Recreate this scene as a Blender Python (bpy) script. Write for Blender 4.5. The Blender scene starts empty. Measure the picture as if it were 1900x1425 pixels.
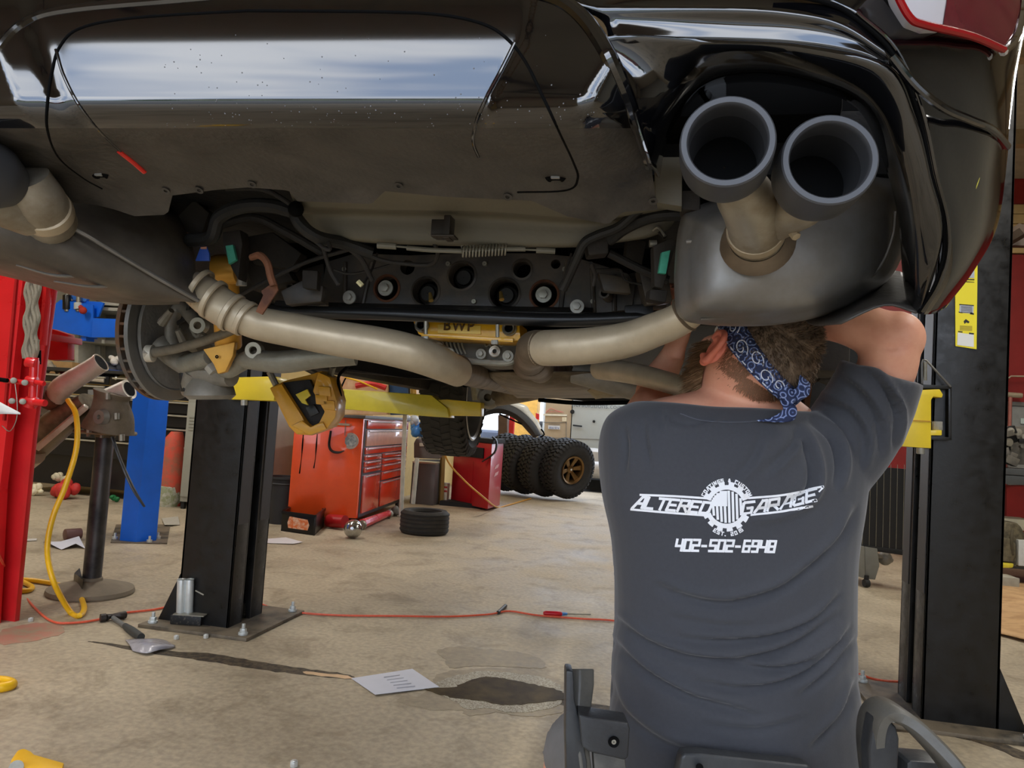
import bpy, bmesh, math, random
from mathutils import Vector as V, Matrix, noise, Euler
from mathutils.bvhtree import BVHTree
random.seed(7)
C = bpy.context.scene.collection
SC = bpy.context.scene
PI = math.pi
# ---------------------------------------------------------------- camera
F, CX, CY = 1400.0, 950.0, 712.5            # photo read as 1900x1425
CAM = V((0.536, -1.77, 1.17))
YAW, PIT, ROL = math.radians(11.7), math.radians(3.07), math.radians(3.72)
FW = V((-math.sin(YAW)*math.cos(PIT), math.cos(YAW)*math.cos(PIT), math.sin(PIT)))
_r0 = V((math.cos(YAW), math.sin(YAW), 0)); _u0 = _r0.cross(FW)
RT = _r0*math.cos(ROL) + _u0*math.sin(ROL)
UP = -_r0*math.sin(ROL) + _u0*math.cos(ROL)
cd = bpy.data.cameras.new('camera'); cam = bpy.data.objects.new('camera', cd); C.objects.link(cam)
cd.sensor_width = 36; cd.lens = 36*F/1900; cd.clip_start = 0.02; cd.clip_end = 500
m3 = Matrix((RT, UP, -FW)).transposed()
cam.matrix_world = Matrix.Translation(CAM) @ m3.to_4x4()
SC.camera = cam
SC.view_settings.view_transform = 'Standard'; SC.view_settings.look = 'None'
SC.view_settings.gamma = 1; SC.view_settings.use_curve_mapping = False
SC.view_settings.exposure = 0.35
# ---------------------------------------------------------------- world: overcast sky with soft clouds
w = bpy.data.worlds.new('sky'); SC.world = w; w.use_nodes = True
nt = w.node_tree; nt.nodes.clear(); N = nt.nodes.new; L = nt.links.new
tc = N('ShaderNodeTexCoord'); mp = N('ShaderNodeMapping'); mp.inputs['Scale'].default_value = (1.0, 1.0, 3.2)
nz = N('ShaderNodeTexNoise'); nz.inputs['Scale'].default_value = 2.6; nz.inputs['Detail'].default_value = 7; nz.inputs['Distortion'].default_value = .5
cr = N('ShaderNodeValToRGB'); cr.color_ramp.elements[0].position = .38; cr.color_ramp.elements[1].position = .62
cr.color_ramp.elements[0].color = (.36, .47, .68, 1); cr.color_ramp.elements[1].color = (.86, .90, .97, 1)
bg = N('ShaderNodeBackground'); bg.inputs['Strength'].default_value = 4.2; ou = N('ShaderNodeOutputWorld')
L(tc.outputs['Generated'], mp.inputs[0]); L(mp.outputs[0], nz.inputs[0]); L(nz.outputs[0], cr.inputs[0]); L(cr.outputs[0], bg.inputs[0]); L(bg.outputs[0], ou.inputs[0])
# ---------------------------------------------------------------- pixel <-> place
def ray(px, py): return FW + RT*((px-CX)/F) - UP*((py-CY)/F)
def PD(px, py, d): return CAM + ray(px, py)*d
def PY(px, py, y): q = ray(px, py); return CAM + q*((y-CAM.y)/q.y)
def PX(px, py, x): q = ray(px, py); return CAM + q*((x-CAM.x)/q.x)
def PZ(px, py, z): q = ray(px, py); return CAM + q*((z-CAM.z)/q.z)
def pj(p):
    v = V(p)-CAM; d = v.dot(FW); return CX+F*v.dot(RT)/d, CY-F*v.dot(UP)/d, d
# ---------------------------------------------------------------- materials
def lin(c): return tuple(((x/255)/12.92 if x/255 <= .04045 else (((x/255)+.055)/1.055)**2.4) for x in c)+(1,)
MATS = {}
def M(name, rgb, rough=.5, metal=0, var=.12, scale=12, bump=0, bscale=60, rgb2=None, ior=1.5, coat=0, emit=0, alpha=1, rvar=0, thr=None, detail=5, trans=0, sheen=0, sc3=None, spec=None):
    if name in MATS: return MATS[name]
    m = bpy.data.materials.new(name); m.use_nodes = True; t = m.node_tree; b = t.nodes['Principled BSDF']
    c = lin(rgb); b.inputs['Roughness'].default_value = rough; b.inputs['Metallic'].default_value = metal
    b.inputs['IOR'].default_value = ior; b.inputs['Coat Weight'].default_value = coat; b.inputs['Coat Roughness'].default_value = .03
    b.inputs['Sheen Weight'].default_value = sheen
    if emit: b.inputs['Emission Color'].default_value = c; b.inputs['Emission Strength'].default_value = emit
    if trans: b.inputs['Transmission Weight'].default_value = trans
    if alpha < 1: b.inputs['Alpha'].default_value = alpha
    tc = t.nodes.new('ShaderNodeTexCoord'); n = t.nodes.new('ShaderNodeTexNoise')
    n.inputs['Scale'].default_value = scale; n.inputs['Detail'].default_value = detail; n.inputs['Roughness'].default_value = .62
    src = tc.outputs['Object']
    if sc3:
        mp = t.nodes.new('ShaderNodeMapping'); mp.inputs['Scale'].default_value = sc3; t.links.new(src, mp.inputs[0]); src = mp.outputs[0]
    t.links.new(src, n.inputs[0])
    r = t.nodes.new('ShaderNodeValToRGB'); e = r.color_ramp.elements
    if rgb2 is None:
        e[0].color = tuple(x*(1-var) for x in c[:3])+(1,); e[1].color = tuple(min(1, x*(1+var)) for x in c[:3])+(1,); e[0].position = .3; e[1].position = .7
    else:
        e[0].color = c; e[1].color = lin(rgb2); e[0].position, e[1].position = thr or (.42, .62)
    t.links.new(n.outputs[0], r.inputs[0]); t.links.new(r.outputs[0], b.inputs['Base Color'])
    if rvar:
        mr = t.nodes.new('ShaderNodeMapRange'); mr.inputs['From Min'].default_value = .3; mr.inputs['From Max'].default_value = .7
        mr.inputs['To Min'].default_value = max(.02, rough-rvar); mr.inputs['To Max'].default_value = min(1, rough+rvar)
        t.links.new(n.outputs[0], mr.inputs[0]); t.links.new(mr.outputs[0], b.inputs['Roughness'])
    if bump:
        n2 = t.nodes.new('ShaderNodeTexNoise'); n2.inputs['Scale'].default_value = bscale; n2.inputs['Detail'].default_value = 4
        bp = t.nodes.new('ShaderNodeBump'); bp.inputs['Strength'].default_value = bump; bp.inputs['Distance'].default_value = .01
        t.links.new(tc.outputs['Object'], n2.inputs[0]); t.links.new(n2.outputs[0], bp.inputs['Height']); t.links.new(bp.outputs[0], b.inputs['Normal'])
    if spec is not None: b.inputs['Specular IOR Level'].default_value = spec
    MATS[name] = m; return m
# ---------------------------------------------------------------- mesh builder
def lerp(a, b, t): return a*(1-t)+b*t
def spline(p, n):
    """Catmull-Rom through p (Vectors or floats), n steps per span"""
    if len(p) < 3: return [lerp(p[0], p[-1], i/n) for i in range(n+1)]
    q = [p[0]*2-p[1]]+list(p)+[p[-1]*2-p[-2]]; o = []
    for i in range(1, len(q)-2):
        a, b, c, d = q[i-1:i+3]
        for k in range(n):
            t = k/n; o.append((b*2+(c-a)*t+(a*2-b*5+c*4-d)*t*t+(b*3-a-c*3+d)*t*t*t)*.5)
    o.append(p[-1]); return o
def cspline(p, n):
    q = [p[-1]]+list(p)+[p[0], p[1]]; o = []
    for i in range(1, len(q)-2):
        a, b, c, d = q[i-1:i+3]
        for k in range(n):
            t = k/n; o.append((b*2+(c-a)*t+(a*2-b*5+c*4-d)*t*t+(b*3-a-c*3+d)*t*t*t)*.5)
    return o
def pl(tab, x):
    if x <= tab[0][0]: return tab[0][1]
    for (a, b), (c, d) in zip(tab, tab[1:]):
        if x <= c: return b+(d-b)*(x-a)/(c-a)
    return tab[-1][1]
def basis(ax):
    ax = V(ax).normalized(); t = V((0, 0, 1)) if abs(ax.z) < .9 else V((1, 0, 0))
    a = ax.cross(t).normalized(); return a, ax.cross(a).normalized(), ax
class MB:
    def __init__(s): s.v = []; s.f = []
    def add(s, v, f):
        o = len(s.v); s.v += [V(x) for x in v]; s.f += [tuple(o+i for i in g) for g in f]; return s
    def rings(s, R, cap=True, close=False):
        n = len(R[0]); v = [p for r in R for p in r]; f = []
        m = len(R)
        for i in range(m if close else m-1):
            j = (i+1) % m
            for k in range(n): f.append((i*n+k, i*n+(k+1) % n, j*n+(k+1) % n, j*n+k))
        if cap and not close: f.append(tuple(range(n))[::-1]); f.append(tuple((m-1)*n+k for k in range(n)))
        return s.add(v, f)
    def grid(s, R):
        n = len(R[0]); v = [p for r in R for p in r]
        return s.add(v, [(i*n+k, i*n+k+1, (i+1)*n+k+1, (i+1)*n+k) for i in range(len(R)-1) for k in range(n-1)])
    def tube(s, pts, r, seg=12, sm=5, cap=True, flat=1, close=False):
        pts = [V(p) for p in pts]
        rr = list(r) if isinstance(r, (list, tuple)) else [r]*len(pts)
        if sm > 1 and len(pts) > 2:
            if close: pts, rr = cspline(pts, sm), cspline(rr, sm)
            else: pts, rr = spline(pts, sm), spline(rr, sm)
        elif len(pts) == 2 and sm > 1: pass
        R = []; a = None
        m = len(pts)
        for i, p in enumerate(pts):
            if close: t = (pts[(i+1) % m]-pts[i-1])
            else: t = (pts[min(i+1, m-1)]-pts[max(i-1, 0)])
            t = t.normalized() if t.length > 1e-9 else V((0, 0, 1))
            if a is None: a = basis(t)[0]
            a = (a-t*a.dot(t)); a = a.normalized() if a.length > 1e-6 else basis(t)[0]
            b = t.cross(a); R.append([p+(a*math.cos(2*PI*k/seg)+b*math.sin(2*PI*k/seg)*flat)*rr[i] for k in range(seg)])
        return s.rings(R, cap, close)
    def tp(s, pts, r, seg=12, sm=5, **k):     # points as (px,py,depth), radius in px at that depth
        rr = r if isinstance(r, (list, tuple)) else [r]*len(pts)
        return s.tube([PD(*p) for p in pts], [max(1e-4, x*p[2]/F) for x, p in zip(rr, pts)], seg, sm, **k)
    def cyl(s, a, b, r, r2=None, seg=20): return s.tube([a, b], [r, r if r2 is None else r2], seg, 1)
    def lathe(s, prof, o, ax, seg=32, cap=False):
        a, b, c = basis(ax); o = V(o)
        return s.rings([[o+c*h+(a*math.cos(2*PI*k/seg)+b*math.sin(2*PI*k/seg))*max(r, 1e-5) for k in range(seg)] for r, h in prof], cap)
    def prism(s, poly, vec):
        poly = [V(p) for p in poly]; vec = V(vec); n = len(poly)
        return s.add(poly+[p+vec for p in poly], [tuple(range(n)), tuple(range(2*n-1, n-1, -1))]+[(k, n+k, n+(k+1) % n, (k+1) % n) for k in range(n)])
    def box(s, c, d, rot=(0, 0, 0), mat=None):
        m = mat or Euler(rot).to_matrix(); c = V(c); x, y, z = [q/2 for q in d]
        v = [c+m @ V(p) for p in ((-x,-y,-z),(x,-y,-z),(x,y,-z),(-x,y,-z),(-x,-y,z),(x,-y,z),(x,y,z),(-x,y,z))]
        return s.add(v, [(0,3,2,1),(4,5,6,7),(0,1,5,4),(1,2,6,5),(2,3,7,6),(3,0,4,7)])
    def quad3(s, a, b, c, d, t):              # slab through 4 points with thickness vector t
        return s.prism([a, b, c, d], t)
    def ball(s, c, r, seg=16, rn=10, mat=None, sc=(1, 1, 1)):
        m = mat or Matrix.Identity(3); c = V(c); R = []
        for i in range(rn+1):
            th = PI*i/rn; R.append([c+m @ V((r*sc[0]*max(math.sin(th), 1e-3)*math.cos(2*PI*k/seg), r*sc[1]*max(math.sin(th), 1e-3)*math.sin(2*PI*k/seg), r*sc[2]*math.cos(th))) for k in range(seg)])
        return s.rings(R, True)
    def patch(s, rows, nu=4, nv=4, th=None):  # rows of control points -> smooth surface
        R = [spline([V(p) for p in r], nu) for r in rows]
        cols = [spline([r[k] for r in R], nv) for k in range(len(R[0]))]
        G = [[c[i] for c in cols] for i in range(len(cols[0]))]
        if th is None: return s.grid(G)
        th = V(th); n = len(G[0]); m = len(G)
        s.grid(G); s.grid([[p+th for p in r][::-1] for r in G])
        rim = [G[0][k] for k in range(n)]+[G[i][n-1] for i in range(1, m)]+[G[m-1][k] for k in range(n-2, -1, -1)]+[G[i][0] for i in range(m-2, 0, -1)]
        k = len(rim); return s.add(rim+[p+th for p in rim], [(i, k+i, k+(i+1) % k, (i+1) % k) for i in range(k)])
    def build(s, name, mat, parent=None, ang=35, bev=0, bseg=2, sub=0, solid=0, weld=False, rim=True):
        me = bpy.data.meshes.new(name); me.from_pydata([tuple(p) for p in s.v], [], s.f)
        bm = bmesh.new(); bm.from_mesh(me)
        if weld: bmesh.ops.remove_doubles(bm, verts=bm.verts, dist=weld if weld is not True else 1e-4)
        bmesh.ops.recalc_face_normals(bm, faces=bm.faces)
        if bev:
            es = [e for e in bm.edges if len(e.link_faces) == 2 and e.calc_face_angle(0) > .6]
            try: bmesh.ops.bevel(bm, geom=es, offset=bev, segments=bseg, affect='EDGES', profile=.6, clamp_overlap=True)
            except Exception: pass
        bm.to_mesh(me); bm.free()
        for p in me.polygons: p.use_smooth = True
        me.set_sharp_from_angle(angle=math.radians(ang))
        me.materials.append(mat)
        o = bpy.data.objects.new(name, me); C.objects.link(o)
        if solid: q = o.modifiers.new('solid', 'SOLIDIFY'); q.thickness = solid; q.offset = 0; q.use_rim = rim
        if sub: q = o.modifiers.new('sub', 'SUBSURF'); q.levels = sub; q.render_levels = sub
        if parent is not None: adopt(o, parent)
        return o
BASE = {}
def adopt(o, parent):
    o.parent = parent; o.matrix_parent_inverse = Matrix.Translation(-BASE.get(parent.name, V((0, 0, 0))))
def tag(o, label, cat, group=None):
    o['label'] = label; o['category'] = cat
    if group: o['group'] = group
    return o
def thing(name, label, cat, loc=(0, 0, 0), group=None):
    o = bpy.data.objects.new(name, None); C.objects.link(o); o.location = V(loc); o.empty_display_size = .1
    BASE[o.name] = V(loc); return tag(o, label, cat, group)
def struct(o): o['kind'] = 'structure'; return o
def lab(o, s): o['label'] = s; return o
def dup(root, delta, label, rotz=0, group=None):
    r = root.copy(); C.objects.link(r); r.location = root.location+V(delta); r.rotation_euler.z += rotz; r['label'] = label
    if group: r['group'] = group
    for ch in list(root.children):
        c = ch.copy(); C.objects.link(c); c.parent = r
        for g in list(ch.children): d = g.copy(); C.objects.link(d); d.parent = c
    return r
def plate(outer, holes, vec, name, mat, parent=None, bev=0):
    """flat plate: outer loop and hole loops (3-D points in one plane), extruded by vec"""
    bm = bmesh.new(); es = []
    for lp in [outer]+holes:
        vs = [bm.verts.new(V(p)) for p in lp]; es += [bm.edges.new((vs[i], vs[(i+1) % len(vs)])) for i in range(len(vs))]
    bmesh.ops.triangle_fill(bm, use_beauty=True, use_dissolve=False, edges=es)
    g = bmesh.ops.extrude_face_region(bm, geom=bm.faces[:]); bmesh.ops.translate(bm, verts=[x for x in g['geom'] if isinstance(x, bmesh.types.BMVert)], vec=V(vec))
    mb = MB(); bm.verts.index_update(); mb.v = [x.co.copy() for x in bm.verts]; mb.f = [tuple(x.index for x in fc.verts) for fc in bm.faces]; bm.free()
    return mb.build(name, mat, parent, bev=bev)
def circ(px, py, y, rp, n=20, ry=None):
    d = pj(PY(px, py, y))[2]; c = PY(px, py, y); r = rp*d/F; r2 = (ry or rp)*d/F
    return [c+V((r*math.cos(2*PI*k/n), 0, r2*math.sin(2*PI*k/n))) for k in range(n)]
CR = V((math.cos(YAW), math.sin(YAW), 0)); CF = V((-math.sin(YAW), math.cos(YAW), 0)); ZU = V((0, 0, 1))
def text_mesh(txt, size, mat, place, name, parent, extr=.0004, shear=0, offset=0, space=1, align='CENTER'):
    """flat lettering: place(x, y) -> point; returns object"""
    cu = bpy.data.curves.new('t', 'FONT'); cu.body = txt; cu.size = size; cu.align_x = align; cu.shear = shear; cu.offset = offset; cu.space_character = space; cu.resolution_u = 3
    ob = bpy.data.objects.new('t', cu); C.objects.link(ob); dg = bpy.context.evaluated_depsgraph_get(); me = bpy.data.meshes.new_from_object(ob.evaluated_get(dg))
    mb = MB(); mb.v = [V(place(v.co.x, v.co.y)) for v in me.vertices]; mb.f = [tuple(p.vertices) for p in me.polygons]
    bpy.data.objects.remove(ob); bpy.data.meshes.remove(me)
    return mb.build(name, mat, parent, solid=extr)
# ---------------------------------------------------------------- lamps (fluorescent fixtures under the ceiling)
def lamp(name, loc, size, power, color, rot=(0, 0, 0)):
    ld = bpy.data.lights.new(name, 'AREA'); ld.shape = 'RECTANGLE'; ld.size, ld.size_y = size; ld.energy = power; ld.color = color
    o = bpy.data.objects.new(name, ld); C.objects.link(o); o.location = loc; o.rotation_euler = rot; return o
FIX = [(-3.2, .3), (-3.2, 4.2), (2.9, .0), (3.6, 4.6), (0, 8.6), (-6.8, 3.4), (-4.4, 8.9)]
for i, (x, y) in enumerate(FIX):
    lamp('fluorescent_light', (x, y, 4.18), (.14, 2.3), 66, (1.0, .965, .90))
# ---------------------------------------------------------------- setting
m_floor = M('concrete', (176, 161, 136), .62, var=.16, scale=1.6, bump=.22, bscale=34, rvar=.16, detail=9)
t = m_floor.node_tree; b = t.nodes['Principled BSDF']   # speckle and grime over the cloudy base
tc = t.nodes.new('ShaderNodeTexCoord'); n2 = t.nodes.new('ShaderNodeTexNoise'); n2.inputs['Scale'].default_value = 38; n2.inputs['Detail'].default_value = 6
n3 = t.nodes.new('ShaderNodeTexNoise'); n3.inputs['Scale'].default_value = 3.1; n3.inputs['Detail'].default_value = 8; n3.inputs['Roughness'].default_value = .7; n3.inputs['Distortion'].default_value = .6
r2 = t.nodes.new('ShaderNodeValToRGB'); r2.color_ramp.elements[0].position = .35; r2.color_ramp.elements[1].position = .68; r2.color_ramp.elements[0].color = (.82, .82, .82, 1); r2.color_ramp.elements[1].color = (1.1, 1.1, 1.08, 1)
r3 = t.nodes.new('ShaderNodeValToRGB'); r3.color_ramp.elements[0].position = .33; r3.color_ramp.elements[1].position = .5; r3.color_ramp.elements[0].color = (.66, .64, .6, 1); r3.color_ramp.elements[1].color = (1, 1, 1, 1)
src = b.inputs['Base Color'].links[0].from_socket
for nn, rr in ((n2, r2), (n3, r3)):
    t.links.new(tc.outputs['Object'], nn.inputs[0]); t.links.new(nn.outputs[0], rr.inputs[0])
    mx = t.nodes.new('ShaderNodeMix'); mx.data_type = 'RGBA'; mx.blend_type = 'MULTIPLY'; mx.inputs[0].default_value = 1
    t.links.new(src, mx.inputs[6]); t.links.new(rr.outputs[0], mx.inputs[7]); src = mx.outputs[2]
t.links.new(src, b.inputs['Base Color'])
m_tan = M('tan_siding', (190, 160, 108), .6, var=.08); m_redwall = M('red_wall', (140, 30, 26), .5, var=.15, scale=3); m_cream = M('cream_wall', (216, 190, 128), .7, var=.06)
m_ceil = M('ceiling_board', (168, 160, 140), .8); m_steel = M('dark_beam', (70, 58, 48), .6); m_out = M('driveway', (120, 118, 112), .8, var=.1, scale=3)
m_grass = M('grass', (96, 130, 60), .9, var=.3, scale=30)
struct(MB().box((-2, 4.0, -.06), (17, 17, .12)).build('floor', m_floor))
struct(MB().box((0, -34.5, -.08), (90, 60, .1)).build('driveway_behind', m_out)); struct(MB().box((0, 30.5, -.08), (60, 36, .1)).build('driveway_front', m_out))
struct(MB().box((-2, 4.0, 4.46), (17, 16.6, .12)).build('ceiling', m_ceil))
struct(MB().box((-10.3, 4, 2.2), (.2, 16.6, 4.4)).build('wall_left', m_cream)); struct(MB().box((6.3, 4, 2.2), (.2, 16.6, 4.4)).build('wall_right', M('right_wall_grey', (150, 146, 132), .7)))
mb = MB().box((-6.9, -4.1, 2.2), (6.8, .2, 4.4)).box((4.9, -4.1, 2.2), (3.0, .2, 4.4)).box((0, -4.1, 3.98), (7, .2, .84)); struct(mb.build('wall_rear', M('rear_wall', (176, 164, 140), .7)))
struct(MB().box((-6.9, 7.6, 2.2), (7.2, .15, 4.4)).build('wall_left_back', m_cream))
struct(MB().box((-3.3, 9.6, 2.2), (.15, 4.1, 4.4)).build('wall_passage', m_cream))
x0 = PY(887, 800, 11.7).x; x1 = 1.9
mb = MB().box(((x0-3.4)/2, 11.8, 2.2), (x0+3.4, .2, 4.4)).box(((x0+x1)/2, 11.8, 4.1), (x1-x0, .2, .7)).box((1.9+2.2, 11.8, 2.2), (4.4, .2, 4.4)); struct(mb.build('wall_far', m_cream))
wr = struct(MB().box((4.1, 7.9, 1.75), (4.4, .2, 3.5)).box((4.1, 7.92, 4.25), (4.4, .2, .3)).build('wall_right_back', m_redwall))
for i in range(5): MB().box((4.1, 7.86, 3.57+i*.115), (4.4, .16, .108)).build('plank', m_tan, wr, bev=.004)
cb = bpy.data.objects['ceiling']
for i, y in enumerate((-2, .2, 2.4, 4.6, 6.4)):
    MB().box((-2, y, 4.33), (16.4, .12, .16)).build('beam', M('ceiling_beam', (150, 126, 92), .7), cb)
for x in (-9, -6, -3, 0, 2.4, 4.8): MB().box((x, 4, 4.23), (.07, 16, .05)).build('conduit', m_steel, cb)
MB().tube([PD(1900, 425, 7.2), PD(1855, 452, 7.4), PD(1840, 475, 7.6)], .07, 6, 1).box(PD(1852, 446, 7.5), (.5, .1, .12)).build('brace', m_steel, wr)
# jambs of the far opening
struct(MB().prism([PY(924, 770, 11.6), PY(941, 770, 11.6), PY(941, 870, 11.6), PY(924, 870, 11.6)], (0, .15, 0)).build('trim_1', M('brown_jamb', (96, 74, 58), .7)))
struct(MB().box((PY(949, 800, 12.2).x, 12.2, 1.3), (.09, .1, 3)).build('trim_2', M('red_jamb', (205, 40, 40), .5)))
# lawn outside; unseen buildings and trees added for the bumper reflection
struct(MB().box((-9, 29.5, -.02), (26, 9, .06)).build('lawn', m_grass)); struct(MB().box((-14, -38, -.02), (50, 22, .06)).build('lawn_behind', m_grass))
def shed(x, y, wx, h, col, nm='reflected_building'):
    o = thing('reflected_building', nm, 'building', (x, y, 0)); MB().box((x, y, h/2), (wx, 8, h)).build('wall', M('shed%d' % int(col[0]), col, .8), o)
    MB().prism([(x-wx/2-.3, y-4.3, h), (x+wx/2+.3, y-4.3, h), (x+wx/2+.3, y, h+1.2), (x-wx/2-.3, y, h+1.2)], (0, 0, .15)).prism([(x-wx/2-.3, y+4.3, h), (x+wx/2+.3, y+4.3, h), (x+wx/2+.3, y, h+1.2), (x-wx/2-.3, y, h+1.2)], (0, 0, .15)).build('roof', m_steel, o)
    for k in range(int(wx//4)): MB().box((x-wx/2+2+k*4, y+(4.02 if y < 0 else -4.02), h*.5), (1.6, .1, 1.4)).build('window', M('shed_glass', (50, 60, 70), .1), o)
shed(-17, -46, 22, 4.0, (190, 180, 160), 'unseen low cream building added behind the garage for the bumper reflection'); shed(12, -50, 20, 4.6, (120, 60, 50), 'unseen low red-brown building added behind the garage for the bumper reflection')  # unseen buildings, added to be mirrored in the bumper
c = MB()
for k in range(46): c.ball((-44+k*2+random.uniform(-.5, .5), -60, 2.2+random.uniform(-.8, 1.4)), random.uniform(1.8, 2.6), 10, 7)
c = tag(c.build('reflection_trees', M('leaves', (44, 62, 36), .9, var=.4, scale=4)), 'unseen dark green tree line added for the bumper reflection', 'trees'); c['kind'] = 'stuff'  # unseen trees, added as the dark horizon band in the bumper
# ================================================================ the car on the lift
car = thing('suv', 'black sport utility vehicle raised on the lift with its wheels off', 'car', (0, 1.2, 1.0))
m_blk = M('black_paint', (8, 8, 10), .07, var=.2, scale=30, ior=1.95)
m_dust = M('black_paint_dusty', (14, 13, 13), .22, rgb2=(44, 40, 36), scale=5, rvar=.16, thr=(.35, .75), detail=8, ior=1.7)
m_und = M('dusty_plastic', (33, 31, 29), .42, rgb2=(84, 79, 73), scale=11, rvar=.12, thr=(.3, .72), detail=9, bump=.12, bscale=90)
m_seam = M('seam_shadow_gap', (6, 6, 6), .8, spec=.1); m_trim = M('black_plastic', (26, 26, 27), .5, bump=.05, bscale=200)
YT = [(p, -.957+4.3e-7*(p-93)**2) for p in range(-90, 171, 20)]+[(190, -.9530), (210, -.9455), (230, -.930), (250, -.904), (270, -.873), (290, -.840), (310, -.810), (330, -.782), (350, -.755), (370, -.732), (390, -.71), (410, -.69), (430, -.67)]
YK = [t[0] for t in YT]; YV = [t[1] for t in YT]
_s = spline(YV, 12); _k = spline([float(v) for v in YK], 12)
def ybase(py): return pl(list(zip(_k, _s)), py)
XR = [(-90, 985), (62, 960), (80, 955), (130, 928), (180, 902), (240, 882), (330, 880), (430, 900)]
XL = [(-90, 80), (60, 100), (100, 112), (200, 152), (240, 190), (310, 262), (430, 330)]
def sstep(t): t = max(0, min(1, t)); return t*t*(3-2*t)
BOT = [(-90, 236), (0, 290), (38, 316), (70, 345), (110, 372), (180, 379), (215, 388), (250, 400), (312, 397), (316, 362), (400, 351), (460, 346), (536, 352), (552, 372), (690, 377), (714, 353), (830, 364), (990, 371), (1055, 400), (1130, 415), (1160, 392), (1222, 388)]
RB = [(-90, 990), (0, 1036), (15, 1060), (40, 1088), (70, 1112), (110, 1133), (180, 1162), (250, 1186), (310, 1208), (430, 1226)]
def yfin(px, py):
    y = ybase(py); dr = max(0, px-pl(XR, py)); dl = max(0, pl(XL, py)-px)
    fade = 1-.75*sstep((py-230)/110)
    y -= (min(dr, 200)*.00030*sstep(dr/30)+min(dl, 110)*.00020*sstep(dl/60))*fade
    y += .05*max(0, (dr-170)/100)**2*fade
    return y+.03*max(0, (abs(px-530)-350)/700)**2
NC, NR = 170, 70
G = []
k = 46; PS = 236
for j in range(NR+1):
    row = []
    for i in range(NC+1):
        u = i/NC; px0 = -90+u*1316
        py = -90+(PS+90)*j/k if j <= k else None
        if py is None:
            b = max(PS+4, pl(BOT, px0)); py = PS+(b-PS)*(j-k)/(NR-k)
        xr = pl(RB, py); px = px0 if px0 < 900 else 900+(px0-900)/326*(xr-900)
        row.append(PY(px, py, yfin(px, py)))
    G.append(row)
bum = MB().grid(G[:k+1]).build('rear_bumper', m_blk, car, ang=60, solid=.003, rim=False)
MB().grid(G[k:]).build('underside_valance', m_und, bum, ang=60, solid=.003, rim=False)
# shaped lips and seams that catch the light
def ridge(name, pts, r, mat, par, y=None, off=.0015, seg=10, sm=6):
    q = []
    if len(pts[0]) == 2: pts = [(p.x, p.y) for p in spline([V((a, b, 0)) for a, b in pts], 8)]; sm = 1
    for p in pts: q.append(PY(p[0], p[1], (p[2] if len(p) > 2 else yfin(p[0], p[1]))-off))
    return MB().tube(q, r, seg, sm).build(name, mat, par)
ridge('frame_lip', [(-60, 150), (-15, 110), (25, 62), (70, 33), (150, 17), (320, 2), (480, -12)], .007, m_blk, bum, off=-.002)
ridge('frame_lip', [(990, -12), (1045, 6), (1085, 38), (1120, 88), (1150, 150), (1180, 230), (1206, 305)], .009, m_blk, bum, off=-.003)
ridge('panel_seam', [(460, 20), (250, 33), (150, 52), (112, 85), (97, 130), (88, 190), (88, 240), (108, 290), (152, 328), (190, 350)], 0.0018, m_seam, bum)
ridge('panel_seam', [(460, 20), (700, 22), (820, 28), (900, 46), (945, 76), (978, 120), (1010, 185), (1040, 248), (1064, 300), (1072, 330), (1052, 352), (960, 356)], 0.0019, m_seam, bum)
ridge('crease', [(104, 92), (118, 140), (150, 200), (200, 258), (262, 312)], .0022, m_blk, bum)
ridge('crease', [(955, 80), (930, 130), (904, 178), (884, 225), (878, 262), (888, 290)], .0024, m_blk, bum)
ridge('red_streak', [(222, 280), (245, 298), (268, 318)], .0045, M('streak_red', (225, 50, 40), .3), bum)  # short red streak beside the left crease
for px, py in ((308, 353), (370, 352), (468, 341), (740, 344), (942, 364), (1212, 372)):
    c = PY(px, py, yfin(px, py)-.004); MB().lathe([(.0062, 0), (.0068, .002), (.003, .002), (.003, 0)], c, (0, -.55, -1), 14).build('screw_hole', m_und, bum)
for px, py in ((190, 326), (1032, 331)):
    c = PY(px, py, yfin(px, py)); MB().tube([c+V((-.011, 0, 0)), c+V((-.006, -.003, .002)), c+V((.006, -.003, .002)), c+V((.011, 0, 0))], .006, 10, 3).build('clip_recess', m_seam, bum)
    MB().box(c+V((0, -.007, 0)), (.012, .006, .006)).build('clip', M('grey_clip', (140, 140, 138), .4), bum, bev=.001)
# surround of the exhaust opening (inner return, lip, upper face)
rows = [
 [(1222, 330, -.76), (1240, 250, -.78), (1298, 172, -.79), (1385, 150, -.8), (1500, 162, -.8), (1592, 200, -.79), (1640, 295, -.76), (1668, 400, -.72), (1676, 500, -.68), (1684, 560, -.66)],
 [(1214, 315, -.87), (1229, 240, -.885), (1290, 155, -.89), (1382, 130, -.9), (1500, 143, -.9), (1604, 186, -.89), (1652, 288, -.85), (1684, 400, -.81), (1694, 510, -.755), (1698, 574, -.72)],
 [(1208, 306, -.93), (1196, 216, -.935), (1222, 128, -.938), (1350, 104, -.94), (1490, 116, -.94), (1620, 160, -.925), (1672, 270, -.89), (1700, 395, -.84), (1716, 500, -.785), (1703, 578, -.735)],
 [(1206, 303, -.94), (1160, 150, -.952), (1130, 76, -.957), (1345, 80, -.962), (1494, 90, -.96), (1643, 128, -.945), (1692, 215, -.915), (1722, 330, -.875), (1742, 440, -.825), (1707, 580, -.745)],
 [(1205, 301, -.94), (1150, 130, -.952), (1126, 70, -.957), (1345, 76, -.95), (1496, 84, -.948), (1647, 121, -.935), (1697, 211, -.905), (1726, 327, -.865), (1747, 438, -.817), (1710, 581, -.74)]]
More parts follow.
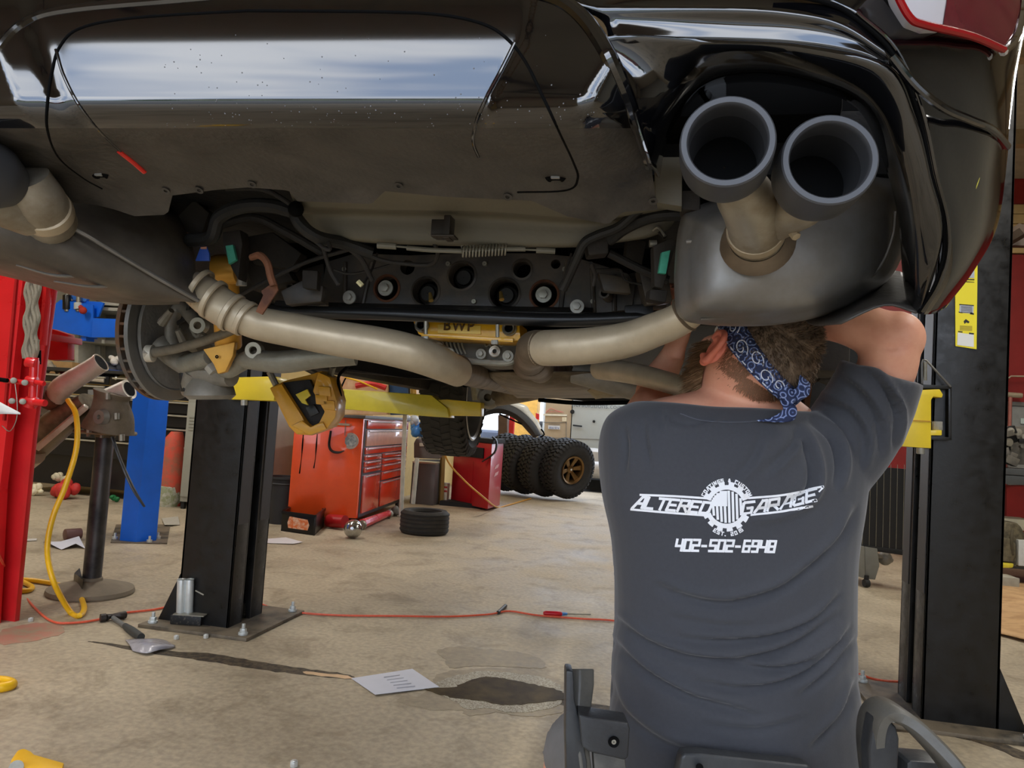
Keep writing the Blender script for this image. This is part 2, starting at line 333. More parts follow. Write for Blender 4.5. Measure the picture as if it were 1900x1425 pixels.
sur = MB().patch([[PY(*p) for p in r] for r in rows], 7, 5).build('exhaust_surround', m_blk, bum, ang=50, solid=.003)
rows = [
 [(1130, 72, -.957), (1345, 76, -.950), (1496, 84, -.948), (1600, 102, -.942), (1652, 126, -.934)],
 [(1118, 40, -.955), (1345, 42, -.952), (1480, 50, -.950), (1580, 72, -.944), (1655, 117, -.934)],
 [(1080, 18, -.958), (1345, 18, -.960), (1470, 26, -.958), (1560, 48, -.953), (1650, 104, -.94)],
 [(1040, -5, -.955), (1345, 6, -.953), (1490, 14, -.95), (1580, 36, -.946), (1652, 94, -.936)],
 [(1000, -80, -.94), (1345, -80, -.93), (1500, -70, -.93), (1600, -30, -.93), (1660, 60, -.925)]]
MB().patch([[PY(*p) for p in r] for r in rows], 8, 5).build('bumper_step', m_blk, bum, ang=50, solid=.003)
# quarter section to the right, seam and lower tuck
rows = [
 [(1530, 3, -.948), (1590, 32, -.944), (1656, 96, -.936), (1702, 208, -.905), (1728, 325, -.865), (1750, 432, -.817), (1742, 520, -.775), (1712, 582, -.74)],
 [(1600, -30, -.935), (1660, 20, -.93), (1712, 110, -.918), (1748, 225, -.885), (1768, 335, -.84), (1782, 425, -.80), (1766, 510, -.765), (1722, 582, -.73)],
 [(1680, -60, -.915), (1735, 10, -.905), (1790, 120, -.885), (1812, 240, -.85), (1820, 340, -.79), (1815, 430, -.75), (1786, 505, -.73), (1734, 580, -.705)],
 [(1790, -80, -.86), (1830, 10, -.855), (1846, 120, -.835), (1850, 235, -.80), (1850, 320, -.72), (1834, 425, -.69), (1798, 502, -.68), (1745, 574, -.67)],
 [(1915, -90, -.72), (1903, 20, -.72), (1882, 130, -.71), (1869, 235, -.70), (1866, 300, -.62), (1848, 420, -.60), (1806, 500, -.60), (1755, 566, -.60)],
 [(1960, -90, -.5), (1905, 25, -.5), (1884, 135, -.5), (1870, 238, -.5), (1862, 300, -.45), (1842, 415, -.45), (1800, 495, -.45), (1745, 556, -.45)]]
qp = MB().patch([[PY(*p) for p in r] for r in rows], 8, 6).build('quarter_panel', m_blk, car, ang=60, solid=.003)
ridge('panel_seam', [(1440, -14, -.956), (1532, 4, -.950), (1588, 33, -.946), (1655, 97, -.938), (1703, 210, -.908), (1728, 327, -.868), (1749, 405, -.83), (1752, 470, -.80), (1735, 530, -.773), (1706, 580, -.743)], .0028, m_seam, qp)
ridge('seam_edge', [(1590, 22, -.950), (1664, 92, -.941), (1712, 206, -.91), (1738, 325, -.87), (1758, 405, -.834), (1760, 470, -.805), (1742, 530, -.78), (1712, 578, -.75)], .0022, m_blk, qp)
ridge('body_crease', [(1655, 105, -.95), (1700, 160, -.94), (1750, 200, -.925), (1800, 222, -.895), (1840, 240, -.84), (1869, 272, -.72)], .0045, m_blk, qp)
ridge('paint_scratch', [(1820, 318, -.80), (1812, 345, -.80), (1800, 372, -.79)], .0008, M('yellow_scratch', (200, 190, 70), .6), qp)
# dusty lower third of the surround, toward the wheel arch
rows = [[(1560, 600, -.70), (1640, 566, -.72), (1700, 580, -.742)], [(1500, 600, -.5), (1640, 545, -.60), (1755, 566, -.60)], [(1480, 560, -.35), (1640, 500, -.4), (1745, 556, -.45)]]
MB().patch([[PY(*p) for p in r] for r in rows], 4, 4).build('lower_valance', m_und, car, solid=.003)
# tail lamp
m_red = M('red_lens', (98, 34, 40), .14, var=.15, scale=60, ior=1.8); m_lens = M('clear_lens', (206, 202, 206), .12, rgb2=(150, 110, 166), scale=16, thr=(.55, .64), ior=1.6)
red = [(1772, -70), (1762, -30), (1750, 46), (1800, 62), (1862, 88), (1880, 66), (1893, 20), (1898, -70)]
whi = [(1650, -70), (1664, -20), (1690, 28), (1718, 43), (1750, 46), (1762, -30), (1772, -70)]
def ylamp(p): return pl([(1640, -.95), (1700, -.93), (1790, -.885), (1850, -.845), (1880, -.80), (1900, -.755)], p[0])
tl = MB(); tl.prism([PY(p[0], p[1], ylamp(p)-.022) for p in red], (-.0, .03, 0)); tl = tl.build('tail_light', m_red, car, bev=.003)
MB().prism([PY(p[0], p[1], ylamp(p)-.022) for p in whi], (0, .03, 0)).build('reverse_lens', m_lens, tl, bev=.003)
MB().tube([PY(p[0], p[1], ylamp(p)-.02) for p in [(1648, -60), (1662, -16), (1688, 32), (1716, 46), (1800, 66), (1862, 92)]], .004, 8, 5).build('lens_border', M('red_border', (150, 18, 22), .2), tl)
MB().tube([PY(p[0], p[1], ylamp(p)-.018) for p in [(1862, 96), (1884, 72), (1896, 22), (1902, -60)]], .005, 8, 5).build('chrome_strip', M('chrome', (200, 200, 205), .08, 1), tl)
# body floor, dark wheel houses, beige boot-floor beam
m_dark = M('undercoat', (20, 19, 18), .75, var=.3, scale=20, bump=.2, bscale=60)
m_dark2 = M('undercoat_brown', (46, 40, 33), .75, var=.3, scale=14, bump=.2, bscale=50)
MB().box((0, 1.6, 1.62), (1.86, 4.4, .1)).build('body_floor', m_dark, car, bev=.01)
MB().box((0, -.52, 1.66), (1.5, .36, .08)).box((.68, -.30, 1.76), (.72, .04, .30)).build('dark_cavity_back', m_seam, car, bev=.01)  # black backing panels, stand in for the unlit depth above the tips
for s in (-1, 1): MB().box((s*.9, 1.6, 1.42), (.1, 3.0, .16)).build('sill', m_dark2, car, bev=.02)
for s in (-1, 1): MB().patch([[V((s*.52, -.35+.0, 1.6)), V((s*.60, -.1, 1.66)), V((s*.60, .3, 1.66)), V((s*.52, .5, 1.5))], [V((s*.9, -.42, 1.6)), V((s*.92, -.1, 1.76)), V((s*.92, .3, 1.76)), V((s*.9, .52, 1.5))]], 5, 2).build('wheel_house', m_dark, car, solid=.01)
m_beam = M('primer_beige', (104, 98, 82), .55, var=.10, scale=4, bump=.06, bscale=120, sc3=(1, 3, 8))
rows = [[(530, 330, -.62), (700, 338, -.62), (900, 345, -.62), (1100, 352, -.62), (1262, 330, -.62)],
 [(545, 372, -.56), (700, 382, -.56), (900, 386, -.56), (1100, 398, -.56), (1262, 375, -.56)],
 [(556, 383, -.545), (700, 388, -.545), (900, 392, -.545), (1100, 404, -.545), (1262, 382, -.545)],
 [(560, 395, -.50), (700, 398, -.50), (900, 402, -.50), (1100, 412, -.5), (1262, 390, -.5)],
 [(585, 425, -.49), (700, 434, -.49), (900, 438, -.49), (1085, 442, -.49), (1240, 425, -.49)],
 [(620, 440, -.475), (700, 449, -.475), (900, 455, -.475), (1070, 456, -.475), (1200, 440, -.475)],
 [(625, 440, -.40), (700, 447, -.40), (900, 453, -.40), (1068, 454, -.40), (1200, 440, -.4)]]
MB().patch([[PY(*p) for p in r] for r in rows], 5, 5).build('rear_crossbeam', m_beam, car, ang=50, solid=.004)
MB().box(PY(818, 425, -.53), (.03, .02, .03)).box(PY(833, 424, -.535), (.012, .03, .04)).box(PY(826, 440, -.54), (.04, .03, .004)).build('hook_bracket', M('dark_steel', (66, 60, 54), .45, .6), car, bev=.002)
# parking brake cable with equaliser spring
m_zinc = M('zinc', (150, 146, 132), .4, .6, var=.15, scale=40); m_cab = M('cable_sleeve', (118, 114, 100), .5, var=.15)
cabl = MB().tp([(700, 455, 1.36), (735, 457, 1.36)], 6, 10, 1).tp([(735, 457, 1.36), (760, 459, 1.36)], 2, 8, 1).tp([(755, 460, 1.355), (800, 464, 1.35), (858, 466, 1.34)], 4.5, 10, 3).tp([(938, 462, 1.33), (975, 462, 1.33)], 4.5, 10, 1).tp([(975, 463, 1.33), (1000, 464, 1.33)], 2, 8, 1).tp([(995, 464, 1.33), (1030, 466, 1.33)], 5.5, 10, 1).tp([(858, 466, 1.34), (938, 462, 1.33)], 2, 8, 1).build('brake_cable', m_cab, car)
h = []
for i in range(14*16+1):
    u = i/(14*16); a = u*14*2*PI; c = PD(lerp(856, 940, u), lerp(467, 463, u), 1.335); h.append(c+UP*(math.cos(a)*.0095)+FW*(math.sin(a)*.0095))
MB().tube(h, .0016, 6, 1).build('spring', m_zinc, cabl)

# the left half of the bumper, outside the frame, mirrors the right
def mirrored(src, name, par, c=.035):
    o = src.copy(); o.data = src.data.copy(); o.name = name; C.objects.link(o)
    for v in o.data.vertices: v.co.x = 2*c-v.co.x
    o.data.flip_normals(); o.parent = par; return o
for s_ in (sur, bpy.data.objects['bumper_step']): mirrored(s_, s_.name, bum)
qm = mirrored(qp, 'quarter_panel', car)
for s_ in list(qp.children): mirrored(s_, s_.name.split('.')[0], qm)
mirrored(bpy.data.objects['lower_valance'], 'lower_valance', car)
tm = mirrored(tl, 'tail_light', car)
for s_ in list(tl.children): mirrored(s_, s_.name.split('.')[0], tm)
# dried water spots and grit on the paint
rr = random.Random(12); dm = MB()
for k in range(260):
    px = rr.uniform(300, 1110); py = rr.gauss(225, 26) if k % 3 else rr.uniform(60, 300)
    if py < 30 or py > 330: continue
    c = PY(px, py, yfin(px, py)-.0016); r_ = rr.uniform(.0004, .0011); dm.lathe([(r_, .0003), (r_*.7, -.0004), (.0001, -.0006)], c, (0, 1, 0), 7)
dm = dm.build('water_spots', M('dry_spot', (120, 120, 122), .5), bum); dm['kind'] = 'stuff'
# ---------------------------------------------------------------- exhaust: tips, mufflers, pipes
m_tip = M('black_chrome', (74, 75, 78), .45, .25, var=.04, scale=8); m_tipin = M('tip_inner_shade', (44, 44, 46), .7, .1, var=.06, scale=8)  # inside of the tips darkened in colour to stand for shade
m_muf = M('muffler_steel', (142, 141, 139), .42, .5, rgb2=(116, 109, 98), scale=7, rvar=.1, thr=(.35, .7), bump=.05, bscale=30)
m_muf2 = M('muffler_brown', (116, 108, 96), .5, .4, rgb2=(78, 72, 66), scale=6, rvar=.1, thr=(.3, .7), bump=.08, bscale=30)
m_pipe = M('exhaust_pipe_steel', (196, 180, 152), .42, .3, rgb2=(158, 142, 116), scale=7, rvar=.1, thr=(.35, .75), bump=.05, bscale=50, detail=9)
m_pipe2 = M('exhaust_brown', (120, 104, 84), .55, .4, rgb2=(82, 68, 52), scale=8, rvar=.1, thr=(.35, .7), bump=.1, bscale=40)
m_neck = M('neck_steel', (164, 156, 140), .42, .4, rgb2=(128, 114, 92), scale=14, thr=(.4, .7), rvar=.1)
m_rust = M('rust', (118, 74, 48), .8, .1, rgb2=(84, 50, 34), scale=18, bump=.2, bscale=80)
def tip(px, py, d, ax, par):
    c = PD(px, py, d); a = MB()
    o = a.lathe([(.0400, .030), (.0402, .006), (.0410, .001), (.0425, -.0008), (.0480, -.0008), (.0496, .001), (.0503, .008), (.0503, .040), (.0495, .056), (.046, .068), (.040, .080), (.034, .092)], c, ax, 56).build('exhaust_tip', m_tip, par)
    MB().lathe([(.0403, .010), (.0402, .03), (.0395, .055), (.036, .082)], c, ax, 48).build('inner_tube', m_tipin, o)
    MB().lathe([(.037, .080), (.001, .081)], c, ax, 40).build('tip_depth_black', m_seam, o); return o  # black end disc, painted shade at the bottom of the tip
mr = MB()
out = [(1282, 388), (1400, 350), (1560, 318), (1676, 330), (1692, 390), (1682, 450), (1654, 512), (1606, 552), (1540, 582), (1470, 598), (1400, 605), (1310, 602), (1262, 588), (1252, 540), (1254, 470), (1262, 415)]
out = [V((a, b, 0)) for a, b in out]; cc = V((1455, 480, 0)); R = []
def mring(s, d, dx=0, dy=0):
    q = []
    for p in cspline(out, 4):
        e = cc+(p-cc)*s+V((dx, dy, 0)); q.append(PD(e.x, e.y, d(e) if callable(d) else d))
    return q
for s, d in ((.80, 1.46), (.95, 1.40), (1.0, 1.26), (1.005, 1.18), (.985, 1.135), (.955, 1.118), (.90, 1.105), (.86, 1.09), (.80, 1.065), (.70, 1.045), (.5, 1.03), (.25, 1.022), (.04, 1.02)): R.append(mring(s, d))
rm = mr.rings(R).build('muffler', m_muf, car, ang=60)
fl = [V((1286, 402, 0)), V((1268, 446, 0)), V((1254, 470, 0))]
MB().tp([(1662, 392, 1.075), (1656, 440, 1.08), (1632, 496, 1.085), (1588, 530, 1.09), (1520, 556, 1.09), (1440, 572, 1.085), (1350, 578, 1.09), (1290, 566, 1.11)], 4, 8, 6).build('seam_bead', m_muf2, rm)
MB().tp([(1275, 448, 1.10), (1330, 444, 1.075), (1352, 432, 1.06)], [5, 5, 3], 8, 5).build('seam_bead', m_muf, rm)
for q in ((1300, 592, 1400, 588, 1500, 574), (1340, 578, 1420, 574, 1480, 562)): MB().tp([(q[0], q[1], 1.112), (q[2], q[3], 1.104), (q[4], q[5], 1.10)], 5, 8, 6, flat=.4).build('stamped_rib', m_muf, rm)
tip(1350, 262, .800, (.03, 1, 0), rm); tip(1540, 296, .800, (-.06, 1, -.03), rm)
yp = MB().tp([(1362, 334, .892), (1378, 358, .915), (1394, 388, .945), (1403, 425, .985), (1405, 462, 1.06)], [40, 50, 52, 50, 50], 28, 6).tp([(1512, 362, .893), (1490, 376, .912), (1456, 392, .95), (1425, 412, .985), (1410, 440, 1.04)], [38, 46, 46, 44, 40], 24, 6).build('tail_pipe', m_neck, rm)
c = PD(1403, 428, .992); ax = (PD(1405, 470, 1.06)-PD(1398, 395, .95)).normalized()
MB().lathe([(.0355, -.008), (.0375, -.007), (.0382, 0), (.0375, .007), (.0355, .008)], c, ax, 32).build('band_clamp', m_pipe, rm)
MB().lathe([(.0365, .018), (.045, .026), (.05, .034), (.036, .035)], c, ax, 32).build('pipe_flange', m_pipe2, rm)
MB().tp([(1462, 418, .955), (1478, 432, .95)], 13, 6, 1).tp([(1466, 424, .945), (1478, 440, .935)], 9, 6, 1).build('clamp_bolt', m_pipe, rm, bev=.0008)
MB().prism([PY(1292, 136, -.70), PY(1350, 136, -.70), PY(1350, 214, -.70), PY(1298, 214, -.70)], (0, .03, 0)).build('hanger_bracket', M('grey_plastic', (40, 42, 44), .6), car, bev=.002)
MB().prism([PY(1228, 290, -.66), PY(1266, 290, -.66), PY(1266, 384, -.66), PY(1216, 376, -.66), PY(1214, 320, -.66)], (0, .03, 0)).build('body_bracket', m_beam, car, bev=.004)
MB().prism([PY(1262, 352, -.64), PY(1300, 352, -.64), PY(1300, 392, -.64), PY(1262, 388, -.64)], (0, .05, 0)).build('rubber_hanger', m_dark2, car, bev=.006)
# left muffler: lengthwise box seen from the side, seam flange along its corner
S = [[(-150, 250, 1.3), (-160, 280, 1.2), (-170, 300, 1.15), (-150, 400, 1.15), (-120, 470, 1.25), (-100, 480, 1.5), (-100, 300, 1.5)],
 [(-20, 330, 1.33), (-30, 345, 1.24), (-40, 355, 1.19), (-40, 430, 1.18), (-20, 486, 1.27), (0, 500, 1.5), (10, 340, 1.52)],
 [(130, 352, 1.36), (120, 382, 1.28), (110, 410, 1.23), (70, 462, 1.21), (60, 506, 1.3), (80, 520, 1.5), (140, 380, 1.55)],
 [(240, 372, 1.42), (215, 415, 1.32), (200, 462, 1.28), (165, 505, 1.26), (152, 532, 1.35), (170, 545, 1.55), (250, 392, 1.6)],
 [(318, 402, 1.46), (305, 455, 1.37), (285, 512, 1.335), (245, 540, 1.33), (238, 553, 1.4), (250, 555, 1.6), (330, 420, 1.65)],
 [(352, 452, 1.49), (350, 500, 1.43), (348, 548, 1.385), (318, 556, 1.385), (300, 560, 1.45), (310, 558, 1.6), (350, 460, 1.65)],
 [(362, 476, 1.5), (364, 515, 1.45), (366, 558, 1.40), (345, 560, 1.41), (335, 559, 1.46), (335, 558, 1.6), (358, 480, 1.65)]]
rs = [cspline([PD(*p) for p in s], 4) for s in S]; cols = [spline([r[k] for r in rs], 5) for k in range(len(rs[0]))]
lm = MB().rings([[c[i] for c in cols] for i in range(len(cols[0]))]).build('muffler', m_muf2, car, ang=60)
MB().tp([(106, 408, 1.222), (160, 437, 1.245), (200, 461, 1.27), (285, 511, 1.325), (348, 547, 1.378), (368, 558, 1.395)], 4, 8, 5).build('seam_bead', m_muf, lm)
for k, q in enumerate((((20, 470), (90, 492), (170, 486), (215, 470)), ((30, 492), (110, 512), (200, 505), (250, 488)), ((100, 522), (180, 532), (255, 520), (290, 505)))):
    MB().tp([(a, b, 1.215+.0005*max(0, a)) for a, b in q], [3, 6, 6, 3], 8, 6, flat=.5).build('stamped_rib', m_muf, lm)
for x in (190, 235, 275, 310): MB().tp([(x+6, 395+(x-190)*.5, 1.34+(x-190)*.0006), (x+3, 420+(x-190)*.5, 1.315+(x-190)*.0007), (x+2, 448+(x-190)*.55, 1.31+(x-190)*.0007)], [2, 4, 2], 8, 5, flat=.5).build('stamped_rib', m_muf2, lm)
MB().tp([(45, 330, 1.12), (70, 372, 1.15), (95, 412, 1.22)], [44, 48, 44], 24, 5).tp([(-60, 330, 1.08), (0, 372, 1.12), (60, 400, 1.17)], [60, 46, 40], 24, 5).build('tail_pipe', m_neck, lm)
c = PD(84, 392, 1.175); ax = (PD(110, 430, 1.25)-PD(60, 350, 1.13)).normalized(); MB().lathe([(.036, -.012), (.0395, -.010), (.0405, 0), (.0395, .01), (.036, .012)], c, ax, 32).build('band_clamp', m_pipe, lm)
tip(-92, 296, 1.02, (.05, 1, -.05), lm)
# pipes from the mufflers to the middle
pp = MB().tp([(345, 522, 1.50), (378, 545, 1.45), (412, 570, 1.43), (455, 592, 1.42)], [26, 34, 35, 34], 28, 6).build('exhaust_pipe', m_pipe, car)
MB().tp([(440, 585, 1.415), (480, 600, 1.43), (540, 612, 1.45), (620, 627, 1.47), (700, 640, 1.48), (765, 655, 1.49), (820, 676, 1.53), (850, 690, 1.6)], [30, 31, 32, 33, 34, 34, 31, 28], 28, 6).build('bend', m_pipe, pp)
for x, y, d, r in ((372, 534, 1.432, 35), (396, 556, 1.422, 37), (430, 580, 1.415, 36), (455, 591, 1.415, 33)):
    c = PD(x, y, d); MB().lathe([(r*d/F-.001, -.006), (r*d/F+.0018, -.004), (r*d/F+.0018, .004), (r*d/F-.001, .006)], c, (PD(x+30, y+18, d)-c).normalized(), 28).build('pipe_collar', m_pipe, pp)
MB().lathe([(.034, -.0015), (.0352, 0), (.034, .0015)], PD(765, 655, 1.49), (PD(800, 668, 1.51)-PD(740, 649, 1.485)).normalized(), 28).build('weld_bead', m_pipe2, pp)
MB().tp([(466, 478, 1.36), (482, 474, 1.35), (496, 488, 1.34), (502, 512, 1.34), (508, 530, 1.34)], [6, 7, 7, 7, 7], 8, 4).build('pipe_hanger', m_rust, car)
MB().prism([PD(512, 522, 1.35), PD(516, 538, 1.35), PD(486, 584, 1.35), (PD(474, 578, 1.35)), PD(488, 548, 1.35), PD(484, 540, 1.35), PD(498, 530, 1.35)], FW*.006).build('hanger_strap', m_rust, car, bev=.001)
p2 = MB().tp([(1300, 560, 1.2), (1262, 592, 1.22), (1215, 612, 1.25), (1165, 630, 1.28), (1100, 641, 1.31), (1040, 645, 1.34), (1000, 646, 1.37)], [30, 31, 32, 33, 34, 34, 33], 28, 6).build('exhaust_pipe', m_pipe, car)
MB().tp([(1010, 646, 1.36), (992, 646, 1.39), (988, 652, 1.45), (985, 662, 1.55), (980, 676, 1.75)], [34, 33, 31, 30, 29], 28, 6).build('elbow', m_pipe2, p2)
MB().lathe([(.028, -.003), (.031, 0), (.028, .003)], PD(1270, 584, 1.215), (PD(1300, 560, 1.2)-PD(1240, 602, 1.235)).normalized(), 28).build('weld_bead', m_pipe2, p2)
MB().tp([(1112, 684, 1.75), (1180, 694, 1.62), (1262, 716, 1.5), (1330, 735, 1.42)], [20, 20, 20, 20], 20, 4).build('track_rod', m_pipe, car)
# centre: twin pipes running forward, heat shields
MB().tp([(838, 682, 1.58), (880, 692, 1.9), (920, 700, 2.4), (960, 712, 3.0), (1000, 722, 3.8)], [27, 27, 26, 22, 18], 20, 5).build('front_pipe', m_pipe2, car)
MB().tp([(985, 668, 1.62), (1010, 685, 1.95), (1040, 698, 2.4), (1060, 710, 3.0), (1080, 722, 3.8)], [30, 30, 28, 24, 18], 20, 5).build('front_pipe', m_pipe2, car)
m_sh = M('heat_shield', (128, 114, 92), .5, .55, rgb2=(92, 80, 62), scale=9, bump=.25, bscale=24)
MB().patch([[PD(*p) for p in r] for r in ([(900, 690, 1.9), (980, 690, 1.8), (1080, 690, 1.8), (1180, 694, 1.8)], [(925, 712, 2.0), (1000, 722, 1.95), (1090, 724, 1.95), (1190, 722, 1.95)], [(960, 738, 2.6), (1040, 738, 2.5), (1120, 738, 2.5), (1200, 738, 2.5)])], 6, 5).build('heat_shield', m_sh, car, solid=.003)
for a in ((1090, 725, 1115, 712, 1165, 716, 1180, 730, 1105, 740),): MB().patch([[PD(a[0], a[1], 1.85), PD(a[2], a[3], 1.8), PD(a[4], a[5], 1.8)], [PD(a[8], a[9], 1.9), PD(1140, 735, 1.85), PD(a[6], a[7], 1.85)]], 5, 3).build('shield_flap', M('shield_flap', (150, 134, 100), .45, .5, bump=.2), car, solid=.002)
for x, y in ((985, 700), (1055, 706)): MB().lathe([(.034, -.01), (.040, -.006), (.040, .006), (.034, .01)], PD(x, y, 2.3), (.2, 1, -.05), 24).build('pipe_collar', m_sh, car)
# tunnel side panels and floor ahead
MB().prism([PD(640, 690, 2.4), PD(760, 702, 2.4), PD(900, 712, 2.6), PD(900, 690, 2.6), PD(640, 660, 2.4)], FW*.3).build('floor_panel', m_dark2, car, bev=.01)
MB().prism([PD(930, 728, 3.0), PD(1100, 746, 3.0), PD(1250, 752, 3.0), PD(1250, 700, 3.0), PD(930, 690, 3.0)], FW*.5).build('floor_panel', m_dark, car, bev=.01)
MB().tp([(1000, 742, 2.9), (1080, 748, 2.8), (1200, 746, 2.6)], 4, 8, 3).tp([(1010, 734, 2.85), (1100, 738, 2.7)], 3, 8, 1).build('brake_line', m_seam, car)
# ---------------------------------------------------------------- rear subframe
m_sub = M('subframe_black', (62, 57, 52), .45, rgb2=(98, 86, 70), scale=9, rvar=.12, thr=(.45, .75), bump=.06, bscale=60)
ys = -.22
outl = [(606, 486), (660, 470), (760, 474), (860, 470), (1000, 470), (1060, 476), (1110, 490), (1165, 508), (1178, 530), (1172, 574), (1100, 582), (1000, 584), (860, 580), (720, 576), (640, 572), (606, 566), (598, 530)]
holes = [(718, 535, 23), (790, 541, 25), (857, 512, 25), (936, 545, 27), (969, 500, 16), (1010, 547, 24), (756, 496, 14), (1031, 490, 9)]
sf = plate([PY(x, y, ys) for x, y in outl], [circ(x, y, ys, r, 22) for x, y, r in holes], (0, .035, 0), 'subframe', m_sub, car)
MB().box((.06, -.12, 1.47), (.9, .01, .22)).build('subframe_back', m_seam, sf)
m_bolt = M('bolt_zinc', (176, 174, 164), .42, .35, var=.1, scale=80)
for x, y, r in holes[:6]: MB().lathe([((r+4)*1.56/F, .004), ((r+5)*1.56/F, -.002), ((r+1)*1.56/F, -.004), (r*1.56/F, .004)], PY(x, y, ys), (0, 1, 0), 30).build('hole_rim', m_rust if r in (23, 24) else m_sub, sf)
def bolt(px, py, y, r, par, mat=None, tilt=(0, -1, 0)):
    c = PY(px, py, y); d = pj(c)[2]; R = r*d/F
    o = MB().lathe([(R*.98, 0), (R, .002), (R*.96, .004), (.0001, .0045)], c, tilt, 24, cap=True).build('washer', mat or m_bolt, par)
    a, b, n = basis(tilt); MB().prism([c+n*.004+(a*math.cos(k*PI/3)+b*math.sin(k*PI/3))*R*.56 for k in range(6)], n*.009).build('bolt_head', mat or m_bolt, o if par.parent is None else par, bev=.0008)
    return o
bolt(716, 535, ys+.0, 15, sf); bolt(1009, 547, ys+.0, 15.5, sf); bolt(649, 552, ys-.03, 13, sf); bolt(1071, 569, ys-.03, 13.5, sf)
for x, y in ((790, 541), (857, 512), (936, 545)):
    MB().lathe([(.001, .0), (.016, .0), (.018, .01), (.023, .012), (.024, .05)], PY(x+3, y+3, ys+.03), (0, 1, 0), 20).build('inner_boss', M('boss_metal', (52, 50, 48), .45, .4), sf)
for x, y in ((800, 558), (931, 556)): MB().tp([(x, y, 1.52), (x-2, y-14, 1.53)], [5, 3], 8, 1).build('valve_nipple', M('brass', (190, 160, 90), .3, .8), sf)
for x, y, r in ((552, 538, 9), (1126, 549, 10), (1152, 525, 10)):
    MB().lathe([(r*.6*1.5/F, .006), (r*.65*1.5/F, -.03), (r*1.5/F, -.03), (r*1.5/F, .05)], PY(x, y, ys-.02), (.1, 1, 0), 20).build('tube_stub', m_sub, sf)
for q in ([(600, 488), (560, 500), (520, 520), (505, 560), (560, 572), (606, 566)], [(1165, 508), (1195, 500), (1240, 530), (1236, 572), (1172, 578)]):
    MB().prism([PY(x, y, ys+.01) for x, y in q], (0, .05, 0)).build('subframe_arm', m_sub, sf, bev=.004)
for q in (((640, 486), (640, 568)), ((690, 486), (672, 570)), ((1052, 482), (1040, 575)), ((1098, 492), (1102, 580)), ((1140, 510), (1140, 578))):
    MB().tube([PY(q[0][0], q[0][1], ys-.002), PY(q[1][0], q[1][1], ys-.002)], .005, 8, 1).build('stamped_rib', m_sub, sf)
MB().patch([[PY(x, y, z) for x, y, z in r] for r in ([(610, 562, -.225), (860, 568, -.225), (1100, 572, -.225)], [(610, 572, -.25), (860, 576, -.25), (1100, 580, -.25)], [(612, 578, -.25), (860, 582, -.25), (1098, 584, -.25)])], 6, 4).build('bottom_flange', M('scuffed_black', (40, 39, 37), .4, rgb2=(120, 116, 106), scale=14, thr=(.58, .8)), sf, solid=.003)
m_bar = M('bar_black', (30, 30, 30), .32, var=.2, scale=20, bump=.03)
ab = MB().tube([PY(498, 574, -.30), PY(560, 579, -.30), PY(700, 582, -.30), PY(860, 588, -.30), PY(1040, 594, -.30), PY(1180, 590, -.30), PY(1260, 588, -.28)], .0135, 18, 4).build('anti_roll_bar', m_bar, car)
MB().prism([PY(1158, 566, -.31), PY(1212, 562, -.31), PY(1216, 606, -.31), (PY(1160, 610, -.31))], (0, .04, 0)).build('bar_clamp', m_bar, ab, bev=.005)
MB().prism([PY(510, 556, -.31), PY(556, 560, -.31), PY(558, 590, -.31), (PY(500, 588, -.31))], (0, .04, 0)).build('bar_clamp', m_bar, ab, bev=.005)
# ---------------------------------------------------------------- differential and its yellow brace
m_alu = M('cast_aluminium', (150, 148, 136), .5, .45, var=.12, scale=30, bump=.15, bscale=120); m_alud = M('cast_aluminium_dark', (96, 92, 82), .6, .3, var=.15, scale=30)
yd = -.16
df = MB(); df.prism([PY(*p, yd) for p in ((774, 612), (790, 640), (812, 655), (846, 668), (900, 673), (948, 674), (964, 660), (972, 634), (968, 610))], (0, .28, 0)); df = df.build('differential', m_alud, car, bev=.008)
for i in range(10):
    x = 820+i*7 if i < 6 else 898+(i-6)*9
    MB().tube([PY(x, 626, yd-.006), PY(x+3, 642, yd-.009), PY(x+9, 657 if i < 6 else 640, yd-.006)], .0022, 6, 3).build('cooling_fin', m_alu, df)
MB().tube([PY(*p, yd-.004) for p in ((812, 660), (846, 667), (905, 672), (945, 672), (964, 655), (970, 632))], .0075, 10, 4).build('cover_flange', m_alu, df)
for x, y, r in ((815, 645, 10), (834, 656, 11), (893, 657, 10), (943, 661, 11)): bolt(x, y, yd-.012, r, df, m_alu)
MB().tube([PY(815, 645, yd-.008), PY(834, 656, yd-.008)], .012, 14, 1).build('bolt_boss', m_alu, df)
c = PY(918, 652, yd-.012); MB().lathe([(.0045, .004), (.005, -.003), (.0085, -.004), (.0095, -.001), (.0125, -.002), (.0128, .008)], c, (0, 1, 0), 28).build('fill_plug', M('plug', (196, 194, 186), .3, .7), df)
m_br = M('yellow_powdercoat', (238, 178, 24), .3, var=.04, coat=.5)
yb = -.24
bd = MB().prism([PY(*p, yb) for p in ((766, 596), (964, 600), (966, 632), (936, 634), (800, 626), (776, 620))], (0, .09, 0)).build('differential_brace', m_br, car, bev=.003)
MB().prism([PY(*p, yb-.012) for p in ((780, 618), (952, 627), (952, 635), (782, 625))], (0, .012, 0)).build('brace_flange', m_br, bd, bev=.001)
MB().prism([PY(*p, yb-.003) for p in ((812, 602), (892, 604), (892, 620), (812, 618))], (0, .004, 0)).build('raised_panel', M('yellow_light', (246, 205, 90), .35), bd, bev=.001)
for x, y in ((781, 603), (944, 609)):
    c = PY(x, y, yb-.01); MB().lathe([(.0085, .012), (.009, -.003), (.0125, -.005), (.0138, .003), (.0155, .004), (.0155, .03)], c, (0, 1, 0), 28).build('brace_bushing', m_zinc, bd)
    MB().lathe([(.001, .004), (.0088, .004)], c, (0, 1, 0), 20).build('bushing_core', m_seam, bd)
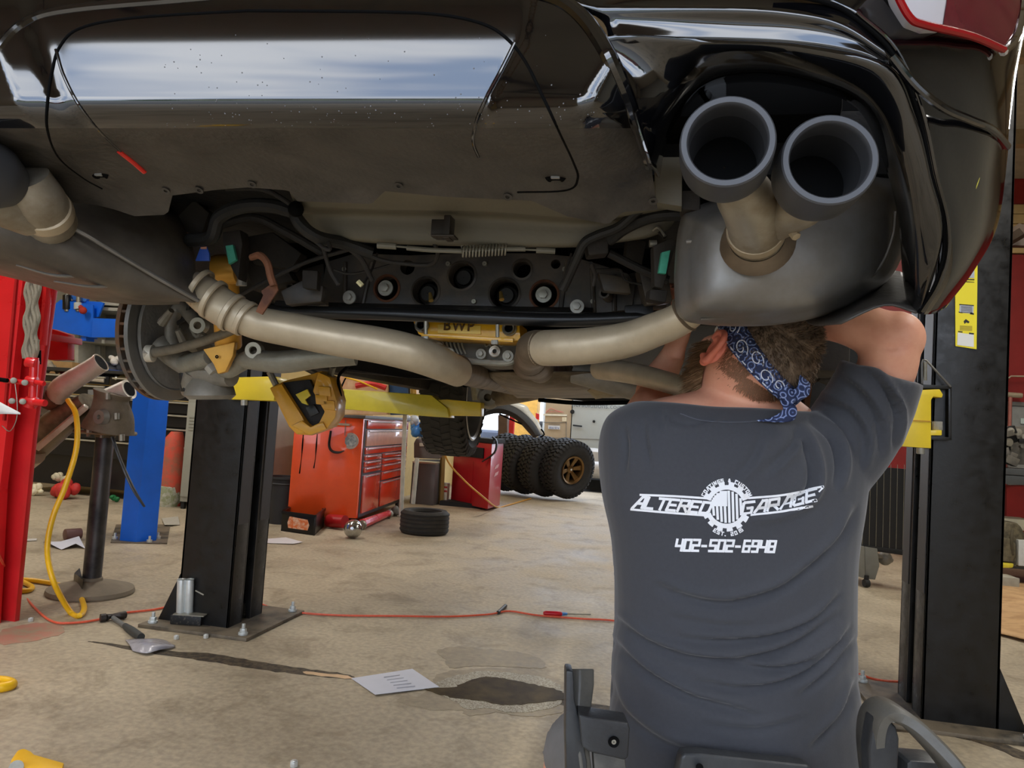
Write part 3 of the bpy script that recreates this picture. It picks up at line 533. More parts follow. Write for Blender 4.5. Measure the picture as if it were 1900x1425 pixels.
for x, y in ((790, 606), (923, 612)): MB().tp([(x, y-10, 1.515), (x, y+14, 1.515)], 3.6, 10, 1).build('brace_stud', m_zinc, bd)
for x, y in ((789, 627), (918, 634)): MB().tp([(x, y-3, 1.51), (x, y+5, 1.51)], 7, 6, 1).build('stud_nut', m_bolt, bd, bev=.0006)
e0, e1 = PY(846, 613, yb-.005), PY(900, 615, yb-.005); ex = (e1-e0).normalized(); ey = ZU
text_mesh('BWP', .029, M('engraved_brown', (92, 60, 10), .5), lambda x, y: e0+ex*(x+.005)+ey*y, 'lettering', bd, .001, offset=.0006, space=1.2)
# ---------------------------------------------------------------- hoses, harness and brackets either side of the beam
m_hose = M('black_hose', (26, 25, 23), .6, var=.3, scale=30, bump=.15, bscale=90); m_har = M('harness_tape', (38, 34, 30), .7, var=.2, bump=.2, bscale=150)
HS = [([(352, 446, 1.45), (392, 440, 1.42), (408, 402, 1.4), (452, 383, 1.38), (505, 382, 1.37), (548, 394, 1.36)], 13), ([(545, 385, 1.35), (556, 415, 1.35), (590, 440, 1.36), (640, 452, 1.4), (690, 470, 1.42)], 12),
 ([(420, 350, 1.36), (490, 352, 1.34), (548, 384, 1.33)], 5), ([(566, 430, 1.37), (598, 458, 1.36), (612, 462, 1.36), (606, 440, 1.37)], 4), ([(400, 420, 1.5), (470, 404, 1.5), (530, 430, 1.5), (600, 470, 1.5)], 8),
 ([(650, 448, 1.4), (700, 480, 1.42), (760, 490, 1.43), (800, 490, 1.42), (812, 470, 1.38), (800, 440, 1.36), (790, 425, 1.36)], 4), ([(600, 460, 1.4), (612, 500, 1.42), (628, 528, 1.42)], 4),
 ([(640, 456, 1.4), (670, 480, 1.42), (690, 520, 1.45)], 5), ([(1280, 372, 1.2), (1200, 382, 1.22), (1150, 420, 1.25), (1110, 436, 1.27), (1085, 450, 1.28), (1070, 480, 1.3), (1052, 520, 1.33), (1044, 536, 1.34)], 9),
 ([(1300, 398, 1.22), (1220, 400, 1.24), (1165, 420, 1.27), (1130, 445, 1.3)], 12), ([(1096, 488, 1.3), (1104, 510, 1.32), (1100, 530, 1.33)], 4), ([(1130, 470, 1.35), (1190, 500, 1.35), (1240, 520, 1.35)], 8),
 ([(380, 590, 1.6), (450, 545, 1.55), (560, 490, 1.5), (650, 462, 1.46)], 4), ([(1210, 420, 1.3), (1222, 430, 1.28), (1234, 440, 1.27)], 4)]
for q, r in HS: MB().tp(q, r, 10, 6).build('hose' if r > 8 else 'wire', m_hose if r > 8 else m_har, car)
MB().ball(PD(549, 388, 1.33), .014, 12, 8).build('cable_tie_knot', m_seam, car)
for q, d, t in (([(1086, 442), (1128, 440), (1130, 470), (1092, 474)], 1.29, .05), ([(1165, 440), (1200, 448), (1190, 500), (1160, 480)], 1.4, .04), ([(1212, 456), (1248, 440), (1256, 450), (1230, 536), (1214, 532)], 1.24, .03), ([(1206, 536), (1240, 538), (1236, 562), (1204, 556)], 1.25, .04),
 ([(412, 430), (445, 425), (450, 452), (442, 520), (430, 500), (414, 462)], 1.5, .05), ([(450, 440), (505, 430), (560, 470), (540, 500), (470, 490)], 1.6, .05), ([(452, 484), (520, 478), (545, 520), (470, 540)], 1.62, .06), ([(560, 500), (590, 502), (588, 538), (560, 534)], 1.5, .03), ([(388, 395), (360, 370), (330, 400), (345, 430), (372, 440)], 1.5, .05)):
    MB().prism([PD(x, y, d) for x, y in q], FW*t).build('chassis_bracket', m_dark2, car, bev=.004)
for q, d in (([(418, 456), (432, 454), (438, 482), (424, 490)], 1.485), ([(1228, 468), (1244, 464), (1236, 508), (1222, 506)], 1.225)):
    MB().prism([PD(x, y, d) for x, y in q], FW*.012).build('green_tag', M('teal_label', (70, 168, 140), .6, var=.2, scale=60), car, bev=.001)
tg = MB().prism([PD(x, y, 1.46) for x, y in ((374, 452), (381, 452), (388, 470), (388, 484), (362, 484), (368, 468))], FW*.006).build('blue_tag', M('blue_label', (52, 96, 200), .5), car, bev=.001)
MB().prism([PD(x, y, 1.458) for x, y in ((372, 452), (377, 438), (382, 452), (383, 462), (372, 462))], FW*.004).build('tag_flame', M('peach_label', (235, 170, 140), .5), tg, bev=.0005)
MB().tp([(1212, 428, 1.27), (1222, 422, 1.26), (1234, 438, 1.25)], 3, 8, 4).tp([(1205, 452, 1.26), (1218, 452, 1.26)], 7, 10, 1).build('bleed_fitting', m_zinc, car)
MB().prism([PD(x, y, 1.31) for x, y in ((560, 488), (580, 476), (1090, 486), (1090, 490))], FW*.001)

# wiring, ribs and small hardware over the subframe
for q, r, m in (([(1044, 530, 1.36), (1052, 538, 1.36)], 5, M('cream_plug', (206, 196, 150), .5)), ([(664, 522, 1.4), (672, 530, 1.4)], 5, MATS['cream_plug'])): MB().tp(q, r, 6, 1).build('connector', m, car)
for q in ([(700, 470, 1.5), (690, 500, 1.48), (676, 524, 1.42), (668, 528, 1.41)], [(1060, 470, 1.36), (1052, 500, 1.36), (1046, 528, 1.36)], [(1095, 500, 1.4), (1120, 500, 1.4), (1150, 500, 1.42), (1160, 520, 1.42), (1190, 528, 1.42)], [(620, 500, 1.5), (650, 508, 1.5), (700, 498, 1.5), (740, 486, 1.5)]): MB().tp(q, 2.2, 6, 5).build('wire', m_har, car)
for x, y in ((640, 500), (1125, 520), (1100, 560), (832, 490), (900, 490), (880, 560), (1048, 500)): MB().lathe([(.001, -.006), (.005, -.006), (.006, 0)], PY(x, y, ys), (0, 1, 0), 10).build('small_stud', m_zinc, sf)
for q, d, t in (([(1185, 500), (1240, 505), (1248, 560), (1200, 566)], 1.42, .05), ([(1110, 505), (1165, 515), (1172, 545), (1120, 540)], 1.46, .03), ([(520, 540), (560, 520), (600, 530), (596, 560), (530, 566)], 1.55, .04)): MB().prism([PD(x, y, d) for x, y in q], FW*t).build('chassis_bracket', m_sub, car, bev=.004)

MB().prism([PD(x, y, 2.15) for x, y in ((1440, 590), (1600, 575), (1606, 660), (1590, 730), (1550, 780), (1440, 780))], FW*.03).build('wheel_arch_liner', m_dark, car)
MB().tp([(1530, 640, 2.0), (1560, 690, 1.98), (1545, 740, 2.0)], 14, 10, 4).tp([(1520, 700, 1.95), (1570, 720, 1.95)], 9, 8, 1).build('arm_link', m_dark2, car)
# ---------------------------------------------------------------- left rear corner: vented disc, knuckle, links, damper
m_disc = M('disc_steel', (128, 127, 124), .42, .5, var=.12, scale=12, bump=.06, bscale=90); m_rim = M('rusted_edge', (120, 84, 54), .7, .2, rgb2=(96, 90, 82), scale=20)
m_knu = M('knuckle_cast', (140, 134, 122), .55, .35, var=.18, scale=26, bump=.15, bscale=70); m_lnk = M('dirty_steel_link', (124, 118, 106), .5, .4, var=.25, scale=22, bump=.15)
m_yz = M('yellow_zinc', (226, 168, 66), .38, .25, var=.12, scale=14)
dc = V((-.745, -.01, 1.352)); ax = V((1, 0, 0)); Rr = .178
bd = MB().lathe([(.06, .004), (Rr-.008, .004), (Rr, .002), (Rr, -.009), (Rr-.014, -.009)], dc, ax, 72).build('brake_disc', m_disc, car)
MB().lathe([(Rr-.014, -.022), (Rr, -.022), (Rr, -.033), (Rr-.004, -.034), (.05, -.034)], dc, ax, 72).build('outer_ring', m_rim, bd)
MB().lathe([(Rr-.022, -.009), (Rr-.022, -.022)], dc, ax, 60).build('vent_core', m_seam, bd)
for k in range(36):
    a = 2*PI*k/36; u = V((0, math.cos(a), math.sin(a))); t = V((0, -math.sin(a), math.cos(a)))
    MB().prism([dc+u*(Rr-.022)-t*.003+ax*-.009, dc+u*(Rr-.001)-t*.003+ax*-.009, dc+u*(Rr-.001)+t*.003+ax*-.009, dc+u*(Rr-.022)+t*.003+ax*-.009], ax*-.013).build('vane', m_rim, bd)
MB().lathe([(.001, .014), (.145, .012), (.150, .016), (.150, .007)], dc, ax, 56).build('dust_shield', M('shield_grey', (140, 139, 136), .6, .2, var=.25, scale=9, bump=.2), bd)
MB().lathe([(.001, .07), (.05, .07), (.062, .05), (.066, .015)], dc+V((0, .03, 0)), ax, 32).build('wheel_hub', m_knu, bd)
kn = MB().tp([(300, 640, 1.9), (330, 665, 1.88), (380, 690, 1.84), (430, 700, 1.8)], [22, 22, 24, 18], 12, 5).tp([(330, 665, 1.88), (318, 610, 1.9), (335, 570, 1.9), (368, 600, 1.86)], [16, 12, 12, 14], 12, 5).tp([(360, 690, 1.84), (352, 715, 1.86), (348, 726, 1.9)], [18, 16, 12], 12, 4).build('knuckle', m_knu, car)
MB().tp([(272, 656, 1.83), (285, 656, 1.83)], 16, 24, 1).build('link_bolt_head', M('pale_zinc', (206, 200, 184), .45, .2), kn, bev=.002)
MB().tp([(266, 656, 1.815), (278, 656, 1.82)], 8, 6, 1).build('bolt_head', M('pale_zinc2', (190, 184, 170), .45, .3), kn)
MB().tp([(284, 654, 1.83), (330, 646, 1.78), (392, 628, 1.7), (450, 606, 1.62), (500, 592, 1.58)], [10, 9, 9, 8, 8], 12, 4).build('toe_link', m_lnk, car)
MB().tp([(404, 688, 1.78), (424, 694, 1.75), (444, 680, 1.73), (462, 668, 1.72), (520, 672, 1.68), (590, 664, 1.66), (660, 660, 1.66)], [8, 10, 14, 22, 26, 24, 22], 16, 5, flat=.8).build('lower_control_arm', m_alu, car)
c = PD(371, 600, 1.85)
for p, r in ((PD(368, 604, 1.84), 15), (PD(471, 650, 1.68), 14)): MB().lathe([(r*.45*1.8/F, .0), (r*.5*1.8/F, -.006), (r*1.8/F, -.006), (r*1.8/F, .02)], p, FW, 24).build('bushing_eye', M('pale_alu', (188, 184, 168), .45, .3), kn)
MB().tp([(356, 606, 1.86), (366, 624, 1.86), (378, 612, 1.86)], 6, 8, 3).build('hook', m_lnk, kn)
MB().tp([(392, 662, 1.76), (344, 676, 1.84)], [16, 18], 16, 1).build('bushing_sleeve', m_alu, kn, bev=.002)
MB().tp([(388, 678, 1.74), (398, 690, 1.74)], 11, 6, 1).build('bolt_head', m_bolt, kn, bev=.001)
MB().lathe([(.0001, -.02), (.04, -.02), (.055, 0), (.06, .02), (.05, .03)], PD(390, 718, 1.85), -UP, 28).build('spring_seat', m_knu, kn)
MB().tp([(342, 690, 1.85), (352, 722, 1.86)], [10, 16], 8, 1).tp([(330, 600, 1.9), (344, 588, 1.88), (350, 560, 1.86), (330, 540, 1.86), (322, 560, 1.86)], 4, 8, 5).build('sensor_hose', m_hose, kn)
# small clutter of the knuckle: ribs, bolts and a brake hose
for q in (((300, 600), (318, 576)), ((344, 640), (330, 612)), ((402, 640), (372, 620))): MB().tp([(q[0][0], q[0][1], 1.86), (q[1][0], q[1][1], 1.84)], [9, 6], 8, 1).build('cast_rib', m_knu, kn)
sh = MB().tp([(416, 478, 1.62), (420, 560, 1.66), (424, 640, 1.72)], 24, 24, 1).build('shock_absorber', m_yz, car)
MB().prism([PD(x, y, 1.68) for x, y in ((376, 648), (436, 634), (432, 660), (418, 690), (404, 694), (396, 676))], FW*.02).build('shock_foot', m_yz, sh, bev=.003)
MB().lathe([(.001, -.002), (.004, -.002)], PD(403, 662, 1.675), FW, 12).build('hole', m_seam, sh)
MB().tp([(398, 500, 1.6), (442, 500, 1.6)], 27, 24, 1).build('dust_cap', m_yz, sh, bev=.004)
MB().tp([(448, 505, 1.6), (448, 530, 1.6)], 10, 10, 1).build('top_bolt', m_bolt, sh)
# right rear corner, mostly behind the mechanic
dr2 = V((.79, .03, 1.33))
bd2 = MB().lathe([(.06, -.004), (Rr-.008, -.004), (Rr, -.002), (Rr, .009), (Rr-.014, .009)], dr2, ax, 60).build('brake_disc', m_disc, car)
MB().lathe([(Rr-.014, .022), (Rr, .022), (Rr, .033), (.05, .034)], dr2, ax, 60).build('outer_ring', m_rim, bd2); MB().lathe([(Rr-.02, .009), (Rr-.02, .022)], dr2, ax, 48).build('vent_core', m_seam, bd2)
MB().lathe([(.001, -.014), (.145, -.012), (.150, -.016)], dr2, ax, 48).build('dust_shield', m_dark, bd2)
MB().tube([dr2+V((-.03, 0, .1)), dr2+V((-.06, .03, 0)), dr2+V((-.05, .02, -.12))], [.04, .06, .035], 14, 5).tube([dr2+V((-.05, .02, -.1)), dr2+V((-.3, .02, -.06)), dr2+V((-.48, .03, -.02))], [.025, .03, .03], 12, 4).build('knuckle', m_knu, car)
MB().tube([dr2+V((-.09, .02, -.05)), dr2+V((-.1, .02, .25))], .032, 20, 1).build('shock_absorber', m_yz, car)
# front wheel seen under the body
m_rub = M('tyre_rubber', (34, 33, 31), .75, var=.25, scale=20, bump=.1, bscale=60); m_rubd = M('tyre_rubber_dusty', (52, 49, 44), .8, var=.25, scale=14)
m_sil = M('wheel_silver', (176, 176, 176), .35, .5)
def tyre(par, c, ax, R, W, ri, mat, blocks=0, bh=.012, rows=4, groove=0):
    a, b, n = basis(ax); c = V(c)
    o = MB().lathe([(ri, -W*.40), (ri+.02, -W*.44), (ri+(R-ri)*.5, -W*.52), (R-.03, -W*.49), (R-.008, -W*.44), (R, -W*.36), (R+.002, 0), (R, W*.36), (R-.008, W*.44), (R-.03, W*.49), (ri+(R-ri)*.5, W*.52), (ri+.02, W*.44), (ri, W*.40)], c, ax, 56).build('tyre', mat, par)
    if blocks:
        t = MB(); rr = random.Random(5)
        for k in range(blocks):
            for j in range(rows):
                th = 2*PI*(k+(j % 2)*.5)/blocks; u = a*math.cos(th)+b*math.sin(th); tt = -a*math.sin(th)+b*math.cos(th); h = (j-(rows-1)/2)/(rows/2)*W*.43
                bw = W/rows*.40; bl = PI*R/blocks*.66; sk = (1 if j % 2 else -1)*bl*.5; e = (abs(j-(rows-1)/2) > rows/2-1)
                r0, r1 = R-.006, R+bh-(.004 if e else 0)
                P8 = []
                for rad in (r0, r1):
                    for x, y in ((-1, -1), (1, -1), (1, 1), (-1, 1)): P8.append(c+u*rad+tt*(y*bl+x*sk)+n*(h+x*bw))
                t.add(P8, [(0, 3, 2, 1), (4, 5, 6, 7), (0, 1, 5, 4), (1, 2, 6, 5), (2, 3, 7, 6), (3, 0, 4, 7)])
                if e:
                    s = 1 if h > 0 else -1; q = []
                    for rad, hh in ((R-.045, .50), (R-.004, .46), (R+bh-.004, .40)): 
                        for y in (-1, 1): q.append(c+u*rad+tt*y*bl*.8+n*(s*W*hh*1.06))
                    t.add(q, [(0, 1, 3, 2), (2, 3, 5, 4)])
        g = t.build('tread_blocks', mat, par); g['kind'] = 'stuff'
    return o
fc = V((-.80, 2.90, 1.335)); fw_ = MB(); 
ty = tyre(car, fc, (1, .05, 0), .385, .27, .27, m_rubd, 44, .006, 4)
ty.name = 'front_tyre'; 
MB().lathe([(.270, .112), (.286, .137), (.276, .142), (.262, .130), (.256, .10), (.250, .04), (.248, -.02), (.06, -.03)], fc, (1, .05, 0), 48).build('wheel_rim', m_sil, ty)
MB().lathe([(.245, .02), (.06, .03), (.001, .03)], fc, (1, .05, 0), 40).build('brake_disc', m_seam, ty)
MB().tp([(890, 742, 4.3), (888, 712, 4.3)], [14, 16], 20, 1).build('damper_body', m_zinc, car)
MB().lathe([(.020, -.03), (.045, -.03), (.06, 0), (.06, .05)], PD(906, 738, 4.0), (-.1, 1, 0), 24).build('arm_bushing', m_knu, car)
MB().tp([(906, 738, 4.05), (950, 728, 3.95), (1000, 715, 3.8)], [18, 22, 26], 14, 4).build('front_control_arm', m_sh, car)
MB().tp([(860, 712, 4.3), (930, 705, 4.2), (1000, 700, 4.0)], 7, 8, 2).build('front_stabiliser', m_seam, car)
MB().box(V((-.62, 2.6, 1.5)), (.3, .8, .14)).build('front_subframe', m_dark, car, bev=.02)
# yellow caliper hanging free
bc = PD(560, 745, 2.30); cal = thing('brake_caliper', 'yellow brake caliper hanging loose below the axle with black pads showing', 'brake caliper', bc)
m_cal = M('caliper_yellow', (236, 172, 34), .38, var=.12, scale=10, coat=.3)
def PQ(lst, d): return [PD(x, y, d) for x, y in lst]
MB().prism(PQ(((500, 720), (530, 706), (572, 696), (596, 688), (612, 700), (625, 745), (622, 775), (604, 798), (578, 808), (550, 806), (536, 792)), 2.32), FW*.10).prism(PQ(((500, 720), (522, 712), (560, 772), (574, 800), (550, 806), (538, 792)), 2.27), FW*.13).prism(PQ(((590, 690), (612, 700), (625, 745), (622, 775), (606, 796), (590, 788), (602, 764), (580, 726)), 2.27), FW*.13).prism(PQ(((540, 790), (574, 808), (606, 796), (598, 782), (576, 792), (560, 780)), 2.26), FW*.15).build('caliper_body', m_cal, cal, bev=.004)
MB().prism(PQ(((524, 710), (574, 704), (606, 768), (604, 782), (580, 794), (562, 768)), 2.295), FW*.03).build('brake_pad', M('pad_black', (34, 32, 32), .6), cal, bev=.003)
MB().prism(PQ(((548, 732), (570, 722), (576, 734), (566, 742), (572, 752), (560, 748)), 2.275), FW*.01).build('pad_spring', M('bright_yellow', (248, 222, 60), .4), cal, bev=.001)
MB().prism(PQ(((566, 756), (582, 750), (592, 766), (576, 774)), 2.272), FW*.012).build('piston', M('piston_black', (20, 20, 20), .3), cal, bev=.002)
for x, y, d in ((600, 726, 2.26), (608, 752, 2.26), (594, 742, 2.26)): MB().prism(PQ(((x-10, y-10), (x+12, y-8), (x+14, y+10), (x-8, y+8)), d), FW*.03).build('caliper_rib', m_cal, cal, bev=.003)
MB().tp([(632, 735, 2.35), (628, 700, 2.33), (645, 680, 2.3), (652, 672, 2.25), (640, 655, 2.2)], 3, 8, 6).build('brake_hose', m_seam, cal)
MB().tp([(600, 700, 2.35), (560, 680, 2.3), (520, 660, 2.2)], 5, 8, 4).build('hanging_hook', m_lnk, cal)
MB().tp([(618, 680, 2.3), (612, 700, 2.33)], 6, 8, 1).tp([(500, 690, 2.28), (512, 714, 2.28)], 6, 8, 1).build('guide_pin', m_zinc, cal)
# ---------------------------------------------------------------- two-post lift
m_lb = M('lift_black', (20, 20, 20), .38, var=.35, scale=14, rvar=.14, bump=.05); m_lby = M('lift_yellow', (238, 208, 52), .33, var=.06, scale=6, coat=.2)
m_lbd = M('lift_black_base', (22, 22, 21), .5, rgb2=(92, 84, 72), scale=60, thr=(.55, .72)); m_pad = M('greasy_black', (8, 8, 8), .35)
def post(nm, label, lx, sgn, h=3.6):
    base = V((lx, 2.05, 0)); o = thing(nm, label, 'car lift', base); w, dd = .30, .40    # C channel opening towards the car
    yb0, yb1 = 1.86, 2.20; xo = lx+sgn*.17; xi = lx-sgn*.13
    t = .012
    def rect(x0, x1, y0, y1): return [(x0, y0), (x1, y0), (x1, y1), (x0, y1)]
    def col(r, z0, z1): return [V((x, y, z0)) for x, y in r], V((0, 0, z1-z0))
    mb = MB()
    for r in (rect(xo, xi, yb0, yb0+t), rect(xo, xi, yb1-t, yb1), rect(xo, xo-sgn*t, yb0, yb1), rect(xi, xi+sgn*t, yb0, yb0+.12), rect(xi, xi+sgn*t, yb1-.12, yb1), rect(xi, xi+sgn*.06, yb0+.12, yb0+.12+t), rect(xi, xi+sgn*.06, yb1-.12, yb1-.12-t)):
        mb.prism(*col(r, .01, h))
    mb.build('column', m_lb, o, bev=.002)
    MB().prism(*col(rect(xi-sgn*.004, xi+sgn*.002, yb0+.012, yb0+.108), .55, h)).prism(*col(rect(xi-sgn*.004, xi+sgn*.002, yb1-.108, yb1-.012), .55, h)).build('wear_strip', M('worn_strip', (56, 50, 46), .5), o)
    MB().tube([V((xi+sgn*.05, 2.05, .12)), V((xi+sgn*.05, 2.06, h))], .008, 8, 1).build('lift_cable', M('steel_cable', (120, 116, 104), .5, .5, sc3=(1, 1, 60)), o)
    MB().box((lx, 2.05, .009), (.62, .62, .018)).build('base_plate', M('base_plate', (112, 100, 82), .6, rgb2=(40, 38, 34), scale=7, thr=(.45, .7)), o, bev=.004)
    MB().prism([V((xo, yb0-.002, .018)), V((xo+sgn*.11, yb0-.002, .018)), V((xo, yb0-.002, .27))], (0, .012, 0)).build('gusset', m_lb, o, bev=.002)
    MB().prism([V((xo, yb1, .018)), V((xo+sgn*.11, yb1, .018)), V((xo, yb1, .27))], (0, -.012, 0)).build('gusset', m_lb, o, bev=.002)
    MB().box((xi+sgn*.07, 2.05, .06), (.09, .14, .08)).build('pulley_block', m_lbd, o, bev=.01)
    for x, y in ((.26, -.26), (-.26, -.26), (.26, .26), (-.26, .26)):
        c = V((lx+x, 2.05+y, .018)); b = MB().cyl(c, c+ZU*.012, .024, seg=16).cyl(c+ZU*.012, c+ZU*.03, .017, seg=6).cyl(c+ZU*.03, c+ZU*.055, .009, seg=10); b.build('anchor_bolt', M('bright_zinc', (206, 210, 206), .35, .4), o, bev=.001)
    return o, xo, xi
lp, lxo, lxi = post('lift_post', 'black lift column at left with scuffed foot, holding two silver pad extensions', -1.77, -1)
rp, rxo, rxi = post('lift_post', 'black lift column at right with a yellow and white warning label', 1.81, 1)
# warning label on the right column
def RL(u, v): return V((rxi+.004+u, 1.856, v))
yA = 1.853
def lp2(px, py): p = PY(px, py, yA); return p
wl = MB().prism([lp2(*p) for p in ((1772, 478), (1814, 478), (1812, 648), (1773, 642))], (0, .003, 0)).build('warning_label', M('label_yellow', (244, 226, 40), .4, var=.02), rp)
wlm = M('label_white', (232, 232, 226), .5, var=.02); wlk = M('label_black', (24, 24, 22), .5); wlg = M('label_grey', (186, 190, 200), .5)
for q, m, nm in ((((1777, 486), (1808, 487), (1808, 516), (1777, 514)), wlg, 'text_block'), (((1777, 517), (1808, 518), (1808, 520), (1777, 519)), wlk, 'rule'), (((1777, 521), (1808, 523), (1808, 524), (1777, 523)), wlk, 'rule'),
    (((1781, 566), (1807, 568), (1806, 582), (1780, 580)), wlg, 'text_block'), (((1780, 564), (1807, 566), (1807, 568), (1780, 566)), wlk, 'rule'), (((1779, 578), (1786, 578), (1786, 581), (1779, 580)), wlk, 'rule'), (((1800, 580), (1807, 581), (1807, 584), (1800, 583)), wlk, 'rule'),
    (((1777, 617), (1807, 621), (1807, 644), (1776, 640)), wlm, 'text_block'), (((1778, 614), (1786, 615), (1786, 617), (1778, 616)), wlk, 'rule'), (((1798, 617), (1807, 618), (1807, 621), (1798, 620)), wlk, 'rule'), (((1788, 596), (1792, 592), (1799, 597), (1797, 600), (1793, 598), (1790, 601)), wlk, 'crushed_figure')):
    MB().prism([PY(x, y, yA-.001) for x, y in q], (0, .001, 0)).build(nm, m, wl)
for k in range(5): MB().prism([PY(x, y, yA-.001) for x, y in ((1781, 604+k*1.9), (1804, 605+k*1.9), (1804, 606+k*1.9), (1781, 605+k*1.9))], (0, .001, 0)).build('text_line', M('label_line', (170, 150, 40), .5), wl)
for k in range(5): MB().prism([PY(x, y, yA-.0016) for x, y in ((1783, 568+k*2.6), (1804, 569+k*2.6), (1804, 570+k*2.6), (1783, 569+k*2.6))], (0, .001, 0)).build('text_line', wlk, wl)
# carriages and arms
yc = 1.80
cr_ = MB().prism([PY(*p, yc) for p in ((1694, 724), (1744, 722), (1750, 732), (1748, 738), (1732, 736), (1728, 742), (1728, 832), (1668, 828), (1668, 728))], (0, .16, 0)).prism([PY(*p, yc) for p in ((1726, 798), (1748, 798), (1748, 808), (1726, 808))], (0, .1, 0)).build('carriage_arm', m_lby, rp, bev=.004)
MB().prism([PY(*p, yc-.004) for p in ((1670, 778), (1728, 781), (1728, 783), (1670, 780))], (0, .006, 0)).build('weld_shade', M('shadow_yellow', (190, 140, 30), .5), cr_)  # shade along the weld, painted as a darker yellow strip
MB().prism([PY(*p, yc+.02) for p in ((1692, 712), (1765, 716), (1765, 722), (1692, 720))], (0, .2, 0)).prism([PY(*p, yc+.02) for p in ((1760, 716), (1766, 716), (1766, 816), (1760, 816))], (0, .2, 0)).prism([PY(*p, yc+.02) for p in ((1728, 808), (1766, 812), (1766, 817), (1728, 816))], (0, .2, 0)).build('carriage', m_lb, rp, bev=.002)
MB().tube([PY(*p, yc+.02) for p in ((1711, 712), (1711, 674), (1713, 668), (1718, 668), (1764, 718))], .005, 8, 1).build('cable_guard', M('guard_steel', (110, 108, 104), .4, .6), rp)
MB().tp([(1717, 706, 3.3), (1717, 672, 3.3)], 3, 8, 1).tp([(1734, 742, 3.34), (1734, 782, 3.34)], 4, 8, 1).build('threaded_rod', m_zinc, rp)
MB().tp([(1739, 782, 3.3), (1739, 798, 3.3)], 9, 6, 1).build('lock_nut', m_bolt, rp, bev=.002)
MB().tp([(1708, 830, 3.3), (1708, 842, 3.3)], 7, 14, 1).build('pivot_nut', m_bolt, rp, bev=.002)
MB().prism([PY(*p, yc+.12) for p in ((1732, 738), (1760, 738), (1760, 806), (1732, 806))], (0, .02, 0)).build('greasy_track', m_pad, rp)
yl = 1.80
la = MB().prism([PY(*p, yl) for p in ((420, 716), (432, 704), (440, 700), (508, 698), (512, 708), (508, 744), (421, 741))], (0, .14, 0)).build('carriage_arm', m_lby, lp, bev=.006)
ya = 1.96
a1 = MB().prism([PY(*p, ya) for p in ((622, 724), (640, 722), (800, 733), (830, 758), (833, 775), (800, 773), (740, 768), (624, 758))], (0, .11, 0)).build('swing_arm', M('arm_yellow', (232, 212, 62), .35, var=.12, scale=8, coat=.2), lp, bev=.005)
MB().prism([PY(*p, ya+.02) for p in ((808, 742), (830, 741), (892, 747), (891, 772), (832, 771), (820, 760))], (0, .08, 0)).build('arm_extension', m_lby, lp, bev=.003)
MB().prism([PY(*p, ya) for p in ((500, 712), (510, 712), (640, 724), (640, 760), (500, 742))], (0, .1, 0)).build('arm_root', m_lby, lp, bev=.004)
MB().tp([(453, 742, 3.9), (453, 752, 3.9)], 6, 10, 1).build('pivot_nut', m_bolt, lp)
# pad extensions on their holder
for i, (x, lb_) in enumerate(((335, 'leftmost silver pad extension standing in the holder of the left lift column'), (350, 'silver pad extension nearest the left lift column'))):
    b = PZ(x, 1142, .06); d = pj(b)[2]; top = PD(x+2, 1075, d); o = thing('pad_extension', lb_, 'lift adapter', b, 'lift pad extensions')
    MB().tube([b, top], .022, 24, 1).lathe([(.012, 0), (.015, .004), (.022, .004)], top-ZU*.002, ZU, 24).build('sleeve', M('silver_sleeve', (214, 218, 216), .3, .5), o, bev=.001)
    MB().tube([b-ZU*.045, b], .013, 16, 1).build('spigot', M('brass_spigot', (180, 150, 104), .4, .6), o)
b = PZ(348, 1148, .045); MB().box(b+V((0, .01, 0)), (.16, .08, .05), (0, 0, .2)).build('extension_holder', m_lbd, lp, bev=.004)
b = PZ(352, 1140, .07); MB().box(b+V((.01, 0, .005)), (.16, .08, .005), (0, 0, .2)).build('holder_lip', m_zinc, lp)
MB().tube([PY(363, 1096, 1.82), PY(378, 1104, 1.82)], .004, 8, 1).build('holder_pin', m_zinc, lp)
# ================================================================ mechanic seated behind the bumper, arms raised
m_skin = M('skin', (238, 178, 146), .5, rgb2=(224, 152, 124), scale=16, thr=(.3, .72), bump=.05, bscale=120, ior=1.4)
m_shirt = M('charcoal_cotton', (60, 61, 66), .88, var=.06, scale=160, bump=.05, bscale=500, sheen=.25); m_hair = M('brown_hair', (138, 116, 94), .6, rgb2=(96, 78, 62), scale=50)
m_beard = M('beard_hair', (160, 124, 88), .6, rgb2=(122, 92, 62), scale=60)
man = thing('person', 'seated mechanic in charcoal T-shirt and blue bandana reaching up under the bumper', 'person', PD(1360, 1425, 1.40)-ZU*.1)
def torso_rings(k=1.0, lo=None, n=40):
    T = [(1560, 1112, 1640, .165, 1.42), (1480, 1112, 1632, .16, 1.42), (1400, 1116, 1612, .152, 1.42), (1300, 1123, 1597, .145, 1.42), (1200, 1129, 1588, .14, 1.42), (1100, 1130, 1588, .14, 1.42), (1010, 1122, 1592, .14, 1.42), (930, 1106, 1604, .142, 1.42), (860, 1100, 1610, .14, 1.425),
         (805, 1108, 1590, .13, 1.43), (775, 1130, 1560, .118, 1.44), (752, 1180, 1528, .1, 1.45), (738, 1240, 1500, .084, 1.455), (722, 1300, 1475, .07, 1.455)]
    R = []
    S_ = [spline([float(t[i]) for t in T], 4) for i in range(5)]
    for py, xl, xr, th, d in zip(*S_):
        if lo and py < lo: continue
        c = PD((xl+xr)/2, py, d); h = (xr-xl)/2*(d-th*.45)/F*k; th *= k; q = []
        for i in range(n):
            a = 2*PI*i/n; ca, sa = math.cos(a), math.sin(a); e = 2/2.5
            q.append(c+CR*h*math.copysign(abs(ca)**e, ca)+CF*th*math.copysign(abs(sa)**e, sa))
        R.append(q)
    return R
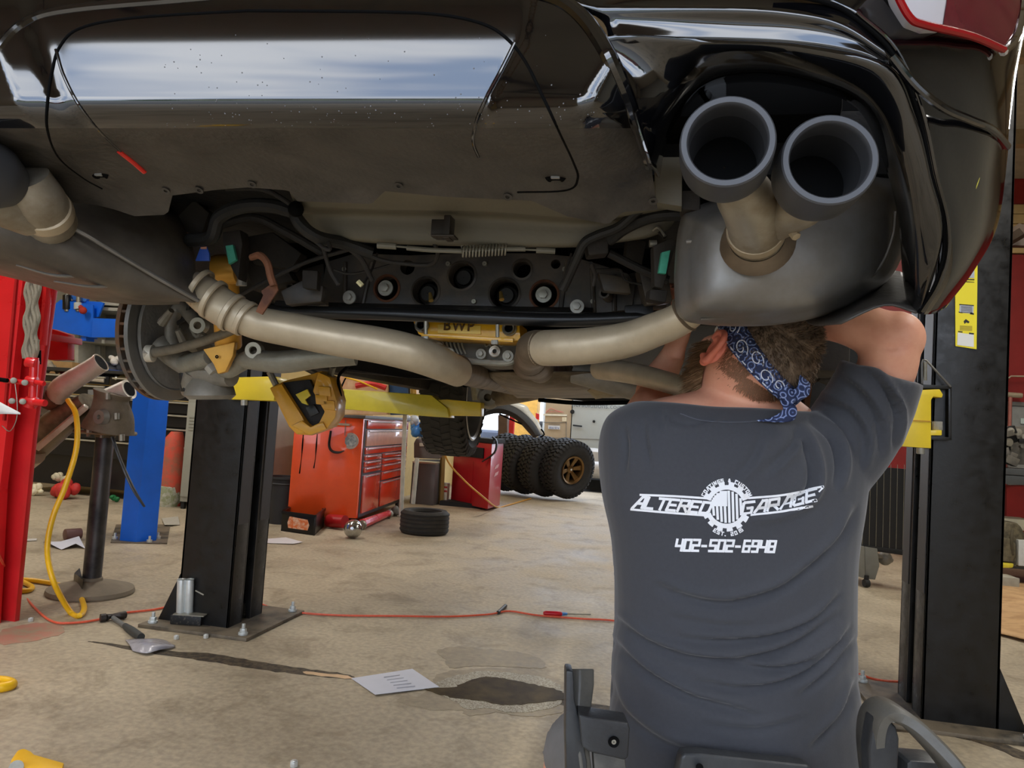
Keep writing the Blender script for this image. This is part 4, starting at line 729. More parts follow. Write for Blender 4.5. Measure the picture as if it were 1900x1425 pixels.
def remesh(o, vox, smooth=6, fac=.5):
    q = o.modifiers.new('r', 'REMESH'); q.mode = 'VOXEL'; q.voxel_size = vox
    q = o.modifiers.new('s', 'SMOOTH'); q.iterations = smooth; q.factor = fac
    dg = bpy.context.evaluated_depsgraph_get(); me = bpy.data.meshes.new_from_object(o.evaluated_get(dg)); o.modifiers.clear(); old = o.data; o.data = me; bpy.data.meshes.remove(old)
    if not me.materials: me.materials.append(m_skin)
    for p in me.polygons: p.use_smooth = True
    return o
# head frame: face turned left and up, away from the lens
hU = (RT*.52+UP*.80-FW*.20).normalized(); hF = (-RT*.58+UP*.12+FW*.80); hF = (hF-hU*hF.dot(hU)).normalized(); hL = hU.cross(hF)   # left side of head
HM = Matrix((-hL, hF, hU)).transposed()   # columns: right, front, up
HC = PD(1402, 668, 1.40)
def HP(x, y, z): return HC+HM @ V((x, y, z))   # metres: x right, y front, z up
def head_shell(k=1, grow=0):
    mb = MB(); R = []
    for i in range(25):
        th = PI*i/24; q = []
        for j in range(36):
            a = 2*PI*j/36; x, y, z = math.sin(th)*math.cos(a), math.sin(th)*math.sin(a), math.cos(th)
            sx, sy, sz = .080, .100, .122
            if z < 0:
                t = -z; sx *= 1-.30*t; 
                y2 = y*sy*(1-.10*t)+.018*t if y > 0 else y*sy*(1-.32*t)+.03*t
            else: y2 = y*sy*(1-.04*z)-.004*z
            q.append(HP(x*(sx+grow), y2*(1+grow/.1), z*(sz+grow)))
        R.append(q)
    return mb.rings(R)
def capsule(mb, pts, r, seg=16): return mb.tp(pts, r, seg, 6)
body = MB(); body.rings(torso_rings(.86))
body.tube([PD(1372, 800, 1.46), PD(1372, 758, 1.45), PD(1380, 722, 1.43), HP(.0, -.02, -.05)], [.104, .098, .080, .066], 24, 4)
body.v += []; hs = head_shell(); body.add(hs.v, hs.f)
# right arm: up beside the bumper, elbow out, forearm reaching in behind the muffler
capsule(body, [(1540, 850, 1.42), (1582, 800, 1.41), (1622, 730, 1.39), (1646, 680, 1.37), (1650, 642, 1.36)], [48, 52, 52, 52, 53])
capsule(body, [(1650, 644, 1.36), (1628, 620, 1.37), (1570, 600, 1.40), (1500, 590, 1.46), (1455, 578, 1.50)], [50, 48, 40, 33, 27])
body.ball(PD(1662, 628, 1.36), .05, 18, 12)
# left arm: forward and up, hand around the pipe
capsule(body, [(1178, 870, 1.44), (1184, 826, 1.50), (1200, 778, 1.62), (1216, 742, 1.74)], [52, 52, 46, 38])
capsule(body, [(1212, 732, 1.74), (1222, 705, 1.72), (1240, 675, 1.66), (1252, 652, 1.62)], [36, 31, 26, 22])
def hand(mb, wr, pd, pn, thumb_side, L=.19):
    """wrist point, palm direction, palm normal (palm side), side vector of the thumb"""
    pd = V(pd).normalized(); pn = (V(pn)-pd*V(pn).dot(pd)).normalized(); sd = pd.cross(pn).normalized()*thumb_side
    R = []
    for t, w_, th in ((-.01, .026, .018), (.02, .032, .016), (.05, .040, .015), (.085, .042, .013), (.098, .038, .010)):
        c = wr+pd*t; R.append([c+sd*w_*math.cos(2*PI*k/14)+pn*th*math.sin(2*PI*k/14) for k in range(14)])
    mb.rings(R)
    for i, (o, l) in enumerate(((.030, .072), (.010, .082), (-.011, .077), (-.031, .060))):
        b = wr+pd*.09+sd*o; r = .0085-.0006*i
        mb.tube([b-pd*.02, b+pd*l*.35+pn*.006, b+pd*l*.62+pn*l*.32, b+pd*l*.62+pn*l*.68], [r*1.1, r, r*.95, r*.7], 10, 4)
    b = wr+pd*.02+sd*.028; mb.tube([b-sd*.006, b+sd*.024+pd*.022+pn*.008, b+sd*.032+pd*.048+pn*.022, b+sd*.026+pd*.066+pn*.034], [.013, .0115, .010, .0075], 10, 4)
hand(body, PD(1252, 654, 1.61), UP*.8+RT*.1-FW*.25, -RT*.6+UP*.1-FW*.3, -1)
hand(body, PD(1455, 580, 1.50), -RT*.8+UP*.35, -FW*.5+UP*.5, 1)
# legs under the shirt, feet flat on the floor
hip = PD(1366, 1540, 1.44)
for s in (-1, 1):
    kx = hip+CR*.12*s; kn_ = hip+CR*.27*s+CF*.42-ZU*.03; an = V((kn_.x, kn_.y, .09))+CR*.03*s+CF*.03
    body.tube([kx, lerp(kx, kn_, .5)+ZU*.01, kn_], [.11, .095, .07], 18, 4).tube([kn_, lerp(kn_, an, .35), an], [.068, .066, .042], 18, 4).tube([an, an-ZU*.03+CF*.06, an-ZU*.05+CF*.17], [.045, .045, .035], 14, 4)
bo = body.build('body', m_skin, man, ang=180); remesh(bo, .0065, 4)
# ear, face
ear = MB()
ec = V((-.086, .016, -.022))
def EP(y, z, o=0): return HP(ec.x-.010-o+.25*min(0, y)*-1*-1, ec.y+y, ec.z+z)
ear.tube([EP(.010, -.020), EP(-.006, -.026), EP(-.014, -.010, .004), EP(-.022, .008, .008), EP(-.020, .024, .008), EP(-.006, .032, .004), EP(.010, .026), EP(.014, .012)], [.007, .008, .0065, .006, .006, .006, .005, .004], 10, 5)
ear.tube([EP(-.004, -.008), EP(-.010, .008, .002), EP(-.002, .020, .001), EP(.008, .012)], [.006, .005, .005, .004], 10, 4)
ear.ball(HP(ec.x-.004, ec.y-.004, ec.z), .024, 14, 9, HM, (.30, .80, 1.25)).ball(HP(ec.x-.006, ec.y+.002, ec.z-.028), .011, 10, 6, HM, (.6, 1, 1))
eobj = ear.build('ear', M('ear_skin', (232, 132, 108), .5, var=.08, bump=.05), man, ang=180); remesh(eobj, .0022, 3)
face = MB(); face.tube([HP(0, .100, .012), HP(0, .110, -.006), HP(0, .122, -.026), HP(0, .108, -.034)], [.009, .010, .013, .010], 12, 4).ball(HP(-.012, .108, -.032), .008, 10, 6).ball(HP(.012, .108, -.032), .008, 10, 6)
face.build('nose', m_skin, man, ang=180)
for s in (-1, 1):
    e = MB().ball(HP(s*.032, .082, .010), .0125, 14, 8).build('eye', M('eye_white', (235, 232, 226), .2), man)
    MB().ball(HP(s*.033, .0925, .010), .0045, 10, 6).build('iris', M('iris', (60, 60, 70), .2), e)
    MB().tube([HP(s*.018, .098, .026), HP(s*.034, .096, .031), HP(s*.05, .086, .027)], [.002, .0035, .002], 8, 4).build('eyebrow', m_hair, man)
MB().tube([HP(-.022, .094, -.058), HP(0, .102, -.055), HP(.022, .094, -.058)], [.002, .0045, .002], 8, 5, flat=.8).build('mouth', M('lips', (190, 110, 96), .5), man)
# hair: scalp shell plus short strands; beard the same way
def scalp(ok, grow, name, mat, dens, L, lean, seed, shell=True):
    rr = random.Random(seed); hs = head_shell(grow=grow); R = len(hs.v)//36; keep = [ok(HM.transposed() @ (p-HC)) for p in hs.v]
    mb = MB(); mb.v = hs.v; mb.f = [f for f in hs.f if len(f) == 4 and sum(keep[i] for i in f) >= 3]
    F_ = list(mb.f)
    if not shell: mb.v = []; mb.f = []
    for k in range(dens):
        f = rr.choice(F_); a, b, c, d = [hs.v[i] for i in f]; u, v = rr.random(), rr.random(); p = (a*(1-u)+b*u)*(1-v)+(d*(1-u)+c*u)*v
        if not shell:
            q_ = HM.transposed() @ (p-HC); hh = q_.z-q_.y*.36
            if rr.random() > max(.0, min(1, (hh+.062)/.06)): continue
        n = (p-HC).normalized(); dr = (n*.5+lean(HM.transposed() @ (p-HC)) + V((rr.uniform(-.18, .18), rr.uniform(-.18, .18), rr.uniform(-.18, .18)))).normalized(); l = L*rr.uniform(.6, 1.3); s = n.cross(dr).normalized()*(.0009 if shell else .0005)
        q = len(mb.v); p = p-n*.002; mb.v += [p-s, p+s, p+dr*l*.6+n*.001+s*.8, p+dr*l*.6+n*.001-s*.8, p+dr*l-n*.001]; mb.f += [(q, q+1, q+2, q+3), (q+3, q+2, q+4)]
    o = mb.build(name, mat, man, ang=180); return o
def band(p):  # height of the bandana centre line on the head (local)
    return .034+p.y*.34
scalp(lambda p: p.z > -.004+p.y*.36+max(0, p.y)*.6 and not (p.y > .06 and p.z < .06), .007, 'hair', m_hair, 12000, .014, lambda p: HM @ V((0, -.25, -.45 if p.z < .07 else -.1)), 3)
scalp(lambda p: -.05+p.y*.3 < p.z <= -.0+p.y*.36 and p.y < .0, .0005, 'nape_hair', M('nape_hair', (150, 108, 80), .7, var=.2), 4200, .006, lambda p: HM @ V((0, -.1, -.8)), 4, False)
scalp(lambda p: p.y > .028 and p.z < -.012 and not (p.y > .085 and p.z > -.05), .005, 'beard', m_beard, 9000, .034, lambda p: HM @ V((0, .3, -.7)), 5)
scalp(lambda p: -.05+p.y*.34 < p.z <= .0+p.y*.36 and p.y < .01, .0005, 'nape_hair', M('nape_hair', (150, 108, 80)), 4200, .008, lambda p: HM @ V((0, -.1, -.8)), 14, False)
scalp(lambda p: -.10 < p.z <= -.03 and -.03 < p.y < .06 and p.x < 0, .0005, 'stubble', MATS['nape_hair'], 1100, .006, lambda p: HM @ V((0, .2, -.8)), 15, False)
scalp(lambda p: p.y > .02 and p.z < -.03 and p.x < 0, .004, 'beard_fringe', m_beard, 3500, .045, lambda p: -RT*.5-UP*.7, 16, False)
# bandana round the head, knotted at the back
m_ban = M('bandana_blue', (62, 82, 128), .8, var=.1, scale=100, bump=.1, bscale=400)
tt = m_ban.node_tree; bb = tt.nodes['Principled BSDF']; tcc = tt.nodes.new('ShaderNodeTexCoord'); vo = tt.nodes.new('ShaderNodeTexVoronoi'); vo.inputs['Scale'].default_value = 62; vo.inputs['Randomness'].default_value = .9
wv = tt.nodes.new('ShaderNodeMath'); wv.operation = 'SINE'; mu = tt.nodes.new('ShaderNodeMath'); mu.operation = 'MULTIPLY'; mu.inputs[1].default_value = 19
rp_ = tt.nodes.new('ShaderNodeValToRGB'); rp_.color_ramp.elements[0].position = .0; rp_.color_ramp.elements[0].color = lin((34, 44, 78)); rp_.color_ramp.elements[1].position = .35; rp_.color_ramp.elements[1].color = lin((74, 94, 144)); e_ = rp_.color_ramp.elements.new(.92); e_.color = lin((80, 102, 156)); e_ = rp_.color_ramp.elements.new(.98); e_.color = lin((178, 190, 222))
tt.links.new(tcc.outputs['Object'], vo.inputs['Vector']); tt.links.new(vo.outputs['Distance'], mu.inputs[0]); tt.links.new(mu.outputs[0], wv.inputs[0]); tt.links.new(wv.outputs[0], rp_.inputs[0]); tt.links.new(rp_.outputs[0], bb.inputs['Base Color'])
R = []
for j in range(6):
    q = []; v = j/5-.5
    for i in range(64):
        a = 2*PI*i/64; x, y = math.cos(a)*.087, math.sin(a)*.107; wdt = .050-.018*max(0, -math.sin(a)); zc = .020+y*.36
        g = math.cos(PI*v)*.003; z = zc+v*wdt
        s_ = math.sqrt(max(.2, 1-(z/.135)**2)) if z > 0 else 1-.0*z
        q.append(HP(x*s_*(1+g/.09)*1.02, y*s_*(1+g/.09)*1.02, z))
    R.append(q)
G = [r+[r[0]] for r in R]
bn = MB().grid([spline(r, 1) for r in G]).build('bandana', m_ban, man, ang=180, solid=.0025)
kp = HP(-.018, -.110, -.022)
def blob(c, r, sc, rot=None): return MB().ball(c, r, 16, 10, rot or HM, sc)
kn2 = MB().tube([kp+UP*.012-RT*.012, kp+RT*.004, kp-UP*.016+RT*.006], [.010, .014, .009], 12, 5).build('knot', m_ban, bn)
MB().patch([[kp+RT*.0+UP*.006, kp+RT*.016+UP*.012-FW*.012, kp+RT*.024+UP*.034-FW*.008], [kp+RT*.010-UP*.010, kp+RT*.034+UP*.0-FW*.016, kp+RT*.042+UP*.02-FW*.004], [kp+RT*.006-UP*.012, kp+RT*.030-UP*.006, kp+RT*.036+UP*.030+FW*.010]], 6, 6).build('tail', m_ban, bn, solid=.002)
MB().patch([[kp-RT*.008-UP*.010, kp-RT*.006-UP*.026-FW*.008, kp-RT*.026-UP*.040-FW*.004, kp-RT*.048-UP*.044], [kp+RT*.010-UP*.012, kp+RT*.018-UP*.026-FW*.010, kp+RT*.008-UP*.046-FW*.006, kp-RT*.046-UP*.046]], 6, 5).build('tail', m_ban, bn, solid=.002)
# white scrolls printed on the cloth
def on_band(i, v):   # i angle deg around the head (180 = left side, 270 = back), v across
    a = math.radians(i); x, y = math.cos(a)*.087, math.sin(a)*.107; wdt = .050-.018*max(0, -math.sin(a)); z = .020+y*.36+v*wdt
    g = math.cos(PI*v)*.003; s_ = math.sqrt(max(.2, 1-(z/.135)**2)) if z > 0 else 1
    return HP(x*s_*(1.045+g/.09), y*s_*(1.045+g/.09), z)
m_wht = M('white_print', (222, 226, 238), .8)
for k in range(11): MB().tube([on_band(150+k*9, -.42), on_band(155+k*9, -.42)], .0011, 6, 1).build('printed_dash', m_wht, bn)
for k, (ci, cv, r) in enumerate(((176, .1, .22), (196, -.1, .24), (214, .12, .24), (230, -.1, .24), (246, .05, .2), (160, -.05, .2))):
    q = []
    for n_ in range(18):
        a = n_*.42; rr_ = r*(1-n_/24); q.append(on_band(ci+math.cos(a)*rr_*34, cv+math.sin(a)*rr_*1.3))
    MB().tube(q, .0010, 6, 2).build('printed_scroll', m_wht, bn)
# ---- shirt
sh_ = MB(); sh_.rings(torso_rings(1.0, 754))
sh_.tp([(1530, 870, 1.42), (1574, 812, 1.41), (1608, 756, 1.395), (1626, 716, 1.385), (1636, 690, 1.38)], [82, 84, 80, 76, 74], 28, 6)
sh_.tp([(1180, 880, 1.44), (1180, 838, 1.49), (1188, 812, 1.57), (1194, 804, 1.61)], [68, 64, 56, 50], 24, 6)
so = sh_.build('shirt', m_shirt, man, ang=180); remesh(so, .0058, 7)
me = so.data
# cloth folds, pressed into the real mesh along curves that run over the back
FOLDS = [([(1215, 1082), (1270, 1105), (1345, 1118), (1430, 1098), (1480, 1070), (1540, 1015)], 9, .0065), ([(1135, 1140), (1200, 1190), (1290, 1220), (1380, 1222), (1470, 1196), (1560, 1135)], 9, .008),
 ([(1130, 1180), (1190, 1240), (1280, 1290), (1350, 1310), (1410, 1330)], 9, .007), ([(1250, 1180), (1330, 1188), (1430, 1180), (1510, 1150), (1560, 1100)], 7, .006), ([(1290, 1262), (1370, 1276), (1450, 1266), (1530, 1222), (1580, 1160)], 8, .007),
 ([(1330, 1225), (1430, 1240), (1500, 1225), (1560, 1185)], 7, .006), ([(1240, 1142), (1330, 1158), (1400, 1158)], 7, .003), ([(1130, 1250), (1160, 1320), (1240, 1380), (1330, 1400)], 11, .005), ([(1300, 1340), (1400, 1352), (1500, 1330)], 8, .003),
 ([(1475, 790), (1500, 830), (1512, 880), (1500, 920), (1450, 945), (1380, 955)], 9, .008), ([(1500, 775), (1545, 810), (1560, 860), (1552, 910)], 8, .007), ([(1560, 700), (1600, 730), (1632, 780), (1640, 850)], 8, .007), ([(1590, 680), (1640, 712), (1668, 770), (1660, 830)], 7, .006),
 ([(1520, 740), (1575, 762), (1605, 810), (1600, 870)], 8, .006), ([(1480, 800), (1470, 830), (1420, 880)], 8, .005), ([(1420, 790), (1400, 850), (1350, 900)], 9, .003), ([(1160, 790), (1165, 830), (1160, 880)], 7, .004), ([(1195, 775), (1200, 820), (1210, 870)], 7, .0035), ([(1225, 765), (1235, 800)], 6, .003), ([(1480, 1290), (1540, 1240), (1590, 1180)], 8, .005), ([(1500, 1390), (1560, 1330), (1590, 1260)], 9, .005), ([(1350, 770), (1280, 790), (1240, 780)], 5, .002),
 ([(1620, 700), (1655, 735), (1672, 770)], 5, .004), ([(1500, 1060), (1560, 1000), (1590, 940)], 10, .005)]
FL = [([V((p.x, p.y)) for p in spline([V((x, y, 0)) for x, y in q], 5)], w_, h_) for q, w_, h_ in FOLDS]
BX = [(min(p.x for p in q)-w_*4, max(p.x for p in q)+w_*4, min(p.y for p in q)-w_*4, max(p.y for p in q)+w_*4) for q, w_, h_ in FL]
nrm = [v.normal.copy() for v in me.vertices]
for i, v in enumerate(me.vertices):
    n = nrm[i]
    if n.dot(CF) > .25: continue
    px, py, d = pj(v.co); off = 0
    for (q, w_, h_), bx in zip(FL, BX):
        if not (bx[0] < px < bx[1] and bx[2] < py < bx[3]): continue
        p = V((px, py)); best = 1e9; sg = 1; tpar = 0
        for k in range(len(q)-1):
            a, b = q[k], q[k+1]; ab = b-a; t = max(0, min(1, (p-a).dot(ab)/max(1e-6, ab.length_squared))); c = a+ab*t; dd = (p-c).length
            if dd < best: best = dd; sg = 1 if ab.x*(p.y-a.y)-ab.y*(p.x-a.x) > 0 else -1; tpar = (k+t)/(len(q)-1)
        fade = math.sin(PI*min(1, max(0, tpar)))**.6; s = best*sg/w_
        off += fade*2.2*h_*(math.exp(-((s+1.0)**2))*.75-math.exp(-((s-.25)**2)*1.2))
    off += noise.noise(v.co*9)*.004
    v.co += n*off
for p in me.polygons: p.use_smooth = True
# open collar and sleeve hems are closed over by rims
def hem(pts, r, nm): MB().tube(pts, r, 8, 6).build(nm, M('hem_cotton', (58, 60, 68), .9, var=.05), so)
bvh = BVHTree.FromObject(so, bpy.context.evaluated_depsgraph_get())
def on_shirt(px, py, off=.0012):
    o_, d_ = CAM, ray(px, py).normalized(); h = bvh.ray_cast(o_, d_, 5)
    return (h[0]+h[1]*off if h[1].dot(d_) < 0 else h[0]-h[1]*off) if h[0] is not None else PD(px, py, 1.3)
MB().tube([on_shirt(x, y, .001) for x, y in ((1262, 768), (1300, 780), (1360, 784), (1420, 780), (1470, 766))], .0012, 6, 6).build('collar_seam', M('stitch', (84, 86, 94), .9), so)
# trousers and shoes
m_short = M('grey_shorts', (128, 126, 124), .85, bump=.1, bscale=300); m_shoe = M('boot_leather', (60, 46, 36), .6)
tr = MB().rings([[p for p in r] for r in [[PD(1366, 1500, 1.43)+CR*.195*math.cos(a)+CF*.16*math.sin(a)+ZU*z for a in [2*PI*k/24 for k in range(24)]] for z in (-.01, -.10, -.15)]])
for s in (-1, 1):
    kx = hip+CR*.12*s; kn_ = hip+CR*.27*s+CF*.42-ZU*.03; tr.tube([kx-CF*.02, lerp(kx, kn_, .45), lerp(kx, kn_, .95)], [.125, .115, .098], 20, 4)
to = tr.build('shorts', m_short, man, ang=180); remesh(to, .009, 5)
for s in (-1, 1):
    kn_ = hip+CR*.27*s+CF*.42-ZU*.03; an = V((kn_.x, kn_.y, .09))+CR*.03*s+CF*.03
    b = MB().rings([[an+CF*y+CR*w_*math.cos(a)+ZU*(h_*math.sin(a)+zc) for a in [2*PI*k/18 for k in range(18)]] for y, w_, h_, zc in ((-.085, .02, .03, -.05), (-.07, .042, .05, -.038), (0, .048, .06, -.028), (.07, .05, .045, -.043), (.15, .05, .034, -.054), (.20, .03, .02, -.066))])
    f_ = b.tube([an-ZU*.04, an+ZU*.05], [.055, .056], 18, 1).build('boot', m_shoe, man, ang=70); MB().prism([an+CF*y+CR*x-ZU*.088 for x, y in ((-.045, -.09), (.045, -.09), (.055, .1), (.035, .205), (-.035, .205), (-.055, .1))], ZU*.02).build('sole', M('sole', (24, 24, 24), .7), f_)
# ---- print on the back of the shirt
m_pr = M('shirt_print', (240, 240, 242), .7, rgb2=(214, 206, 196), scale=22, thr=(.62, .8))
pr = MB()
def strip(a, b, wd):
    a, b = V(a), V(b); L_ = (b-a).length; n_ = max(2, int(L_/5)); t_ = (b-a)/L_; s_ = V((-t_.y, t_.x))*wd/2
    q = len(pr.v)
    for i in range(n_+1):
        p = a+(b-a)*i/n_; pr.v += [on_shirt(p.x-s_.x, p.y-s_.y), on_shirt(p.x+s_.x, p.y+s_.y)]
    pr.f += [(q+2*i, q+2*i+1, q+2*i+3, q+2*i+2) for i in range(n_)]
def poly_strip(P_, wd):
    for a, b in zip(P_, P_[1:]):
        t_ = (V(b)-V(a)).normalized()*wd*.45; strip(V(a)-t_, V(b)+t_, wd)
GL = {'A': [[(0, 0), (.55, 1), (.95, 1), (.95, 0)], [(.3, .38), (.95, .38)]], 'L': [[(0, 1), (0, 0), (.85, 0)]], 'T': [[(0, 1), (1, 1)], [(.5, 1), (.5, 0)]], 'E': [[(.9, 1), (0, 1), (0, 0), (.9, 0)], [(0, .5), (.75, .5)]],
 'R': [[(0, 0), (0, 1), (.9, 1), (.9, .5), (0, .5)], [(.45, .5), (.95, 0)]], 'D': [[(0, 0), (0, 1), (.75, 1), (.95, .8), (.95, .2), (.75, 0), (0, 0)]], 'G': [[(.95, 1), (.1, 1), (0, .9), (0, .1), (.1, 0), (.9, 0), (.9, .48), (.45, .48)]],
 '4': [[(0, 1), (0, .42), (.8, .42)], [(.8, 1), (.8, 0)]], '0': [[(0, 0), (0, 1), (.8, 1), (.8, 0), (0, 0)]], '2': [[(0, 1), (.8, 1), (.8, .5), (0, .5), (0, 0), (.8, 0)]], '5': [[(.8, 1), (0, 1), (0, .5), (.8, .5), (.8, 0), (0, 0)]],
 '6': [[(.7, 1), (0, 1), (0, 0), (.8, 0), (.8, .5), (0, .5)]], '9': [[(.8, .5), (0, .5), (0, 1), (.8, 1), (.8, 0), (.1, 0)]], '8': [[(0, 0), (0, 1), (.8, 1), (.8, 0), (0, 0)], [(0, .5), (.8, .5)]], '-': [[(.1, .45), (.6, .45)]],
 'C': [[(.85, 1), (0, 1), (0, 0), (.85, 0)]], 'O': [[(0, 0), (0, 1), (.85, 1), (.85, 0), (0, 0)]], 'I': [[(.2, 0), (.2, 1)]], 'N': [[(0, 0), (0, 1), (.8, 0), (.8, 1)]], 'S': [[(.85, 1), (0, 1), (0, .5), (.85, .5), (.85, 0), (0, 0)]], '&': [[(.85, 0), (.1, .75), (.3, 1), (.6, .8), (0, .3), (.2, 0), (.6, 0), (.85, .4)]],
 'U': [[(0, 1), (0, 0), (.85, 0), (.85, 1)]], 'M': [[(0, 0), (0, 1), (.5, .4), (1, 1), (1, 0)]], '.': [[(.1, 0), (.25, 0)]], '1': [[(.4, 0), (.4, 1)]]}
def word(txt, pos, adv, hgt, wd, wl, shear):     # pos(s) -> (point, tangent) in the printed plane
    s_ = 0
    for ch in txt:
        if ch != ' ':
            for q in GL[ch]:
                P_ = []
                for x, y in q:
                    p, t_ = pos(s_+x*wl+shear*(y-.5)*hgt); n_ = V((t_.y, -t_.x)); P_.append(p+n_*(y-.5)*hgt)
                poly_strip(P_, wd)
        s_ += adv*(.6 if ch in '1I.' else 1)
    return s_
def linepos(a, b, c=None):
    Q = [V((x, y, 0)) for x, y in ([a, b] if c is None else [a, c, b])]; Q = spline(Q, 12); Ls = [0]
    for p, q in zip(Q, Q[1:]): Ls.append(Ls[-1]+(q-p).length)
    def f(s_):
        for i in range(len(Q)-1):
            if s_ <= Ls[i+1] or i == len(Q)-2:
                t_ = (Q[i+1]-Q[i]).normalized(); p = Q[i]+t_*(s_-Ls[i]); return V((p.x, p.y)), V((t_.x, t_.y))
    return f
word('ALTERED', linepos((1180, 931), (1320, 943)), 20.4, 20, 5.0, 16.5, .35)
word('GARAGE', linepos((1378, 943), (1520, 916), (1450, 934)), 24.2, 20, 5.0, 19.5, .35)
for q in (([(1189, 918), (1250, 920.5), (1318, 925)]), ([(1172, 945), (1240, 951), (1306, 956)]), ([(1390, 924), (1455, 918), (1526, 903)]), ([(1394, 956), (1450, 950), (1506, 939)])): poly_strip([V((p.x, p.y)) for p in spline([V((x, y, 0)) for x, y in q], 6)], 4.0)
strip((1526, 905), (1520, 913), 3); strip((1172, 943), (1176, 939), 3)
word('402-502-6948', linepos((1255, 1011), (1440, 1014)), 15.6, 20, 4.6, 13.5, .18)
def arcpos(cx, cy, r, a0, sgn):
    def f(s_):
        a = a0+sgn*s_/r; return V((cx+r*math.cos(a), cy+r*math.sin(a))), V((-math.sin(a), math.cos(a)))*sgn
    return f
word('COATINGS & CUSTOM', arcpos(1348, 939, 47.5, math.radians(204), 1), 6.75, 6.0, 1.9, 4.3, 0)
word('EST. 2015', arcpos(1350, 948, 43, math.radians(126), -1), 7.2, 6.0, 1.9, 4.8, 0)
# gear emblem with vertical stripes
def pfill(P2):
    q = len(pr.v); pr.v += [on_shirt(x, y) for x, y in P2]; pr.f.append(tuple(range(q, q+len(P2))))
gx, gy = 1348, 940
for k in range(72):
    a0, a1 = 2*PI*k/72, 2*PI*(k+1)/72
    if abs(math.sin((a0+a1)/2)) < .34: continue
    t_ = (k % 5) in (0, 1, 2); r1 = 46 if t_ else 40
    for ra, rb in ((31.5, 36), (36, 40), (40, r1)):
        if rb > ra: pfill([(gx+ra*math.cos(a0), gy+ra*math.sin(a0)), (gx+rb*math.cos(a0), gy+rb*math.sin(a0)), (gx+rb*math.cos(a1), gy+rb*math.sin(a1)), (gx+ra*math.cos(a1), gy+ra*math.sin(a1))])
for k in range(8):
    x = gx-25+k*7.2; h_ = math.sqrt(max(0, 30**2-(x-gx)**2)); top = gy-h_ if k > 3 else gy-2
    strip((x, top), (x+1.5, gy+h_), 4.6)
for j in range(7): 
    y = gy-27+j*4; h_ = math.sqrt(max(0, 30**2-(y-gy)**2)); strip((gx-h_, y), (gx+1, y), 4.4)
po = pr.build('back_print', m_pr, so, ang=180)
# smudges of dust on the cloth
# ---------------------------------------------------------------- shop chair the mechanic sits on
m_ch = M('chair_plastic', (58, 60, 62), .42, rgb2=(40, 41, 43), scale=6, rvar=.08, bump=.08, bscale=180)
m_cht = M('chair_pale', (92, 89, 82), .5, rgb2=(66, 64, 60), scale=8, bump=.08, bscale=150)  # lighter grey for the armrests and strut
cc_ = PD(1366, 1560, 1.40); cb_ = V((cc_.x, cc_.y, 0))
chr_ = thing('stool_chair', 'black plastic armchair on casters under the seated mechanic', 'chair', cb_)
seat_z = hip.z-.14
MB().prism([V((cb_.x, cb_.y, seat_z-.08))+CR*x+CF*y for x, y in ((-.22, -.2), (.22, -.2), (.25, .1), (.2, .26), (-.2, .26), (-.25, .1))], ZU*.07).build('seat', M('seat_fabric', (34, 35, 38), .9, bump=.2), chr_, bev=.025, bseg=3)
MB().cyl(V((cb_.x, cb_.y, .10)), V((cb_.x, cb_.y, seat_z-.08)), .028).build('post', m_ch, chr_)
for k in range(5):
    a = 2*PI*k/5+.3; e = V((cb_.x+.27*math.cos(a), cb_.y+.27*math.sin(a), .075)); MB().tube([V((cb_.x, cb_.y, .11)), e], [.03, .02], 8, 1).build('base_leg', m_ch, chr_)
    MB().lathe([(.001, -.02), (.027, -.02), (.03, 0), (.027, .02), (.001, .02)], e-ZU*.045, (math.sin(a), -math.cos(a), 0), 16).build('caster', m_ch, chr_)
bk = [(1264, 1404), (1272, 1399), (1300, 1399), (1500, 1420), (1512, 1434), (1520, 1640), (1250, 1640), (1256, 1440)]
o = MB().prism([PD(x, y, 1.215) for x, y in bk], CF*.03).build('backrest', m_ch, chr_, bev=.006, bseg=3)
MB().tp([(1298, 1424, 1.21), (1298, 1424, 1.20)], 7, 16, 1).build('screw', m_seam, o)
# left arm: upright blade with a bracket bolted to it
o = MB().rings([[PD(x+dx, y, d+dd) for dx, dd in ((0, 0), (w_*.5, -.012), (w_, 0), (w_, .03), (w_*.5, .035), (0, .03))] for x, y, w_, d in ((1050, 1241, 52, 1.20), (1050, 1270, 52, 1.19), (1051, 1310, 46, 1.18), (1054, 1350, 38, 1.17), (1058, 1400, 36, 1.16), (1066, 1470, 38, 1.16), (1080, 1580, 44, 1.18))]).build('armrest', m_cht, chr_, ang=60, bev=.003)
MB().prism([PD(x, y, 1.15) for x, y in ((1050, 1244), (1064, 1246), (1066, 1300), (1076, 1340), (1090, 1420), (1086, 1480), (1052, 1480), (1049, 1360))], CF*.04).build('arm_side', m_ch, o, bev=.005)
MB().prism([PD(x, y, 1.13) for x, y in ((1074, 1326), (1088, 1330), (1166, 1342), (1169, 1352), (1166, 1406), (1158, 1411), (1092, 1395), (1080, 1386))], CF*.045).build('arm_bracket', m_ch, o, bev=.005, bseg=3)
MB().prism([PD(x, y, 1.16) for x, y in ((1100, 1396), (1160, 1408), (1172, 1500), (1108, 1500))], CF*.03).build('arm_strut', m_cht, o, bev=.004)
MB().lathe([(.0028, .002), (.004, -.001), (.0075, -.002), (.0085, .001)], PD(1139, 1377, 1.127), CF, 18).build('screw', m_seam, o)
MB().lathe([(.001, .0), (.004, .0)], PD(1139, 1377, 1.127), CF, 12).build('screw_head', m_zinc, o)
